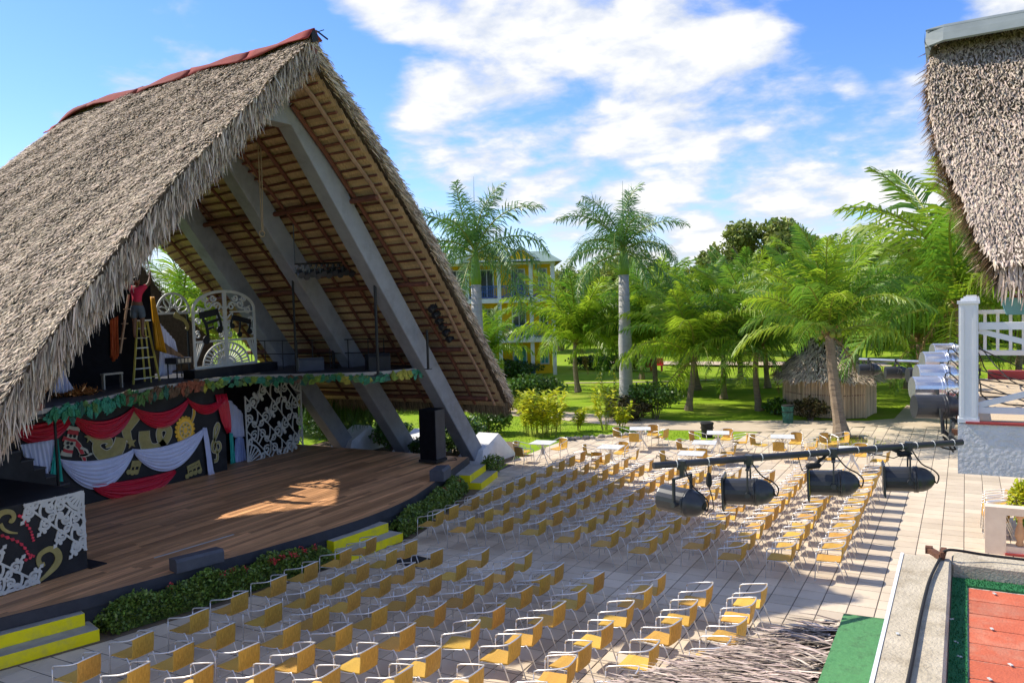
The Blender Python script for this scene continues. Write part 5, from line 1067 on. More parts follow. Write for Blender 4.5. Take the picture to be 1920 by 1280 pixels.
# stacked chairs at the right
for k in range(5):
    o = chair(.62+k*.012, 22.4+k*.30, math.pi*0.02, 'wicker armchair packed behind the cream balustrade, %s from the near end' % ORD[k], 'chairs packed together by the balustrade')
for k in range(3):
    chair(.66, 21.9, .02, 'wicker armchair of the stack behind the cream balustrade, %s' % ('lowest one', 'middle one', 'topmost one')[k], 'chairs packed together by the balustrade', z=.012+.11*k)
tag(sheet('drain_cover', [(-11.3, 14.62), (-10.35, 14.5), (-10.25, 15.15), (-11.2, 15.3)], .014, 'rubber', None), 'dark rectangular drain cover in the paving between the two blocks', 'drain cover')
# ================================================================== plants
LQ = [[0, 1, 2, 3]]
def leaves(c, n, size, nrm_up=.5, asp=.55):
    """n leaf quads at centres c"""
    d = rng.normal(0, 1, (n, 3)); d[:, 2] += .15; d /= np.linalg.norm(d, axis=1, keepdims=True); nn = rng.normal(0, 1, (n, 3)); nn[:, 2] = np.abs(nn[:, 2])+nrm_up
    s = np.cross(d, nn); s /= np.linalg.norm(s, axis=1, keepdims=True)+1e-9; L = (size*rng.uniform(.6, 1.35, n))[:, None]; nn2 = np.cross(s, d)
    a = c-d*L*.5; b = c+s*L*asp*.5+nn2*L*.06; t = c+d*L*.5; e = c-s*L*asp*.5+nn2*L*.06
    return np.stack([a, b, t, e], axis=1).reshape(-1, 3)
def blob_pts(n, c, r, shell=.55):
    v = rng.normal(0, 1, (n, 3)); v /= np.linalg.norm(v, axis=1, keepdims=True); q = (shell+(1-shell)*rng.random(n)**.6)[:, None]*rng.uniform(.86, 1.12, (n, 1))
    return np.array(c)+v*q*np.array(r)
def bush(name, label, cat, c, r, n, size, mat, group=None, clumps=9, stems=True, flat=False):
    t = thing(name, label, cat, (c[0], c[1], max(0, c[2]-r[2])), group); P = []
    P.append(blob_pts(int(n*.4), c, (r[0]*.8, r[1]*.8, r[2]*.85)))
    for k in range(clumps):
        v = unit(rng.normal(0, 1, 3)); v[2] = abs(v[2])*.8-.15; cc = np.array(c)+v*np.array(r)*.68; P.append(blob_pts(int(n*.6/clumps), cc, np.array(r)*rng.uniform(.28, .48)))
    P = np.concatenate(P); P[:, 2] = np.maximum(P[:, 2], .03); o = mkq('foliage', leaves(P, len(P), size), 4, mat, t, F=LQ); o['kind'] = 'stuff'
    if stems:
        m = MB()
        for k in range(7):
            a = rng.random()*6.28; q = rng.random()*.7; m.tube([(c[0]+.12*math.cos(a), c[1]+.12*math.sin(a), 0), (c[0]+r[0]*q*.5*math.cos(a), c[1]+r[1]*q*.5*math.sin(a), c[2]*.6), (c[0]+r[0]*q*math.cos(a), c[1]+r[1]*q*math.sin(a), c[2]+r[2]*.3)], [.03, .02, .01], 5)
        mk('stem', m, 'bark', t)
    return t
def hedge(label, ya, yb, off, wdt, hgt, n, mat='leaf_hedge', flowers=0):
    t = thing('hedge', label, 'hedge', (xfront((ya+yb)/2)+off, (ya+yb)/2, 0), 'clipped hedges along the stage front')
    y = rng.uniform(ya, yb, n); a = rng.uniform(0, math.pi, n); prof_ = .78+.22*np.sin(y*5.3)*np.sin(y*2.1+1)
    r_ = rng.uniform(.72, 1.06, n)
    xx = np.array([xfront(v) for v in y])+off+np.cos(a)*wdt*.5*r_; zz = .05+np.abs(np.sin(a))**.7*hgt*r_*(.9+.12*np.sin(y*4.1)+.07*np.sin(y*9.7)); low = rng.random(n) < .3; zz = np.where(low, rng.uniform(.03, hgt*.8, n), zz)
    endf = np.minimum(y-ya, yb-y); zz *= np.clip(.55+endf*1.2, 0, 1)
    P = np.stack([xx, y, zz], axis=1); o = mkq('foliage', leaves(P, n, .075, .6, .6), 4, mat, t, F=LQ); o['kind'] = 'stuff'
    m = MB()
    for k in range(26):
        yy = rng.uniform(ya+.1, yb-.1); x0 = xfront(yy)+off; m.tube([(x0, yy, 0), (x0+rng.normal(0, .1), yy+rng.normal(0, .1), hgt*.75)], .012, 4)
    mk('stem', m, 'bark', t)
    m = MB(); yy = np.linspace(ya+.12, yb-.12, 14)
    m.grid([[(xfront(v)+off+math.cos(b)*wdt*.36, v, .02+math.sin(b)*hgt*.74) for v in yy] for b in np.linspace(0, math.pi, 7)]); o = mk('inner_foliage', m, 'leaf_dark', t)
    for k in range(flowers):
        v = rng.uniform(ya+.8, yb-.2); x0 = xfront(v)+off+rng.uniform(-.1, .32); P = np.array([[x0, v, hgt*.93]])+rng.normal(0, .035, (22, 3)); mkq('blossom', leaves(P, 22, .05, 1.0, .8), 4, 'blossom', t, F=LQ)
    return t
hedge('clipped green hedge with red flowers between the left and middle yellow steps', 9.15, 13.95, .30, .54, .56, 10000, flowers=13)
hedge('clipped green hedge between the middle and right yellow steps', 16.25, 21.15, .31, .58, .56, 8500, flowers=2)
bush('round_bush', 'small round dark bush at the right corner of the stage', 'bush', (-13.85, 23.55, .38), (.42, .48, .42), 1500, .075, 'leaf_hedge', clumps=5)
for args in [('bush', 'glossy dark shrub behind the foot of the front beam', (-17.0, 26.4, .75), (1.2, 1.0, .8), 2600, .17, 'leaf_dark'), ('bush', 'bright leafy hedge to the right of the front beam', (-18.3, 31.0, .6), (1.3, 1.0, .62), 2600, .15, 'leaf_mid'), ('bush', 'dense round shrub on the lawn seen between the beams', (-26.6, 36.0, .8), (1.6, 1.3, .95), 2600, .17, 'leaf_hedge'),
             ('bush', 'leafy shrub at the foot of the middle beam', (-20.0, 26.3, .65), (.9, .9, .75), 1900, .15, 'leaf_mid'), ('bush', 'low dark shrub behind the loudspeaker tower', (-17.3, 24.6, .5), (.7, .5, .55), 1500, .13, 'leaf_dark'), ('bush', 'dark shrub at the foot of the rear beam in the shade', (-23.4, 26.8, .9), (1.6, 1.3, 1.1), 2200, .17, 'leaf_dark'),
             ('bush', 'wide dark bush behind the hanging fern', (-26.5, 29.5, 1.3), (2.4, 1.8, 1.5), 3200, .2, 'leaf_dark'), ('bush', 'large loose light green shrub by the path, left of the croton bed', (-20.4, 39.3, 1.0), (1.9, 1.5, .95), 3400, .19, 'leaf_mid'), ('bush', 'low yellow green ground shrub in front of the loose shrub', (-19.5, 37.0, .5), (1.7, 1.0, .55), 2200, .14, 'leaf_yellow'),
             ('hedge', 'square trimmed bronze hedge round the foot of the royal palm', (-14.0, 36.5, .55), (1.25, 1.1, .75), 4600, .13, 'leaf_bronze'), ('bush', 'spreading green shrub right of the royal palm trunk', (-12.9, 37.3, 1.1), (1.5, 1.0, .8), 1900, .17, 'leaf_mid'), ('bush', 'dark green shrub beside the trash bin at the hut', (-6.2, 39.0, .55), (.85, .6, .6), 1300, .15, 'leaf_bronze'),
             ('bush', 'low green plant at the left corner of the hut', (-7.9, 40.4, .4), (.7, .6, .5), 900, .15, 'leaf_mid'), ('hedge', 'dark hedge along the foot of the yellow building', (-31.5, 54.3, .7), (4.6, 1.2, .85), 4200, .22, 'leaf_dark'), ('hedge', 'low dark hedge at the far end of the lawn', (-24.5, 60.5, .7), (4.0, 1.2, .85), 3200, .25, 'leaf_dark'),
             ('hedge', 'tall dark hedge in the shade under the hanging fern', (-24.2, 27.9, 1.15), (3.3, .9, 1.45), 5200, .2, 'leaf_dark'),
             ('bush', 'bright green potted bush behind the cream balustrade', (1.15, 21.6, .95), (.42, .5, .62), 1500, .11, 'leaf_yellow')]:
    bush(args[0], args[1], 'hedge' if args[0] == 'hedge' else 'bush', *args[2:])
# croton and areca clumps: upright sprays of yellow green blades
def spray(name, label, cat, c, r, h, n, mat, ln=.55, group=None):
    t = thing(name, label, cat, c, group); m = MB(); V = []
    for k in range(n):
        a = rng.random()*6.28; q = math.sqrt(rng.random())*r; b0 = np.array([c[0]+q*math.cos(a)*.7, c[1]+q*math.sin(a)*.7, c[2]]); lean = rng.uniform(.05, .55); hh = h*rng.uniform(.55, 1.05)
        tip = b0+np.array([math.cos(a)*lean*hh*.6, math.sin(a)*lean*hh*.6, hh]); m.tube([b0, (b0+tip)/2+np.array([0, 0, .05*h]), tip], [.018, .013, .006], 4)
        for s_ in range(9):
            f = .35+.65*s_/8; p = b0+(tip-b0)*f
            for sg in (-1, 1):
                a2 = a+sg*rng.uniform(.6, 1.7); d = np.array([math.cos(a2), math.sin(a2), rng.uniform(.15, 1.0)]); V.append((p, d, ln*rng.uniform(.55, 1.0)*(1-.4*abs(f-.6))))
    P = np.array([v[0] for v in V]); D = np.array([v[1] for v in V]); L = np.array([v[2] for v in V]); Nn = np.tile([[0, 0, 1.0]], (len(V), 1))+rng.normal(0, .3, (len(V), 3))
    o = mkq('foliage', strips(P, D, Nn, L, np.full(len(V), .10), np.zeros(len(V)), droop=.3), 6, mat, t, F=SF); o['kind'] = 'stuff'
    mk('stem', m, 'rachis', t); return t
spray('croton_bush', 'bright yellow green feathery palm clump behind the first cafe table', 'shrub', (-15.9, 31.5, 0), 1.25, 1.75, 46, 'leaf_yellow', .62)
for (x, y, h, lab) in ((-13.9, 33.4, 1.9, 'tall thin yellow croton left of the bronze hedge'), (-13.15, 33.6, 1.4, 'short yellow croton against the bronze hedge'), (-15.0, 33.0, 1.0, 'small thin seedling in the lawn bed'), (-15.0, 36.8, 2.2, 'tall yellow croton behind the bronze hedge, left of the palm trunk')):
    spray('croton_plant', lab, 'plant', (x, y, 0), .22, h, 7, 'leaf_yellow', .5)
# hanging fern under the roof edge
t = thing('hanging_fern', 'long hanging fern fronds under the right eave between the beams', 'fern', (-21.6, 25.6, 3.2)); V = []
for cx, cy, cz in ((-21.7, 25.5, 3.1), (-22.6, 25.8, 3.0), (-20.6, 25.9, 3.0), (-23.6, 25.9, 3.1)):
    for k in range(420):
        a = rng.random()*6.28; V.append((np.array([cx+.25*math.cos(a), cy+.3*math.sin(a), cz-rng.random()*.4]), np.array([.35*math.cos(a), .35*math.sin(a), -1]), rng.uniform(.9, 2.0)))
P = np.array([v[0] for v in V]); D = np.array([v[1] for v in V]); o = mkq('foliage', strips(P, D, rng.normal(0, 1, (len(V), 3)), np.array([v[2] for v in V]), np.full(len(V), .055), rng.uniform(-.1, .2, len(V))), 6, 'leaf_mid', t, F=SF); o['kind'] = 'stuff'
m = MB(); m.tube([(-20.2, 25.7, 3.35), (-24, 25.7, 3.35)], .04, 6); mk('pole', m, 'pole_red', t)
# edging stones of the lawn bed
t = thing('stone_edging', 'row of small rocks edging the lawn bed behind the terrace', 'stone edging', (-13.5, 32, 0)); st = None
for k, f in enumerate(np.linspace(0, 1, 30)):
    x, y = (-14.45+f*2.9*1.0, 30.4+f*2.75)
    m = MB(); r = rng.uniform(.07, .15); m.lathe([(r*.4, -.05), (r, 0), (r*.9, r*.6), (r*.35, r*.95)], (x+rng.normal(0, .04), y+rng.normal(0, .04), .03), (rng.normal(0, .2), rng.normal(0, .2), 1), 7); mk('stone', m, 'stone', t)
# grass blades near the terrace
k = 16000; x = rng.uniform(-24, -9.5, k); y = rng.uniform(25, 37.5, k)
keep = np.array([not inpoly(a, b, PLZ) and not (-11.7 < a and b > 34.0 + .0) for a, b in zip(x, y)]); x, y = x[keep], y[keep]
def pathy(a): return np.interp(a, [-27.2, -17.6, -11.7, -7.6], [37.4, 35.5, 34.1, 34.8])
kp = (y < pathy(x)) & ~((x < -14.2) & (y < 29.5) & (x > -24) & (y > 23)); x, y = x[kp], y[kp]; kk = len(x)
P = np.stack([x, y, np.full(kk, -.01)], axis=1); D = rng.normal(0, .35, (kk, 3)); D[:, 2] = 1
o = mkq('grass', strips(P, D, rng.normal(0, 1, (kk, 3)), rng.uniform(.03, .075, kk), np.full(kk, .016), np.zeros(kk)), 6, 'blade', F=SF); o['kind'] = 'stuff'; o['label'] = 'short lawn grass between the terrace and the path'; o['category'] = 'grass'
# ------------------------------------------------------------------ palms
def frond_mesh(name, L, rise, droop, mats, nl=44, leaf=.62, ang=.95, hang=.5, plume=0.0, wleaf=.042, seed=0):
    r2 = np.random.default_rng(seed); pts = []
    a = rise; p = np.array([0., 0., 0.]); ns = 14
    for i in range(ns+1):
        pts.append(p.copy()); a2 = a-droop*(i/ns)**1.3; p = p+np.array([math.cos(a2), 0, math.sin(a2)])*L/ns
    pts = np.array(pts); tt = np.linspace(0, 1, ns+1)
    m = MB(); m.tube(pts, [.045*L/4*(1-.85*i/ns)+.004 for i in range(ns+1)], 4)
    nrv = len(m.v); V = []
    for k in range(nl):
        f = .10+.90*k/(nl-1)+r2.normal(0, .004); f = min(1, f); c = np.array([np.interp(f, tt, pts[:, i]) for i in range(3)]); c2 = np.array([np.interp(min(1, f+.02), tt, pts[:, i]) for i in range(3)])
        d = c2-c if f < .98 else pts[-1]-pts[-2]; d /= np.linalg.norm(d)+1e-9; up = np.array([-d[2], 0, d[0]])
        ll = leaf*(math.sin(math.pi*min(1, .16+.80*f))**.65)*r2.uniform(.85, 1.1)
        for sg in (-1, 1):
            el = r2.uniform(-.2, .35)+plume*r2.uniform(-1.2, 1.2); s = np.array([0, sg, 0]); fw = ang*(.35+.75*f)+r2.normal(0, .07)
            dd = s*math.cos(fw)*math.cos(el)+d*math.sin(fw)+up*math.sin(el)*math.cos(fw); dd /= np.linalg.norm(dd)
            q0 = c; q1 = c+dd*ll*.5; d2 = dd+np.array([0, 0, -hang]); d2 /= np.linalg.norm(d2); q2 = q1+d2*ll*.5
            wv = np.cross(dd, up if abs(np.dot(dd, up)) < .9 else d); wv /= np.linalg.norm(wv)+1e-9; wv = np.cross(wv, dd)*.25+d*.9; wv /= np.linalg.norm(wv); w = wleaf*r2.uniform(.8, 1.2)
            V += [q0-wv*w*.35, q0+wv*w*.35, q1-wv*w*.5, q1+wv*w*.5, q2-wv*w*.08, q2+wv*w*.08]
    b = len(m.v); m.v += [tuple(v) for v in V]
    fl = len(m.f)
    for k in range(len(V)//6): q = b+6*k; m.f += [(q, q+1, q+3, q+2), (q+2, q+3, q+5, q+4)]
    me = bpy.data.meshes.new(name); me.from_pydata(m.v, [], m.f); me.materials.append(Mt[mats[0]]); me.materials.append(Mt[mats[1]])
    me.polygons.foreach_set('material_index', [0]*fl+[1]*(len(m.f)-fl)); me.update(); return me
FR_ = {}
for key, (gm) in (('green', 'frond_green'), ('lime', 'frond_lime'), ('yellow', 'frond_yellow')):
    FR_[key] = [frond_mesh('frond_%s' % key, 4.3, 1.36, .85, ('rachis', gm), 50, 1.0, .95, .5, .3, .066, 1), frond_mesh('frond_%s' % key, 4.5, 1.05, 1.4, ('rachis', gm), 50, 1.05, .9, .9, .25, .066, 2), frond_mesh('frond_%s' % key, 4.2, .62, 1.6, ('rachis', gm), 50, 1.05, .85, 1.3, .2, .066, 3), frond_mesh('frond_%s' % key, 3.8, .15, 1.5, ('rachis', gm), 42, .98, .8, 1.6, .15, .068, 4)]
FR_['dry'] = [frond_mesh('frond_dry', 2.6, -.5, .9, ('frond_dry', 'frond_dry'), 30, .5, .8, 1.2, .3, .035, 5)]
FR_['royal'] = [frond_mesh('frond_royal', 3.5, 1.38, .95, ('rachis', 'frond_royal'), 62, .74, .7, .5, .9, .050, 6), frond_mesh('frond_royal', 3.9, .95, 1.5, ('rachis', 'frond_royal'), 64, .8, .7, .75, .9, .050, 7), frond_mesh('frond_royal', 3.9, .45, 1.65, ('rachis', 'frond_royal'), 64, .8, .7, 1.0, .85, .050, 8), frond_mesh('frond_royal', 3.7, -.1, 1.5, ('rachis', 'frond_royal'), 62, .78, .7, 1.3, .8, .050, 9)]
def put_fronds(t, base, top, kinds, n, sc, rise_lo=0.0, a0=0.0, tilt=.12, levels=(.2, .5, .8)):
    for k in range(n):
        f = k/(n-1) if n > 1 else 0; a = a0+k*2.39996; lv = 0 if f < levels[0] else 1 if f < levels[1] else 2 if f < levels[2] else 3
        kd = kinds[int(rng.random()*len(kinds))] if isinstance(kinds, (list, tuple)) else kinds
        o = bpy.data.objects.new('frond', FR_[kd][lv % len(FR_[kd])]); COL.objects.link(o); o.parent = t
        o.location = Vector(top)-Vector(base)+Vector((0, 0, -.28*f*sc)); s = sc*rng.uniform(.86, 1.1); o.scale = (s, s*rng.uniform(.9, 1.1), s)
        o.rotation_euler = Euler((rng.normal(0, .25), rng.normal(0, tilt), a), 'XYZ')
def coconut(label, base, top, sc=1.0, n=24, kinds=('green', 'lime', 'green'), r=.15, lean=(0, 0), dry=3, nuts=True, group='coconut palms on the lawn', levels=(.2, .5, .8)):
    t = thing('coconut_palm', label, 'palm tree', base, group); b, tp = Vector(base), Vector(top); pts = []; rs = []
    nr = 16
    for i in range(nr+1):
        f = i/nr; p = b.lerp(tp, f)+Vector((lean[0]*math.sin(math.pi*f), lean[1]*math.sin(math.pi*f), 0)); pts.append(p); rs.append(r*(1.0-.35*f)*(1+.45*max(0, .16-f)/.16)*(1+.05*(i % 2)))
    m = MB(); m.tube(pts, rs, 9); mk('trunk', m, 'trunk_brown', t, smooth=False)
    m = MB(); m.lathe([(r*.7, -.35), (r*1.15, -.15), (r*.9, .1), (r*.4, .5)], tp, n=9)
    for k in range(9):
        a = k*.7; m.bar(tp+Vector((0, 0, -.15)), tp+Vector((math.cos(a)*.55*sc, math.sin(a)*.55*sc, .32*sc+.2*math.sin(k*3))), .09*sc, .03)
    mk('crown_base', m, 'frond_dry', t)
    put_fronds(t, base, top, kinds, n, sc, a0=rng.random()*6, levels=levels)
    for k in range(dry):
        o = bpy.data.objects.new('dry_frond', FR_['dry'][0]); COL.objects.link(o); o.parent = t; o.location = tp-b+Vector((0, 0, -.2)); o.rotation_euler = (0, .2, rng.random()*6.28); o.scale = (sc*.8,)*3
    if nuts:
        for k in range(5):
            a = k*1.3; m = MB(); m.lathe([(.02, -.13), (.09, -.07), (.115, 0), (.085, .09), (.02, .13)], tp+Vector((math.cos(a)*r*1.5, math.sin(a)*r*1.5, -.22-.07*(k % 2))), n=8); mk('coconut', m, 'rachis', t, smooth=True)
    return t
def royal(label, base, h, top, sc, a0=0.0):
    t = thing('royal_palm', label, 'palm tree', base, 'royal palms with pale trunks'); b = Vector(base)
    m = MB(); r = .36; m.lathe([(r*1.15, -.05), (r*1.12, .3), (r*.98, 1.2), (r*.93, 2.4), (r*.98, 3.4), (r*.86, h*.6), (r*.72, h)], b, n=16)
    mk('trunk', m, 'trunk_pale', t, smooth=True)
    m = MB()
    for z in np.arange(.5, h, .32): m.lathe([(r*(1.0-.22*z/h)*1.03, -.012), (r*(1.0-.22*z/h)*1.045, 0), (r*(1.0-.22*z/h)*1.03, .012)], b+Vector((0, 0, z)), n=14, caps=False)
    mk('leaf_scar', m, 'trunk_pale', t)
    m = MB(); m.lathe([(r*.74, h-.04), (r*.80, h+.3), (r*.62, h+1.0), (r*.40, top-.2), (r*.2, top+.25)], b, n=14); mk('crownshaft', m, 'crownshaft', t, smooth=True)
    put_fronds(t, base, (base[0], base[1], top), 'royal', 20, sc, a0=a0, tilt=.1, levels=(.16, .42, .75))
    m = MB(); m.tube([b+Vector((0, 0, top)), b+Vector((.02, 0, top+1.6)), b+Vector((.05, 0, top+3.0*sc))], [.05, .025, .006], 5); mk('spear_leaf', m, 'frond_royal', t); return t
royal('royal palm with a thick pale trunk rising behind the stage roof edge', (-22.4, 37.0, 0), 6.7, 8.5, 1.25, 0.6)
royal('royal palm with a smooth pale trunk in the middle of the lawn', (-15.75, 41.0, 0), 7.0, 8.4, 1.15, 2.2)
coconut('coconut palm leaning over the hut, growing from the stone planter', (-4.1, 33.1, .25), (-4.65, 33.9, 4.35), 1.0, 30, ('green', 'lime', 'lime', 'green'), .24, (-.05, 0), 1, group='coconut palms on the lawn', levels=(.42, .80, .97))
coconut('big dark coconut palm with tall fronds at the right behind the white railing', (.15, 38.6, 0), (-.25, 39.2, 5.3), 1.62, 28, ('green', 'green', 'lime'), .28, dry=3)
CP = [((-21.05, 46.6), 4.1, 1.02, 'coconut palm with a slim curved trunk left of the middle royal palm', ('lime', 'green', 'lime')), ((-18.6, 48.0), 3.7, .9, 'coconut palm directly behind the middle royal palm', ('green', 'lime')), ((-12.26, 40.55), 3.6, 1.0, 'bushy coconut palm on the sunny lawn right of the royal palm', ('lime', 'green', 'lime')), ((-11.8, 45.7), 3.8, .95, 'short coconut palm in the second line of the lawn', ('green', 'lime')),
      ((-8.95, 41.5), 4.0, 1.0, 'coconut palm standing just left of the hut', ('green', 'lime', 'green')), ((-14.4, 49.7), 4.3, 1.0, 'coconut palm in the third line, behind the bushy one', ('lime', 'green')), ((-19.8, 54.6), 5.0, 1.05, 'far coconut palm left of the big leafy tree', ('green', 'lime')), ((-10.6, 51.5), 4.5, 1.0, 'coconut palm behind the hut roof at left', ('green', 'lime')), ((-13.3, 56), 5.2, 1.05, 'far coconut palm below the big leafy tree', ('green', 'green', 'lime')),
      ((-16.7, 48.5), 4.4, 1.0, 'coconut palm right behind the royal palm crown', ('lime', 'green')), ((-6.0, 48.5), 4.6, 1.1, 'coconut palm rising behind the hut', ('green', 'lime')), ((-3.0, 53), 5.2, 1.15, 'coconut palm at the far end of the straight path', ('green', 'lime')), ((-28.0, 47.5), 2.9, .75, 'low coconut palm against the yellow building by the roof edge', ('lime', 'green')), ((-7.6, 57), 5.6, 1.15, 'distant coconut palm between hut and leafy tree', ('green',)), ((2.2, 47), 5.6, 1.25, 'coconut palm behind the big dark palm at right', ('green', 'lime')), ((-1.9, 44.5), 4.4, 1.15, 'coconut palm along the straight path', ('green', 'lime'))]
for (x, y), h, sc, lab, kinds in CP: coconut(lab, (x, y, 0), (x+rng.normal(0, .25), y+rng.normal(0, .2), h*.80), sc*1.16, 28, kinds, .17, (rng.normal(0, .08), 0), 1, nuts=False, levels=(.32, .70, .96))
# palms far behind the stage, seen through the rear opening
coconut('coconut palm behind the stage seen through the rear opening', (-35.5, 28.6, 0), (-34.6, 28.6, 5.6), 1.0, 16, ('green', 'lime'), .2, dry=1, nuts=False)
coconut('low pale coconut palm behind the arched panel', (-33.0, 29.5, 0), (-33.0, 29.4, 4.6), 1.1, 20, ('lime', 'yellow', 'lime'), .2, dry=0, nuts=False)
# ------------------------------------------------------------------ leafy trees
def tree(label, c, h, rad, n, mat='leaf_tree', size=.42, trunk_h=.4, ncl=34, group='leafy trees behind the lawn'):
    t = thing('leafy_tree', label, 'tree', (c[0], c[1], 0), group); m = MB(); th = h*trunk_h
    m.tube([(c[0], c[1], -.1), (c[0]+.2, c[1], th*.6), (c[0], c[1]+.1, th)], [.45, .33, .28], 9); ends = []
    for k in range(8):
        a = k*.79+rng.random(); e = (c[0]+math.cos(a)*rad*.6, c[1]+math.sin(a)*rad*.6, th+(h-th)*rng.uniform(.35, .8)); m.tube([(c[0], c[1], th*.9), ((c[0]*.5+e[0]*.5), (c[1]*.5+e[1]*.5), th+(e[2]-th)*.6), e], [.2, .12, .04], 6); ends.append(e)
    mk('trunk', m, 'bark', t); P = []
    cz = th+(h-th)*.5
    for k in range(ncl):
        v = unit(rng.normal(0, 1, 3)); v[2] = v[2]*.9+.1; cc = np.array([c[0], c[1], cz])+v*np.array([rad*.78, rad*.78, (h-th)*.42]); rr = rng.uniform(.20, .38)*rad; P.append(blob_pts(n*2//ncl, cc, (rr, rr, rr*.75), .45))
    P = np.concatenate(P); o = mkq('crown', leaves(P, len(P), size, .5, .6), 4, mat, t, F=LQ); o['kind'] = 'stuff'; return t
tree('big round leafy tree rising above the palms in the middle', (-15.5, 72, 0), 11.6, 5.2, 9000, 'leaf_tree', .42)
tree('olive leafy tree right of the big round one', (-11.0, 75, 0), 10.2, 4.4, 6500, 'leaf_tree', .42)
for i, (x, y, h, r_, lab) in enumerate([(-30, 80, 9.5, 5.5, 'dark leafy tree behind the yellow building at right'), (-22, 82, 8.6, 5, 'leafy tree between building and round tree'), (-4, 76, 9.4, 5, 'leafy tree behind the hut palms'), (3.5, 70, 10.5, 5, 'tall dark leafy tree behind the right palms'), (10, 62, 10.5, 5, 'dark leafy tree behind the white railing'), (-8, 90, 9, 6, 'far leafy tree closing the view over the hut'), (-40, 84, 9, 6, 'leafy tree behind the yellow building at left'), (16, 55, 9.5, 5, 'leafy tree far right behind the thatched roof'), (6, 88, 10, 6, 'far tree at the end of the straight path')]):
    tree(lab, (x, y, 0), h, r_, 5200, 'leaf_dark' if i in (3, 4) else 'leaf_tree', .5, .25)
tree('dense leafy tree close behind the stage back', (-34, 20.0, 0), 7.5, 3.6, 5000, 'leaf_dark', .32, .2)
tree('leafy tree behind the stage at the left', (-37, 12, 0), 8.0, 4, 4200, 'leaf_dark', .34, .2)
V = blob_pts(9000, (-12, 104, 3.2), (85, 9, 4.2), .2); V[:, 2] = np.abs(V[:, 2]); o = mkq('far_woods', leaves(V, len(V), 1.5, .5, .7), 4, 'leaf_tree', F=LQ); o['kind'] = 'stuff'; o['label'] = 'mass of far woods behind all the trees'; o['category'] = 'woods'

# ================================================================== hut, planter, bins
hut = thing('thatched_hut', 'small bamboo walled hut with a shaggy thatched roof on the lawn', 'hut', (-6, 41.5, 0))
HX0, HX1, HY0, HY1 = -7.95, -4.0, 39.9, 43.3
HP = [(HX0, 42.4), (HX0+.35, 40.9), (HX0+1.35, 39.95), (HX1-.9, 39.7), (HX1, 40.4), (HX1+.25, 42.2), (HX1-.4, 43.6), (HX0+.8, 43.8)]
def bamboo_wall(a, b, z0, z1, parent):
    d = math.hypot(b[0]-a[0], b[1]-a[1]); n_ = max(2, int(d/.078))
    for k in range(n_):
        f = (k+.5)/n_; x, y = a[0]+(b[0]-a[0])*f, a[1]+(b[1]-a[1])*f; m = MB(); m.tube([(x, y, z0), (x+rng.normal(0, .006), y+rng.normal(0, .006), z1)], .037, 6); mk('bamboo_cane', m, 'bamboo', parent)
for k in range(len(HP)):
    a, b = HP[k], HP[(k+1) % len(HP)]
    if k in (0, 1, 2, 3, 4): bamboo_wall(a, b, 0.02, 2.05, hut)
    m = MB(); m.bar((a[0], a[1], 1.05), (b[0], b[1], 1.05), .05, .06); m.bar((a[0], a[1], 2.03), (b[0], b[1], 2.03), .09, .09); mk('rail', m, 'pole_red', hut)
    m = MB(); m.tube([(a[0], a[1], 0), (a[0], a[1], 2.1)], .06, 7); mk('corner_post', m, 'bamboo', hut)
    m = MB(); m.add([(a[0], a[1], 0), (b[0], b[1], 0), (b[0], b[1], 2), (a[0], a[1], 2)], [(0, 1, 2, 3)]); mk('inner_wall', m, 'thatch_base', hut)
hc = np.array([-6.0, 41.7]); ap = 3.62
m = MB(); ring = [np.array(p)+(np.array(p)-hc)*.24 for p in HP]
r0 = [(p[0], p[1], 1.72) for p in ring]; m.add(r0+[(hc[0]-.5, hc[1], ap), (hc[0]+.5, hc[1], ap)], [tuple([i, (i+1) % 8, 8 if ring[i][0] < hc[0] else 9]) for i in range(8)]); mk('thatch_bed', m, 'thatch_base', hut)
k = 5200; P, D, Nn = [], [], []
for i in range(k):
    e = rng.integers(0, 8); f = rng.random(); a = ring[e]*(1-f)+ring[(e+1) % 8]*f; t_ = 1-math.sqrt(rng.random()); top = np.array([hc[0]+np.clip(a[0]-hc[0], -.5, .5)*.6, hc[1]])
    q = a*(1-t_)+top*t_; P.append((q[0], q[1], 1.72+(ap-1.72)*t_+.05)); o_ = a-top; l = np.linalg.norm(o_); o_ /= l; sl = (ap-1.72)/l; D.append((o_[0]+rng.normal(0, .3), o_[1]+rng.normal(0, .3), -sl)); Nn.append((o_[0]*sl, o_[1]*sl, 1))
Nn = np.array(Nn); Nn /= np.linalg.norm(Nn, axis=1, keepdims=True)
o = mkq('thatch_cover', strips(np.array(P), np.array(D), Nn, rng.uniform(.22, .5, k), rng.uniform(.035, .075, k), rng.uniform(.02, .12, k)), 6, 'thatch_light', hut, F=SF); o['kind'] = 'stuff'
# palm planter
pl_ = thing('stone_planter', 'octagonal stone rimmed planter round the leaning coconut palm', 'planter', (-4.0, 32.6, 0))
PP = [(-5.25, 32.3), (-4.75, 33.7), (-3.5, 33.9), (-2.95, 33.0), (-2.85, 31.4), (-3.4, 30.9), (-4.4, 31.0), (-5.1, 31.5)]
pc = np.mean(PP, axis=0)
for k in range(8):
    a, b = np.array(PP[k]), np.array(PP[(k+1) % 8]); ai, bi = a+(pc-a)*.2, b+(pc-b)*.2; m = MB(); e = .004
    m.add([(*a, 0), (*b, 0), (*bi, 0), (*ai, 0), (*a, .33), (*b, .33), (*bi, .33), (*ai, .33)], [(0, 1, 5, 4), (1, 2, 6, 5), (2, 3, 7, 6), (3, 0, 4, 7), (4, 5, 6, 7)]); o = mk('rim_stone', m, 'coping', pl_)
    bv = o.modifiers.new('bevel', 'BEVEL'); bv.width = .02
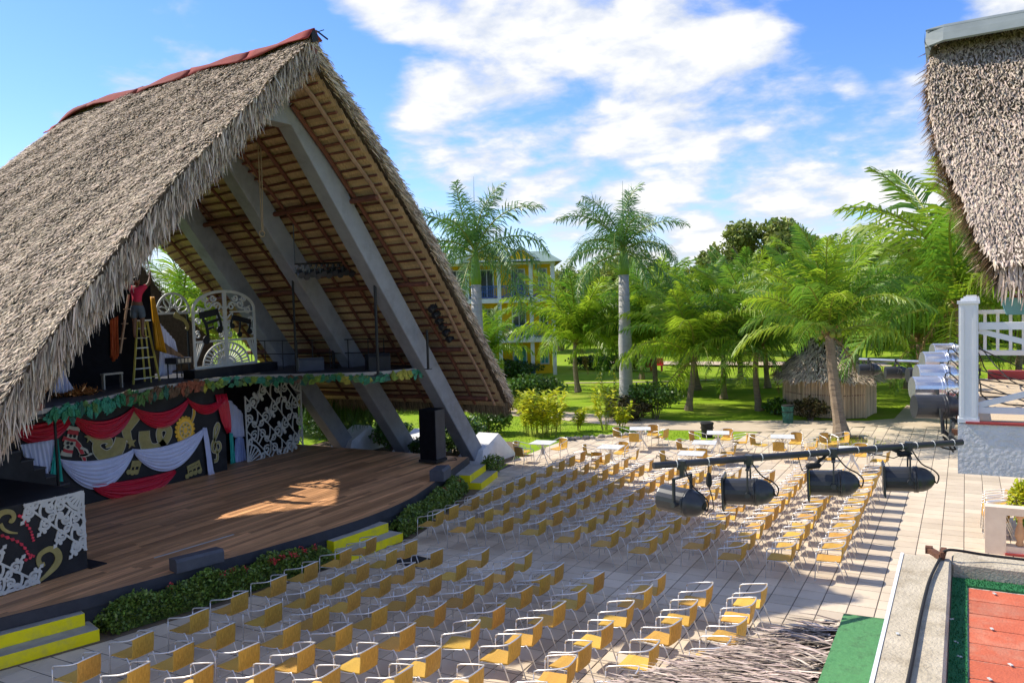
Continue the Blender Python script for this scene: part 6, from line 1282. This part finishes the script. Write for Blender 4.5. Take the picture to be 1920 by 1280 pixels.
m = MB(); m.add([(*(np.array(p)+(pc-np.array(p))*.15), .25) for p in PP], [tuple(range(8))]); mk('planter_soil', m, 'soil', pl_)
P = np.stack([pc[0]+rng.normal(0, .55, 600), pc[1]+rng.normal(0, .7, 600), np.full(600, .25)], axis=1); o = mkq('weeds', strips(P, np.tile([[0, 0, 1.]], (600, 1))+rng.normal(0, .4, (600, 3)), rng.normal(0, 1, (600, 3)), rng.uniform(.05, .14, 600), np.full(600, .02), np.zeros(600)), 6, 'leaf_yellow', pl_, F=SF); o['kind'] = 'stuff'
for (x, y, h, lab) in ((-6.95, 37.9, .82, 'dark green trash bin in front of the hut corner'), (-9.25, 33.1, .62, 'small black trash bin at the lawn edge behind the tables')):
    t = thing('trash_bin', lab, 'trash bin', (x, y, 0)); m = MB(); m.lathe([(.22, 0), (.25, h*.85), (.27, h*.86), (.27, h*.92), (.22, h*.92)], (x, y, 0), n=16); mk('bin_body', m, 'cutleaf6' if h > .7 else 'rubber', t); m = MB(); m.lathe([(.275, h*.92), (.26, h*.98), (.1, h)], (x, y, 0), n=16); m.lathe([(.278, h*.6), (.282, h*.62), (.278, h*.64)], (x, y, 0), n=16, caps=False); mk('bin_lid', m, 'rubber', t)
# ================================================================== yellow building
B = thing('yellow_building', 'yellow three storey hotel building with white columns and blue balconies', 'building', (-30.5, 55, 0))
bo = Vector((-30.4, 54.2, 0)); bu = Vector((.876, .482, 0)); bv_ = Vector((-.482, .876, 0))   # along the front, away from us
def bb(m, u0, u1, v0, v1, z0, z1): m.obox(bo+bu*(u0+u1)/2+bv_*(v0+v1)/2+Vector((0, 0, (z0+z1)/2)), bu*(u1-u0)/2, bv_*(v1-v0)/2, Vector((0, 0, (z1-z0)/2)))
m = MB(); bb(m, -14, 3.6, 1.6, 9, 0, 9.0); mk('wall', m, 'build_yellow', B)
FLZ = [0, 2.95, 5.95]
for k, z in enumerate(FLZ[1:]): m = MB(); bb(m, -14, 3.9, -.15, 1.6, z-.34, z); mk('balcony_slab', m, 'white_wall', B)
for u in (-13, -10.2, -7.4, -4.6, -2.75, -.35, 2.05, 3.7):
    for k, z in enumerate(FLZ): m = MB(); bb(m, u-.14, u+.14, 0, .28, z, z+2.62); mk('column', m, 'white_wall', B)
    if u < 3: m = MB(); bb(m, u-.18, u+.18, -.03, .31, 0, .75); mk('column_base', m, 'build_blue', B)
for z in FLZ[1:]:
    for ua, ub in ((-13, -10.2), (-10.2, -7.4), (-7.4, -4.6), (-4.6, -2.75), (-2.75, -.35), (-.35, 2.05), (2.05, 3.7)):
        m = MB(); a, b = ua+.15, ub-.15; bb(m, a, b, .08, .13, z+.9, z+.96); bb(m, a, b, .08, .13, z+.06, z+.12)
        n_ = int((b-a)/.14)
        for i in range(n_+1): u = a+(b-a)*i/n_; bb(m, u-.018, u+.018, .09, .12, z+.12, z+.9)
        p0, p1 = bo+bu*a+bv_*.105, bo+bu*b+bv_*.105
        m.bar(p0+Vector((0, 0, z+.12)), p1+Vector((0, 0, z+.9)), .03, .05); m.bar(p0+Vector((0, 0, z+.9)), p1+Vector((0, 0, z+.12)), .03, .05); mk('balcony_railing', m, 'build_blue', B)
for k, z in enumerate(FLZ):
    for u in (-12, -9, -6, -3.6, -1.3, 1.1, 3.0):
        dz = z+(.02 if u in (-1.3, -6, 1.1) else .8); w = .55 if u != 3.0 else .35
        m = MB(); bb(m, u-w, u+w, 1.5, 1.61, dz, z+2.25); f = mk('window_frame', m, 'white_paint', B); m = MB(); bb(m, u-w+.1, u-.04, 1.47, 1.51, dz+.1, z+2.15); bb(m, u+.04, u+w-.1, 1.47, 1.51, dz+.1, z+2.15); mk('pane', m, 'glass_dark' if k != 0 else 'build_teal', f)
for k, z in enumerate(FLZ): m = MB(); bb(m, -2.3, -1.9, .9, 1.6, z, z+2.6); mk('pier', m, 'build_orange', B)
# roof: low green slopes with two small gables over the bays
def P3(u, v, z): return bo+bu*u+bv_*v+Vector((0, 0, z))
m = MB(); m.add([P3(-14.5, -.7, 8.6), P3(4.4, -.7, 8.6), P3(3.4, 5, 9.7), P3(-14.5, 5, 9.7), P3(4.4, 9.5, 8.6), P3(-14.5, 9.5, 8.6)], [(0, 1, 2, 3), (1, 4, 2), (3, 2, 4, 5)]); mk('roof', m, 'roof_green', B)
for uc, w in ((-1.35, 1.75), (1.35, 1.35), (-5.5, 1.9), (-9.5, 1.9)):
    m = MB(); zt = 8.75; m.add([P3(uc-w, -.95, zt), P3(uc, -.95, zt+.95), P3(uc, 3.4, zt+.95), P3(uc-w, 3.4, zt), P3(uc+w, -.95, zt), P3(uc+w, 3.4, zt)], [(0, 1, 2, 3), (1, 4, 5, 2)]); g_ = mk('gable_roof', m, 'roof_green', B)
    m = MB(); 
    for s in (-1, 1): m.bar(P3(uc+s*w, -.98, zt-.03), P3(uc, -.98, zt+.93), .05, .16)
    m.bar(P3(uc-w*.95, -.98, zt-.02), P3(uc+w*.95, -.98, zt-.02), .05, .12); m.bar(P3(uc, -.98, zt), P3(uc, -.98, zt+.85), .05, .08); mk('bargeboard', m, 'white_paint', g_)
    m = MB(); m.add([P3(uc-w*.9, -.8, zt), P3(uc+w*.9, -.8, zt), P3(uc, -.8, zt+.85)], [(0, 1, 2)]); mk('gable_wall', m, 'build_yellow', g_)
m = MB(); bb(m, -14, 3.9, -.1, .25, 8.45, 8.7); mk('eave_beam', m, 'white_wall', B)
# a tiny red figure like post far on the lawn is too small to read; two red benches stand there
for (px, py, lab) in ((1216, 697, 'small red bench far off under the palms'), (1231, 694, 'second small red bench far off under the palms')):
    c = at_z(px, py, .05); t = thing('red_bench', lab, 'bench', (c.x, c.y, .05)); m = MB(); m.box(c.x-.5, c.x+.5, c.y-.2, c.y+.2, .42, .48); mk('seat', m, 'red_paint', t); m = MB(); m.box(c.x-.5, c.x+.5, c.y+.2, c.y+.25, .48, 1.0); mk('backrest', m, 'red_paint', t)
    for dx in (-.45, .4): m = MB(); m.box(c.x+dx, c.x+dx+.05, c.y-.18, c.y+.2, 0, .42); mk('leg', m, 'red_paint', t)
# ================================================================== our own building: ledge, tiled terrace, awning
own = thing('terrace_building', 'building edge we look from, with a pale coping ledge and red tiled terrace', 'building', (1.5, 2.5, 0))
m = MB(); m.box(-.28, 5, -6, 5.55, -.05, 3.95); mk('wall', m, 'white_wall', own)
CW = [(-.345, 5.43), (-.06, 5.50)]
m = MB(); m.box(-.34, -.075, -4, 5.46, 3.95, 4.2); o = mk('coping', m, 'coping', own); bv = o.modifiers.new('bevel', 'BEVEL'); bv.width = .012
m = MB(); m.box(-.075, 4, 5.40, 5.62, 3.95, 4.196); o = mk('coping', m, 'coping', own); bv = o.modifiers.new('bevel', 'BEVEL'); bv.width = .012
m = MB(); m.box(-.347, -.341, -4, 5.46, 3.98, 4.203); m.box(-.347, -.330, -4, 5.455, 4.2005, 4.2045); mk('white_edge', m, 'white_paint', own)
m = MB(); m.box(-.073, 4, -4, 5.398, 3.95, 4.10); mk('terrace_base', m, 'joint_white', own)
for j in range(22):
    y1 = 5.245-j*.205; 
    for i in range(5):
        x0 = .012+i*.62
        m = MB(); m.box(x0, x0+.617, y1-.195, y1, 4.098, 4.1035); mk('terrace_tile', m, 'terracotta', own)
m = MB(); m.box(-.07, .006, -4, 5.39, 4.101, 4.112); m.box(.006, 4, 5.265, 5.39, 4.101, 4.113); mk('turf_strip', m, 'turf_green', own)
kk = 3600; P = np.zeros((kk, 3)); s_ = rng.random(kk) < .45
P[:, 0] = np.where(s_, rng.uniform(-.065, .008, kk), rng.uniform(.0, 1.2, kk)); P[:, 1] = np.where(s_, rng.uniform(2.6, 5.38, kk), rng.uniform(5.255, 5.39, kk)); P[:, 2] = 4.11
o = mkq('turf_pile', strips(P, np.tile([[0, 0, 1.]], (kk, 1))+rng.normal(0, .5, (kk, 3)), rng.normal(0, 1, (kk, 3)), rng.uniform(.008, .018, kk), np.full(kk, .004), np.zeros(kk)), 6, 'turf_green', own, F=SF); o['kind'] = 'stuff'
# cable over the ledge and its rusty clamp
t = thing('rusty_clamp', 'rusty iron clamp bolted to the corner of the ledge', 'clamp', (-.16, 5.5, 4.2)); m = MB(); c0 = at_z(1742, 1030, 4.22); c1 = at_z(1766, 1044, 4.22); c2 = at_z(1770, 1030, 4.22)
m.bar(c0, c1, .035, .03); m.bar(c1, c2, .03, .03); m.obox(c0, (.02, 0, 0), (0, .022, 0), (0, 0, .02)); mk('bracket', m, 'rust', t); m = MB(); m.lathe([(.014, 0), (.014, .03), (.008, .032)], c1, n=6); mk('bolt', m, 'rust', t)
cab = [at_z(px, py, 4.216) for px, py in ((1698, 1300), (1712, 1230), (1727, 1150), (1742, 1090), (1757, 1057), (1766, 1042))]+[at_z(1775, 1031, 4.26), at_z(1800, 1032, 4.26), at_z(1850, 1040, 4.235), at_z(1925, 1049, 4.23)]
m = MB(); m.tube([tuple(v) for v in smooth([tuple(c) for c in cab], 5)], .0085, 8); tag(mk('cable', m, 'rubber', None, smooth=True), 'thick black cable running along the ledge and over its corner', 'cable')
for (px, py) in ((1683, 1187), (1793, 1203), (1785, 1160), (1860, 1178), (1895, 1245), (1856, 1272), (1865, 1112), (1800, 1230)):
    c = at_z(px, py, 4.113 if px > 1776 else 4.205); m = MB(); a = rng.random()*3; u = Vector((math.cos(a), math.sin(a), 0)); m.obox(c, u*.012, Vector((-u.y, u.x, 0))*.006, Vector((0, 0, .002))); o = tag(mk('fallen_leaf', m, 'scroll_white'), 'small pale fallen leaf on the red tiles or ledge', 'leaf', 'pale scraps fallen on the terrace')
# thatched awning below, with a green metal flashing
aw = thing('thatched_awning', 'grey thatched awning below the ledge with a green flashing sheet', 'awning', (-1.2, 4.8, 3))
m = MB(); m.add([(-.42, 6.38, 3.44), (-.80, 6.46, 3.40), (-.80, 1.0, 3.40), (-.42, 1.0, 3.44), (-.42, 6.38, 3.41), (-.80, 6.46, 3.37), (-.8, 1, 3.37), (-.42, 1, 3.41)], [(0, 1, 2, 3), (7, 6, 5, 4), (0, 4, 5, 1), (1, 5, 6, 2), (3, 2, 6, 7), (0, 3, 7, 4)]); mk('flashing', m, 'sheet_green', aw)
m = MB(); m.box(-.46, -.29, 1.0, 6.2, 3.2, 3.40); mk('wall_plate', m, 'sheet_green', aw)
def awz(x): return 3.38-(-.78-x)*.50
m = MB(); m.grid([[(x, y, awz(x)-.03) for x in np.linspace(-.79, -3.3, 10)] for y in (1.0, 6.4)]); m.grid([[(x, y, awz(x)-.2) for x in np.linspace(-.79, -3.3, 10)] for y in (6.4, 1.0)]); mk('thatch_bed', m, 'thatch_base', aw)
k = 14000; x = rng.uniform(-3.3, -.80, k); y = rng.uniform(2.6, 6.42, k); P = np.stack([x, y, awz(x)], axis=1); D = np.stack([np.full(k, -1.0), rng.normal(0, .22, k), np.full(k, -.49)+rng.normal(0, .08, k)], axis=1)
o = mkq('thatch_cover', strips(P, D, np.tile([[-.5, 0, .86]], (k, 1)), rng.uniform(.12, .36, k), rng.uniform(.010, .030, k), rng.uniform(-.02, .12, k), droop=-.05), 6, 'thatch_awning', aw, F=SF); o['kind'] = 'stuff'
# ================================================================== neighbouring balcony with lamps
bal = thing('balcony', 'white railed balcony on a rough grey stucco slab at the right', 'balcony', (1.5, 9.8, 4.2))
BX0, BX1, BY0, BY1, BZ = -.06, 4.0, 7.92, 11.9, 4.66
m = MB(); m.box(BX0, BX1, BY0, BY1, 4.22, BZ-.012); mk('slab', m, 'stucco', bal)
m = MB(); m.box(BX0+.06, BX1, BY0-.012, BY0+.07, BZ-.012, BZ+.008); m.box(BX0+.3, BX1, BY1-.16, BY1+.02, BZ, BZ+.10); m.box(BX0+.02, BX0+.10, BY0+.08, BY1-.1, BZ-.01, BZ+.01); mk('red_edge', m, 'red_floor', bal)
for k in range(26):
    y = BY0+.09+k*.142; m = MB(); m.box(BX0+.11, BX1, y, y+.136, BZ-.012, BZ+.004); mk('floor_board', m, 'tan_floor', bal)
def post(x, y, z0, z1, w=.145):
    m = MB(); m.box(x-w/2, x+w/2, y-w/2, y+w/2, z0, z1); 
    for sx in (-1, 1): m.box(x+sx*w*.32-.012, x+sx*w*.32+.012, y-w/2-.006, y-w/2, z0+.05, z1-.03)
    p = mk('post', m, 'white_paint', bal); m = MB(); m.box(x-w*.58, x+w*.58, y-w*.58, y+w*.58, z1, z1+.025); m.box(x-w*.4, x+w*.4, y-w*.4, y+w*.4, z1+.025, z1+.04); mk('post_cap', m, 'white_paint', p); m = MB(); m.box(x-w*.56, x+w*.56, y-w*.56, y+w*.56, z0-.005, z0+.03); mk('post_base', m, 'white_paint', p)
post(.02, 8.0, BZ, 5.66); post(.04, 9.75, BZ, 5.66); post(.06, 11.7, BZ, 5.66); post(2.6, 8.0, BZ, 5.66); post(3.2, 11.7, BZ, 5.66)
def rail(a, b, w=.06, h=.05, nm='rail'): m = MB(); m.bar(a, b, w, h); mk(nm, m, 'white_paint', bal)
rail((.095, 8.0, 5.47), (2.55, 8.0, 5.47), .07, .06); rail((.095, 8.0, BZ+.10), (2.55, 8.0, BZ+.10), .05, .05)
for x0 in (.095, 1.35):
    x1 = x0+1.22; rail((x0, 8.0, 5.43), (x1, 8.02, BZ+.42), .04, .045, 'brace'); rail((x0, 8.0, BZ+.14), (x1, 8.025, 5.17), .04, .045, 'brace'); rail((x0+.36, 8.01, BZ+.44), (x0+.36, 8.01, 5.16), .035, .04, 'brace')
rail((.09, 11.7, 5.49), (3.1, 11.7, 5.49), .06, .05); rail((.09, 11.7, BZ+.33), (3.1, 11.7, BZ+.33), .06, .06)
for k in range(22): m = MB(); m.box(.19+k*.135, .225+k*.135, 11.685, 11.72, BZ+.36, 5.465); mk('baluster', m, 'white_paint', bal)
rail((.05, 8.08, 5.5), (.055, 9.68, 5.5), .05, .05); rail((.055, 9.83, 5.5), (.06, 11.62, 5.5), .05, .05)
rail((.05, 8.08, BZ+.1), (.055, 9.68, BZ+.1), .05, .05)
# cables tangled behind the post
for k in range(9):
    z = BZ+.03+k*.06; y = 8.5+rng.random()*2.5; pts = [(.10+rng.random()*.03, y+i*.09*rng.uniform(-1, 1.3), z+rng.normal(0, .06)) for i in range(4)]; pts.append((.3+rng.random()*.9, y+rng.normal(0, .4), BZ+.02)); pts.append((1.2+rng.random(), y+.3+rng.normal(0, .3), BZ+.015))
    m = MB(); m.tube(smooth(pts, 4), .007, 5); tag(mk('cable', m, 'rubber'), 'black lamp cable tangled with others on the balcony floor', 'cable', 'tangled lamp cables')
# teal planter tub on the far rail
c = at_y(1905, 575, 11.5); t = thing('planter_tub', 'teal plastic planter tub hanging on the far balcony rail', 'planter', c); m = MB(); a = Vector(c)
m.add([a+Vector(v) for v in ((-.10, -.13, -.09), (.75, -.13, -.09), (.75, .1, -.09), (-.10, .1, -.09), (-.16, -.17, .10), (.85, -.17, .10), (.85, .14, .10), (-.16, .14, .10))], [(3, 2, 1, 0), (0, 1, 5, 4), (1, 2, 6, 5), (2, 3, 7, 6), (3, 0, 4, 7)]); mk('tub', m, 'teal_tub', t); m = MB(); m.box(a.x-.17, a.x+.86, a.y-.18, a.y-.155, a.z+.085, a.z+.115); m.box(a.x-.15, a.x-.13, a.y-.155, a.y+.14, a.z+.085, a.z+.115); mk('tub_rim', m, 'teal_tub', t); m = MB(); m.box(a.x-.12, a.x+.8, a.y-.12, a.y+.1, a.z+.03, a.z+.07); mk('tub_soil', m, 'red_floor', t)
# lamp pipe to the left with four black cans
t = thing('lamp_pipe', 'long black pipe reaching out from the balcony and carrying four spot lamps', 'lamp bar', (-.09, 7.82, 4.5))
pa, pb_ = Vector((-2.09, 5.98, 4.51)), Vector((-.03, 7.86, 4.50))
m = MB(); m.tube([pa, pb_], .027, 10); mk('pipe', m, 'par_black', t)
pd = (pb_-pa).normalized()
for f in (.07, .165, .33, .48, .545, .64, .70, .79, .84, .9, .97):
    c = pa+(pb_-pa)*f; m = MB(); m.tube([c-pd*.008+Vector((0, 0, .029*math.cos(a)))+Vector((-pd.y, pd.x, 0))*.029*math.sin(a) for a in np.linspace(0, 6.283, 9)], .004, 4); mk('cable_tie', m, 'scroll_white', t)
m = MB(); c = pa+pd*.06; m.tube([c+Vector((0, 0, .03)), c+Vector((0, 0, .06)), c+Vector((-.03, .0, .075)), c+Vector((-.035, 0, .05))], .004, 5); m.tube([c+Vector((.03, 0.02, .03)), c+Vector((.035, .02, .07)), c+Vector((.05, .03, .05))], .004, 5); mk('hook', m, 'par_black', t)
for f, ln in ((.165, .26), (.55, .10), (.74, .06)):
    c = pa+(pb_-pa)*f; m = MB()
    if ln > .2: m.tube([c, c+Vector((0, 0, -.08)), c+Vector((.0, 0, -.10))], .004, 5); m.lathe([(.012, -.20), (.024, -.18), (.022, -.12), (.014, -.09)], c, n=8); m.tube([c+Vector((0, 0, -.2)), c+Vector((.02, .02, -.29)), c+Vector((.03, .02, -.37)), c+Vector((-.02, -.01, -.42)), c+Vector((-.07, -.05, -.40))], .0045, 5)
    else: e = c+pd*(.16 if f > .6 else -.16)+Vector((0, 0, -ln)); m.tube([c, e], [.01, .018], 6); m.lathe([(.015, -.06), (.026, -.04), (.024, .05), (.01, .07)], e, pd, 8); m.tube([e, e+Vector((0, 0, -.03))-pd*.1, c-pd*.3], .0045, 5)
    mk('plug', m, 'rubber', t)
AXL = (-.97, -.13, -.03)
cs_ = [((1284, 944), 6.3, (-.80, .20, .05), False, False, 'on the long pipe without a front frame, leftmost of four'), ((1421, 927), 6.4, AXL, True, False, 'with a square front frame, second from the pipe end'), ((1573, 909), 6.6, AXL, True, True, 'on the long pipe with a yellow ring at its front'), ((1716, 900), 6.8, AXL, True, False, 'on the long pipe, the one nearest the balcony')]
for (p, d, ax, gel, ring, lab) in cs_:
    c = at_d(p[0], p[1], d); pk = min((pa+(pb_-pa)*f for f in np.linspace(0, 1, 60)), key=lambda q: (q.x-c.x)**2+(q.y-c.y)**2); par('black spot lamp '+lab, (pk.x, pk.y, c.z), ax, .37, .205, hang=4.5, gel=gel, ring=ring, group='black spot lamps on the long pipe')
# lamps fixed along the balcony side
SL = [((1757, 762), 7.5, 'par_black', 'large black spot lamp under the silver ones at the balcony corner'), ((1752, 727), 7.9, 'par_silver', 'lowest silver spot lamp beside the white post'), ((1758, 703), 8.3, 'par_silver', 'second silver spot lamp from below beside the white post'), ((1762, 677), 9.3, 'par_silver', 'third silver spot lamp from below beside the white post'), ((1776, 660), 10.3, 'par_silver', 'topmost silver spot lamp beside the white post'), ((1725, 703), 11.8, 'par_black', 'small black spot lamp with a yellow tag left of the silver ones')]
for i, (p, d, mt, lab) in enumerate(SL):
    c = at_d(p[0], p[1], d); ln = (.40, .41, .41, .38, .36, .34)[i]; o = par(lab, c, (-.93, -.36, .02), ln, .215, mt, hang=None, gel=False, group='spot lamps on the balcony side')
    m = MB(); q = Vector(c); e = Vector((BX0-.01, q.y, q.z-.28)); m.bar(q+Vector((.03, -.12, 0)), q+Vector((.05, -.13, -.22)), .03, .012); m.bar(q+Vector((.03, .12, 0)), q+Vector((.05, .13, -.22)), .03, .012); m.bar(q+Vector((.05, -.13, -.22)), q+Vector((.05, .13, -.22)), .03, .012); m.bar(q+Vector((.05, 0, -.22)), Vector((max(q.x+.08, BX0), q.y, q.z-.32)), .03, .03); mk('yoke', m, 'par_black', o)
    if False:
        ax = Vector((-.93, -.36, .02)).normalized(); sd = Vector((0, 0, 1)).cross(ax).normalized(); m = MB()
        for a in (0, 1, 2, 3): 
            dv = sd*math.cos(a*math.pi/2)+Vector((0, 0, 1))*math.sin(a*math.pi/2); m.obox(q+ax*ln*.56+dv*.12, ax*.03+dv*.012, ax.cross(dv)*.06, dv*.004-ax*.002)
        mk('barn_door', m, 'par_silver', o)
t = thing('lamp_rail', 'black rail and brackets carrying the lamps along the balcony side', 'lamp bar', (BX0-.05, 9.8, 4.6)); m = MB(); m.tube([(BX0-.05, 8.05, 4.50), (BX0-.05, 11.6, 4.62)], .024, 8); mk('pipe', m, 'par_black', t)
for y in (8.2, 9.2, 10.4, 11.4): m = MB(); m.bar((BX0-.05, y, 4.53), (BX0+.001, y, 4.53), .05, .05); mk('bracket', m, 'rust', t)
m = MB(); m.tube(smooth([(BX0-.03, 8.15, 4.48), (BX0-.15, 8.2, 4.40), (BX0-.02, 8.3, 4.36), (BX0-.12, 8.35, 4.46), (BX0-.04, 8.5, 4.3)], 4), .008, 5); mk('lead', m, 'rubber', t)
# second, farther pipe with two black cans
a, b = at_d(1612, 673, 15.6), at_d(1752, 679, 13.0); t = thing('lamp_pipe', 'far thin steel pipe with two small black spot lamps', 'lamp bar', a); m = MB(); m.tube([a, b, Vector((0.0, 11.6, 4.9))], .022, 8); mk('pipe', m, 'pipe_steel', t)
for (p, d, lab) in (((1632, 693), 15.2, 'small black spot lamp at the left end of the far steel pipe'), ((1688, 698), 14.2, 'small black spot lamp at the middle of the far steel pipe')):
    c = at_d(p[0], p[1], d); pk = min((a+(b-a)*f for f in np.linspace(0, 1, 60)), key=lambda q: (q.x-c.x)**2+(q.y-c.y)**2); par(lab, (pk.x, pk.y, c.z), (-.95, -.3, 0), .38, .21, hang=pk.z, gel=False, group='small spot lamps on the far pipe')
# ------------------------------------------------------------------ thatched roof at the top right
th = thing('thatched_roof', 'steep shaggy thatched roof with a grey ridge cap at the top right', 'thatched roof', (2.5, 12, 5.6))
edge_px = [(1752, 78, 12.3), (1744, 150, 12.0), (1754, 235, 11.6), (1772, 300, 11.1), (1800, 345, 10.7), (1822, 400, 10.2), (1846, 455, 9.8), (1872, 490, 9.4)]
ed = [at_d(*p) for p in edge_px]; rowsT = []
def rpt(i, u): e = ed[i]; return (e.x+u*4.5, e.y-u*.35, e.z+(0.02*math.sin(u*9+i)))
m = MB(); us = np.linspace(0, 1, 10); m.grid([[rpt(i, u) for u in us] for i in range(len(ed))]); m.grid([[(rpt(i, u)[0]+.02, rpt(i, u)[1]+.22, rpt(i, u)[2]-.30) for u in us] for i in reversed(range(len(ed)))])
m.grid([[(p.x, p.y, p.z), (p.x+.02, p.y+.22, p.z-.3)] for p in ed]); e = ed[-1]; m.grid([[rpt(7, u) for u in us], [(rpt(7, u)[0]+.02, rpt(7, u)[1]+.22, rpt(7, u)[2]-.30) for u in us]]); mk('thatch_bed', m, 'thatch_base', th)
k = 30000; tt_ = rng.random(k)*7; i0 = np.floor(tt_).astype(int); f = (tt_-i0)[:, None]; E_ = np.array([tuple(p) for p in ed]); Bp = E_[i0]*(1-f)+E_[i0+1]*f; Dp = E_[i0+1]-E_[i0]; Dp /= np.linalg.norm(Dp, axis=1, keepdims=True)
u = rng.random(k)**1.2; Bp = Bp+np.stack([u*4.5-.03, -u*.35, np.zeros(k)], axis=1); Dn = np.tile([[.0, -.70, -.72]], (k, 1))+Dp*.0+rng.normal(0, .22, (k, 3))*np.array([1, .3, .3]); Nn = np.tile([[-.05, -.72, .69]], (k, 1))
o = mkq('thatch_cover', strips(Bp, Dn, Nn, rng.uniform(.06, .16, k), rng.uniform(.012, .028, k), rng.uniform(-.01, .045, k)), 6, 'thatch_light', th, F=SF); o['kind'] = 'stuff'
k = 3200; tt_ = rng.random(k)*7; i0 = np.floor(tt_).astype(int); f = (tt_-i0)[:, None]; Bp = E_[i0]*(1-f)+E_[i0+1]*f+np.stack([rng.uniform(-.02, .05, k), rng.random(k)*.22, -rng.random(k)*.30], axis=1); Dn = np.tile([[-.30, -.15, -.9]], (k, 1))+rng.normal(0, .22, (k, 3))
o = mkq('verge_fringe', strips(Bp, Dn, np.tile([[-1., 0, .1]], (k, 1)), rng.uniform(.10, .3, k), rng.uniform(.012, .03, k), rng.uniform(0, .04, k)), 6, 'thatch_grey', th, F=SF); o['kind'] = 'stuff'
k = 2600; u = rng.random(k); Bp = np.array([rpt(7, a) for a in u])+np.stack([np.zeros(k), rng.random(k)*.2, -rng.random(k)*.26], axis=1); Dn = np.tile([[0, -.3, -1.]], (k, 1))+rng.normal(0, .15, (k, 3))
o = mkq('eave_fringe', strips(Bp, Dn, np.tile([[0, -1., .2]], (k, 1)), rng.uniform(.12, .34, k), rng.uniform(.012, .03, k), rng.uniform(0, .04, k)), 6, 'thatch_light', th, F=SF); o['kind'] = 'stuff'
# ridge cap, bent sheet
m = MB(); r0 = at_d(1741, 62, 12.4); rows = []
for (dy, dz) in ((-.50, -.34), (-.36, -.20), (-.16, -.05), (.02, .02), (.2, -.05), (.45, -.3)): rows.append([(r0.x-.02+u*4.6, r0.y-u*.36+dy*(1 if u > .0 else .8), r0.z+.04+dz+(0 if u > 0.01 else -.03)) for u in (0, .05, .3, .6, 1)])
m.grid(rows[::-1]); o = mk('ridge_cap', m, 'ridge_grey', th); md = o.modifiers.new('solid', 'SOLIDIFY'); md.thickness = .03
m = MB(); m.add([(r0.x-.04, r0.y-.4, r0.z-.24), (r0.x+.05, r0.y-.52, r0.z-.36), (r0.x-.03, r0.y+.1, r0.z-.45), (r0.x-.05, r0.y, r0.z+.03)], [(0, 3, 2, 1)]); m.bar((r0.x-.03, r0.y-.2, r0.z-.02), (r0.x+4.5, r0.y-.56, r0.z-.02), .03, .02); mk('ridge_seam', m, 'ridge_grey', th)
# underside and hut column below the eave
m = MB(); m.grid([[(rpt(i, u)[0]+.04, rpt(i, u)[1]+.26, rpt(i, u)[2]-.36) for u in us] for i in range(len(ed))]); mk('thatch_course', m, 'thatch_straw', th)
for i in range(2, 8):
    a_, b_ = rpt(i, .02), rpt(i, 1); m = MB(); m.bar((a_[0]+.05, a_[1]+.29, a_[2]-.41), (b_[0], b_[1]+.29, b_[2]-.41), .045, .05); mk('batten', m, 'pole_red', th)
m = MB(); m.tube([(1.02, 12.6, 0), (1.0, 12.6, 6.6)], [.16, .13], 9); mk('post', m, 'trunk_brown', th)
m = MB(); m.tube([(3.9, 12.6, 0), (3.9, 12.6, 6.6)], [.16, .13], 9); mk('post', m, 'trunk_brown', th)
# ------------------------------------------------------------------ cream balustrade on the plaza
bs = thing('balustrade', 'cream painted balustrade with peach balusters at the lower right of the plaza', 'balustrade', (.9, 20.6, 0))
m = MB(); m.box(.36, .76, 20.45, 20.75, 0, 1.04); o = mk('end_pier', m, 'cream_paint', bs); m = MB(); m.box(.76, 4.2, 20.45, 20.75, .88, 1.04); mk('handrail', m, 'cream_paint', bs); m = MB(); m.box(.76, 4.2, 20.47, 20.73, .06, .20); mk('bottom_rail', m, 'cream_paint', bs); m = MB(); m.box(.74, 4.2, 20.42, 20.78, 0.0, .06); mk('kerb', m, 'red_floor', bs)
for k in range(9):
    x = 1.02+k*.34; m = MB(); m.lathe([(.05, .2), (.085, .23), (.06, .3), (.10, .42), (.085, .55), (.05, .68), (.045, .78), (.08, .82), (.08, .88)], (x, 20.6, 0), n=10); mk('baluster', m, 'peach_paint', bs, smooth=True)
for k, (px, py) in enumerate(((1903, 985), (1905, 960))):
    c = at_z(px, py+40, 0); t = thing('plant_pot', ('cream plant pot seen through the balusters', 'second cream plant pot behind the first')[k], 'plant pot', (1.25, 21.1+k*.5, 0)); m = MB(); m.lathe([(.14, 0), (.19, .3), (.2, .32), (.17, .32)], (1.25, 21.1+k*.5, 0), n=12); mk('pot', m, 'cream_paint', t); P = blob_pts(260, (1.25, 21.1+k*.5, .55), (.25, .25, .28)); o = mkq('foliage', leaves(P, 260, .1), 4, 'leaf_mid', t, F=LQ); o['kind'] = 'stuff'
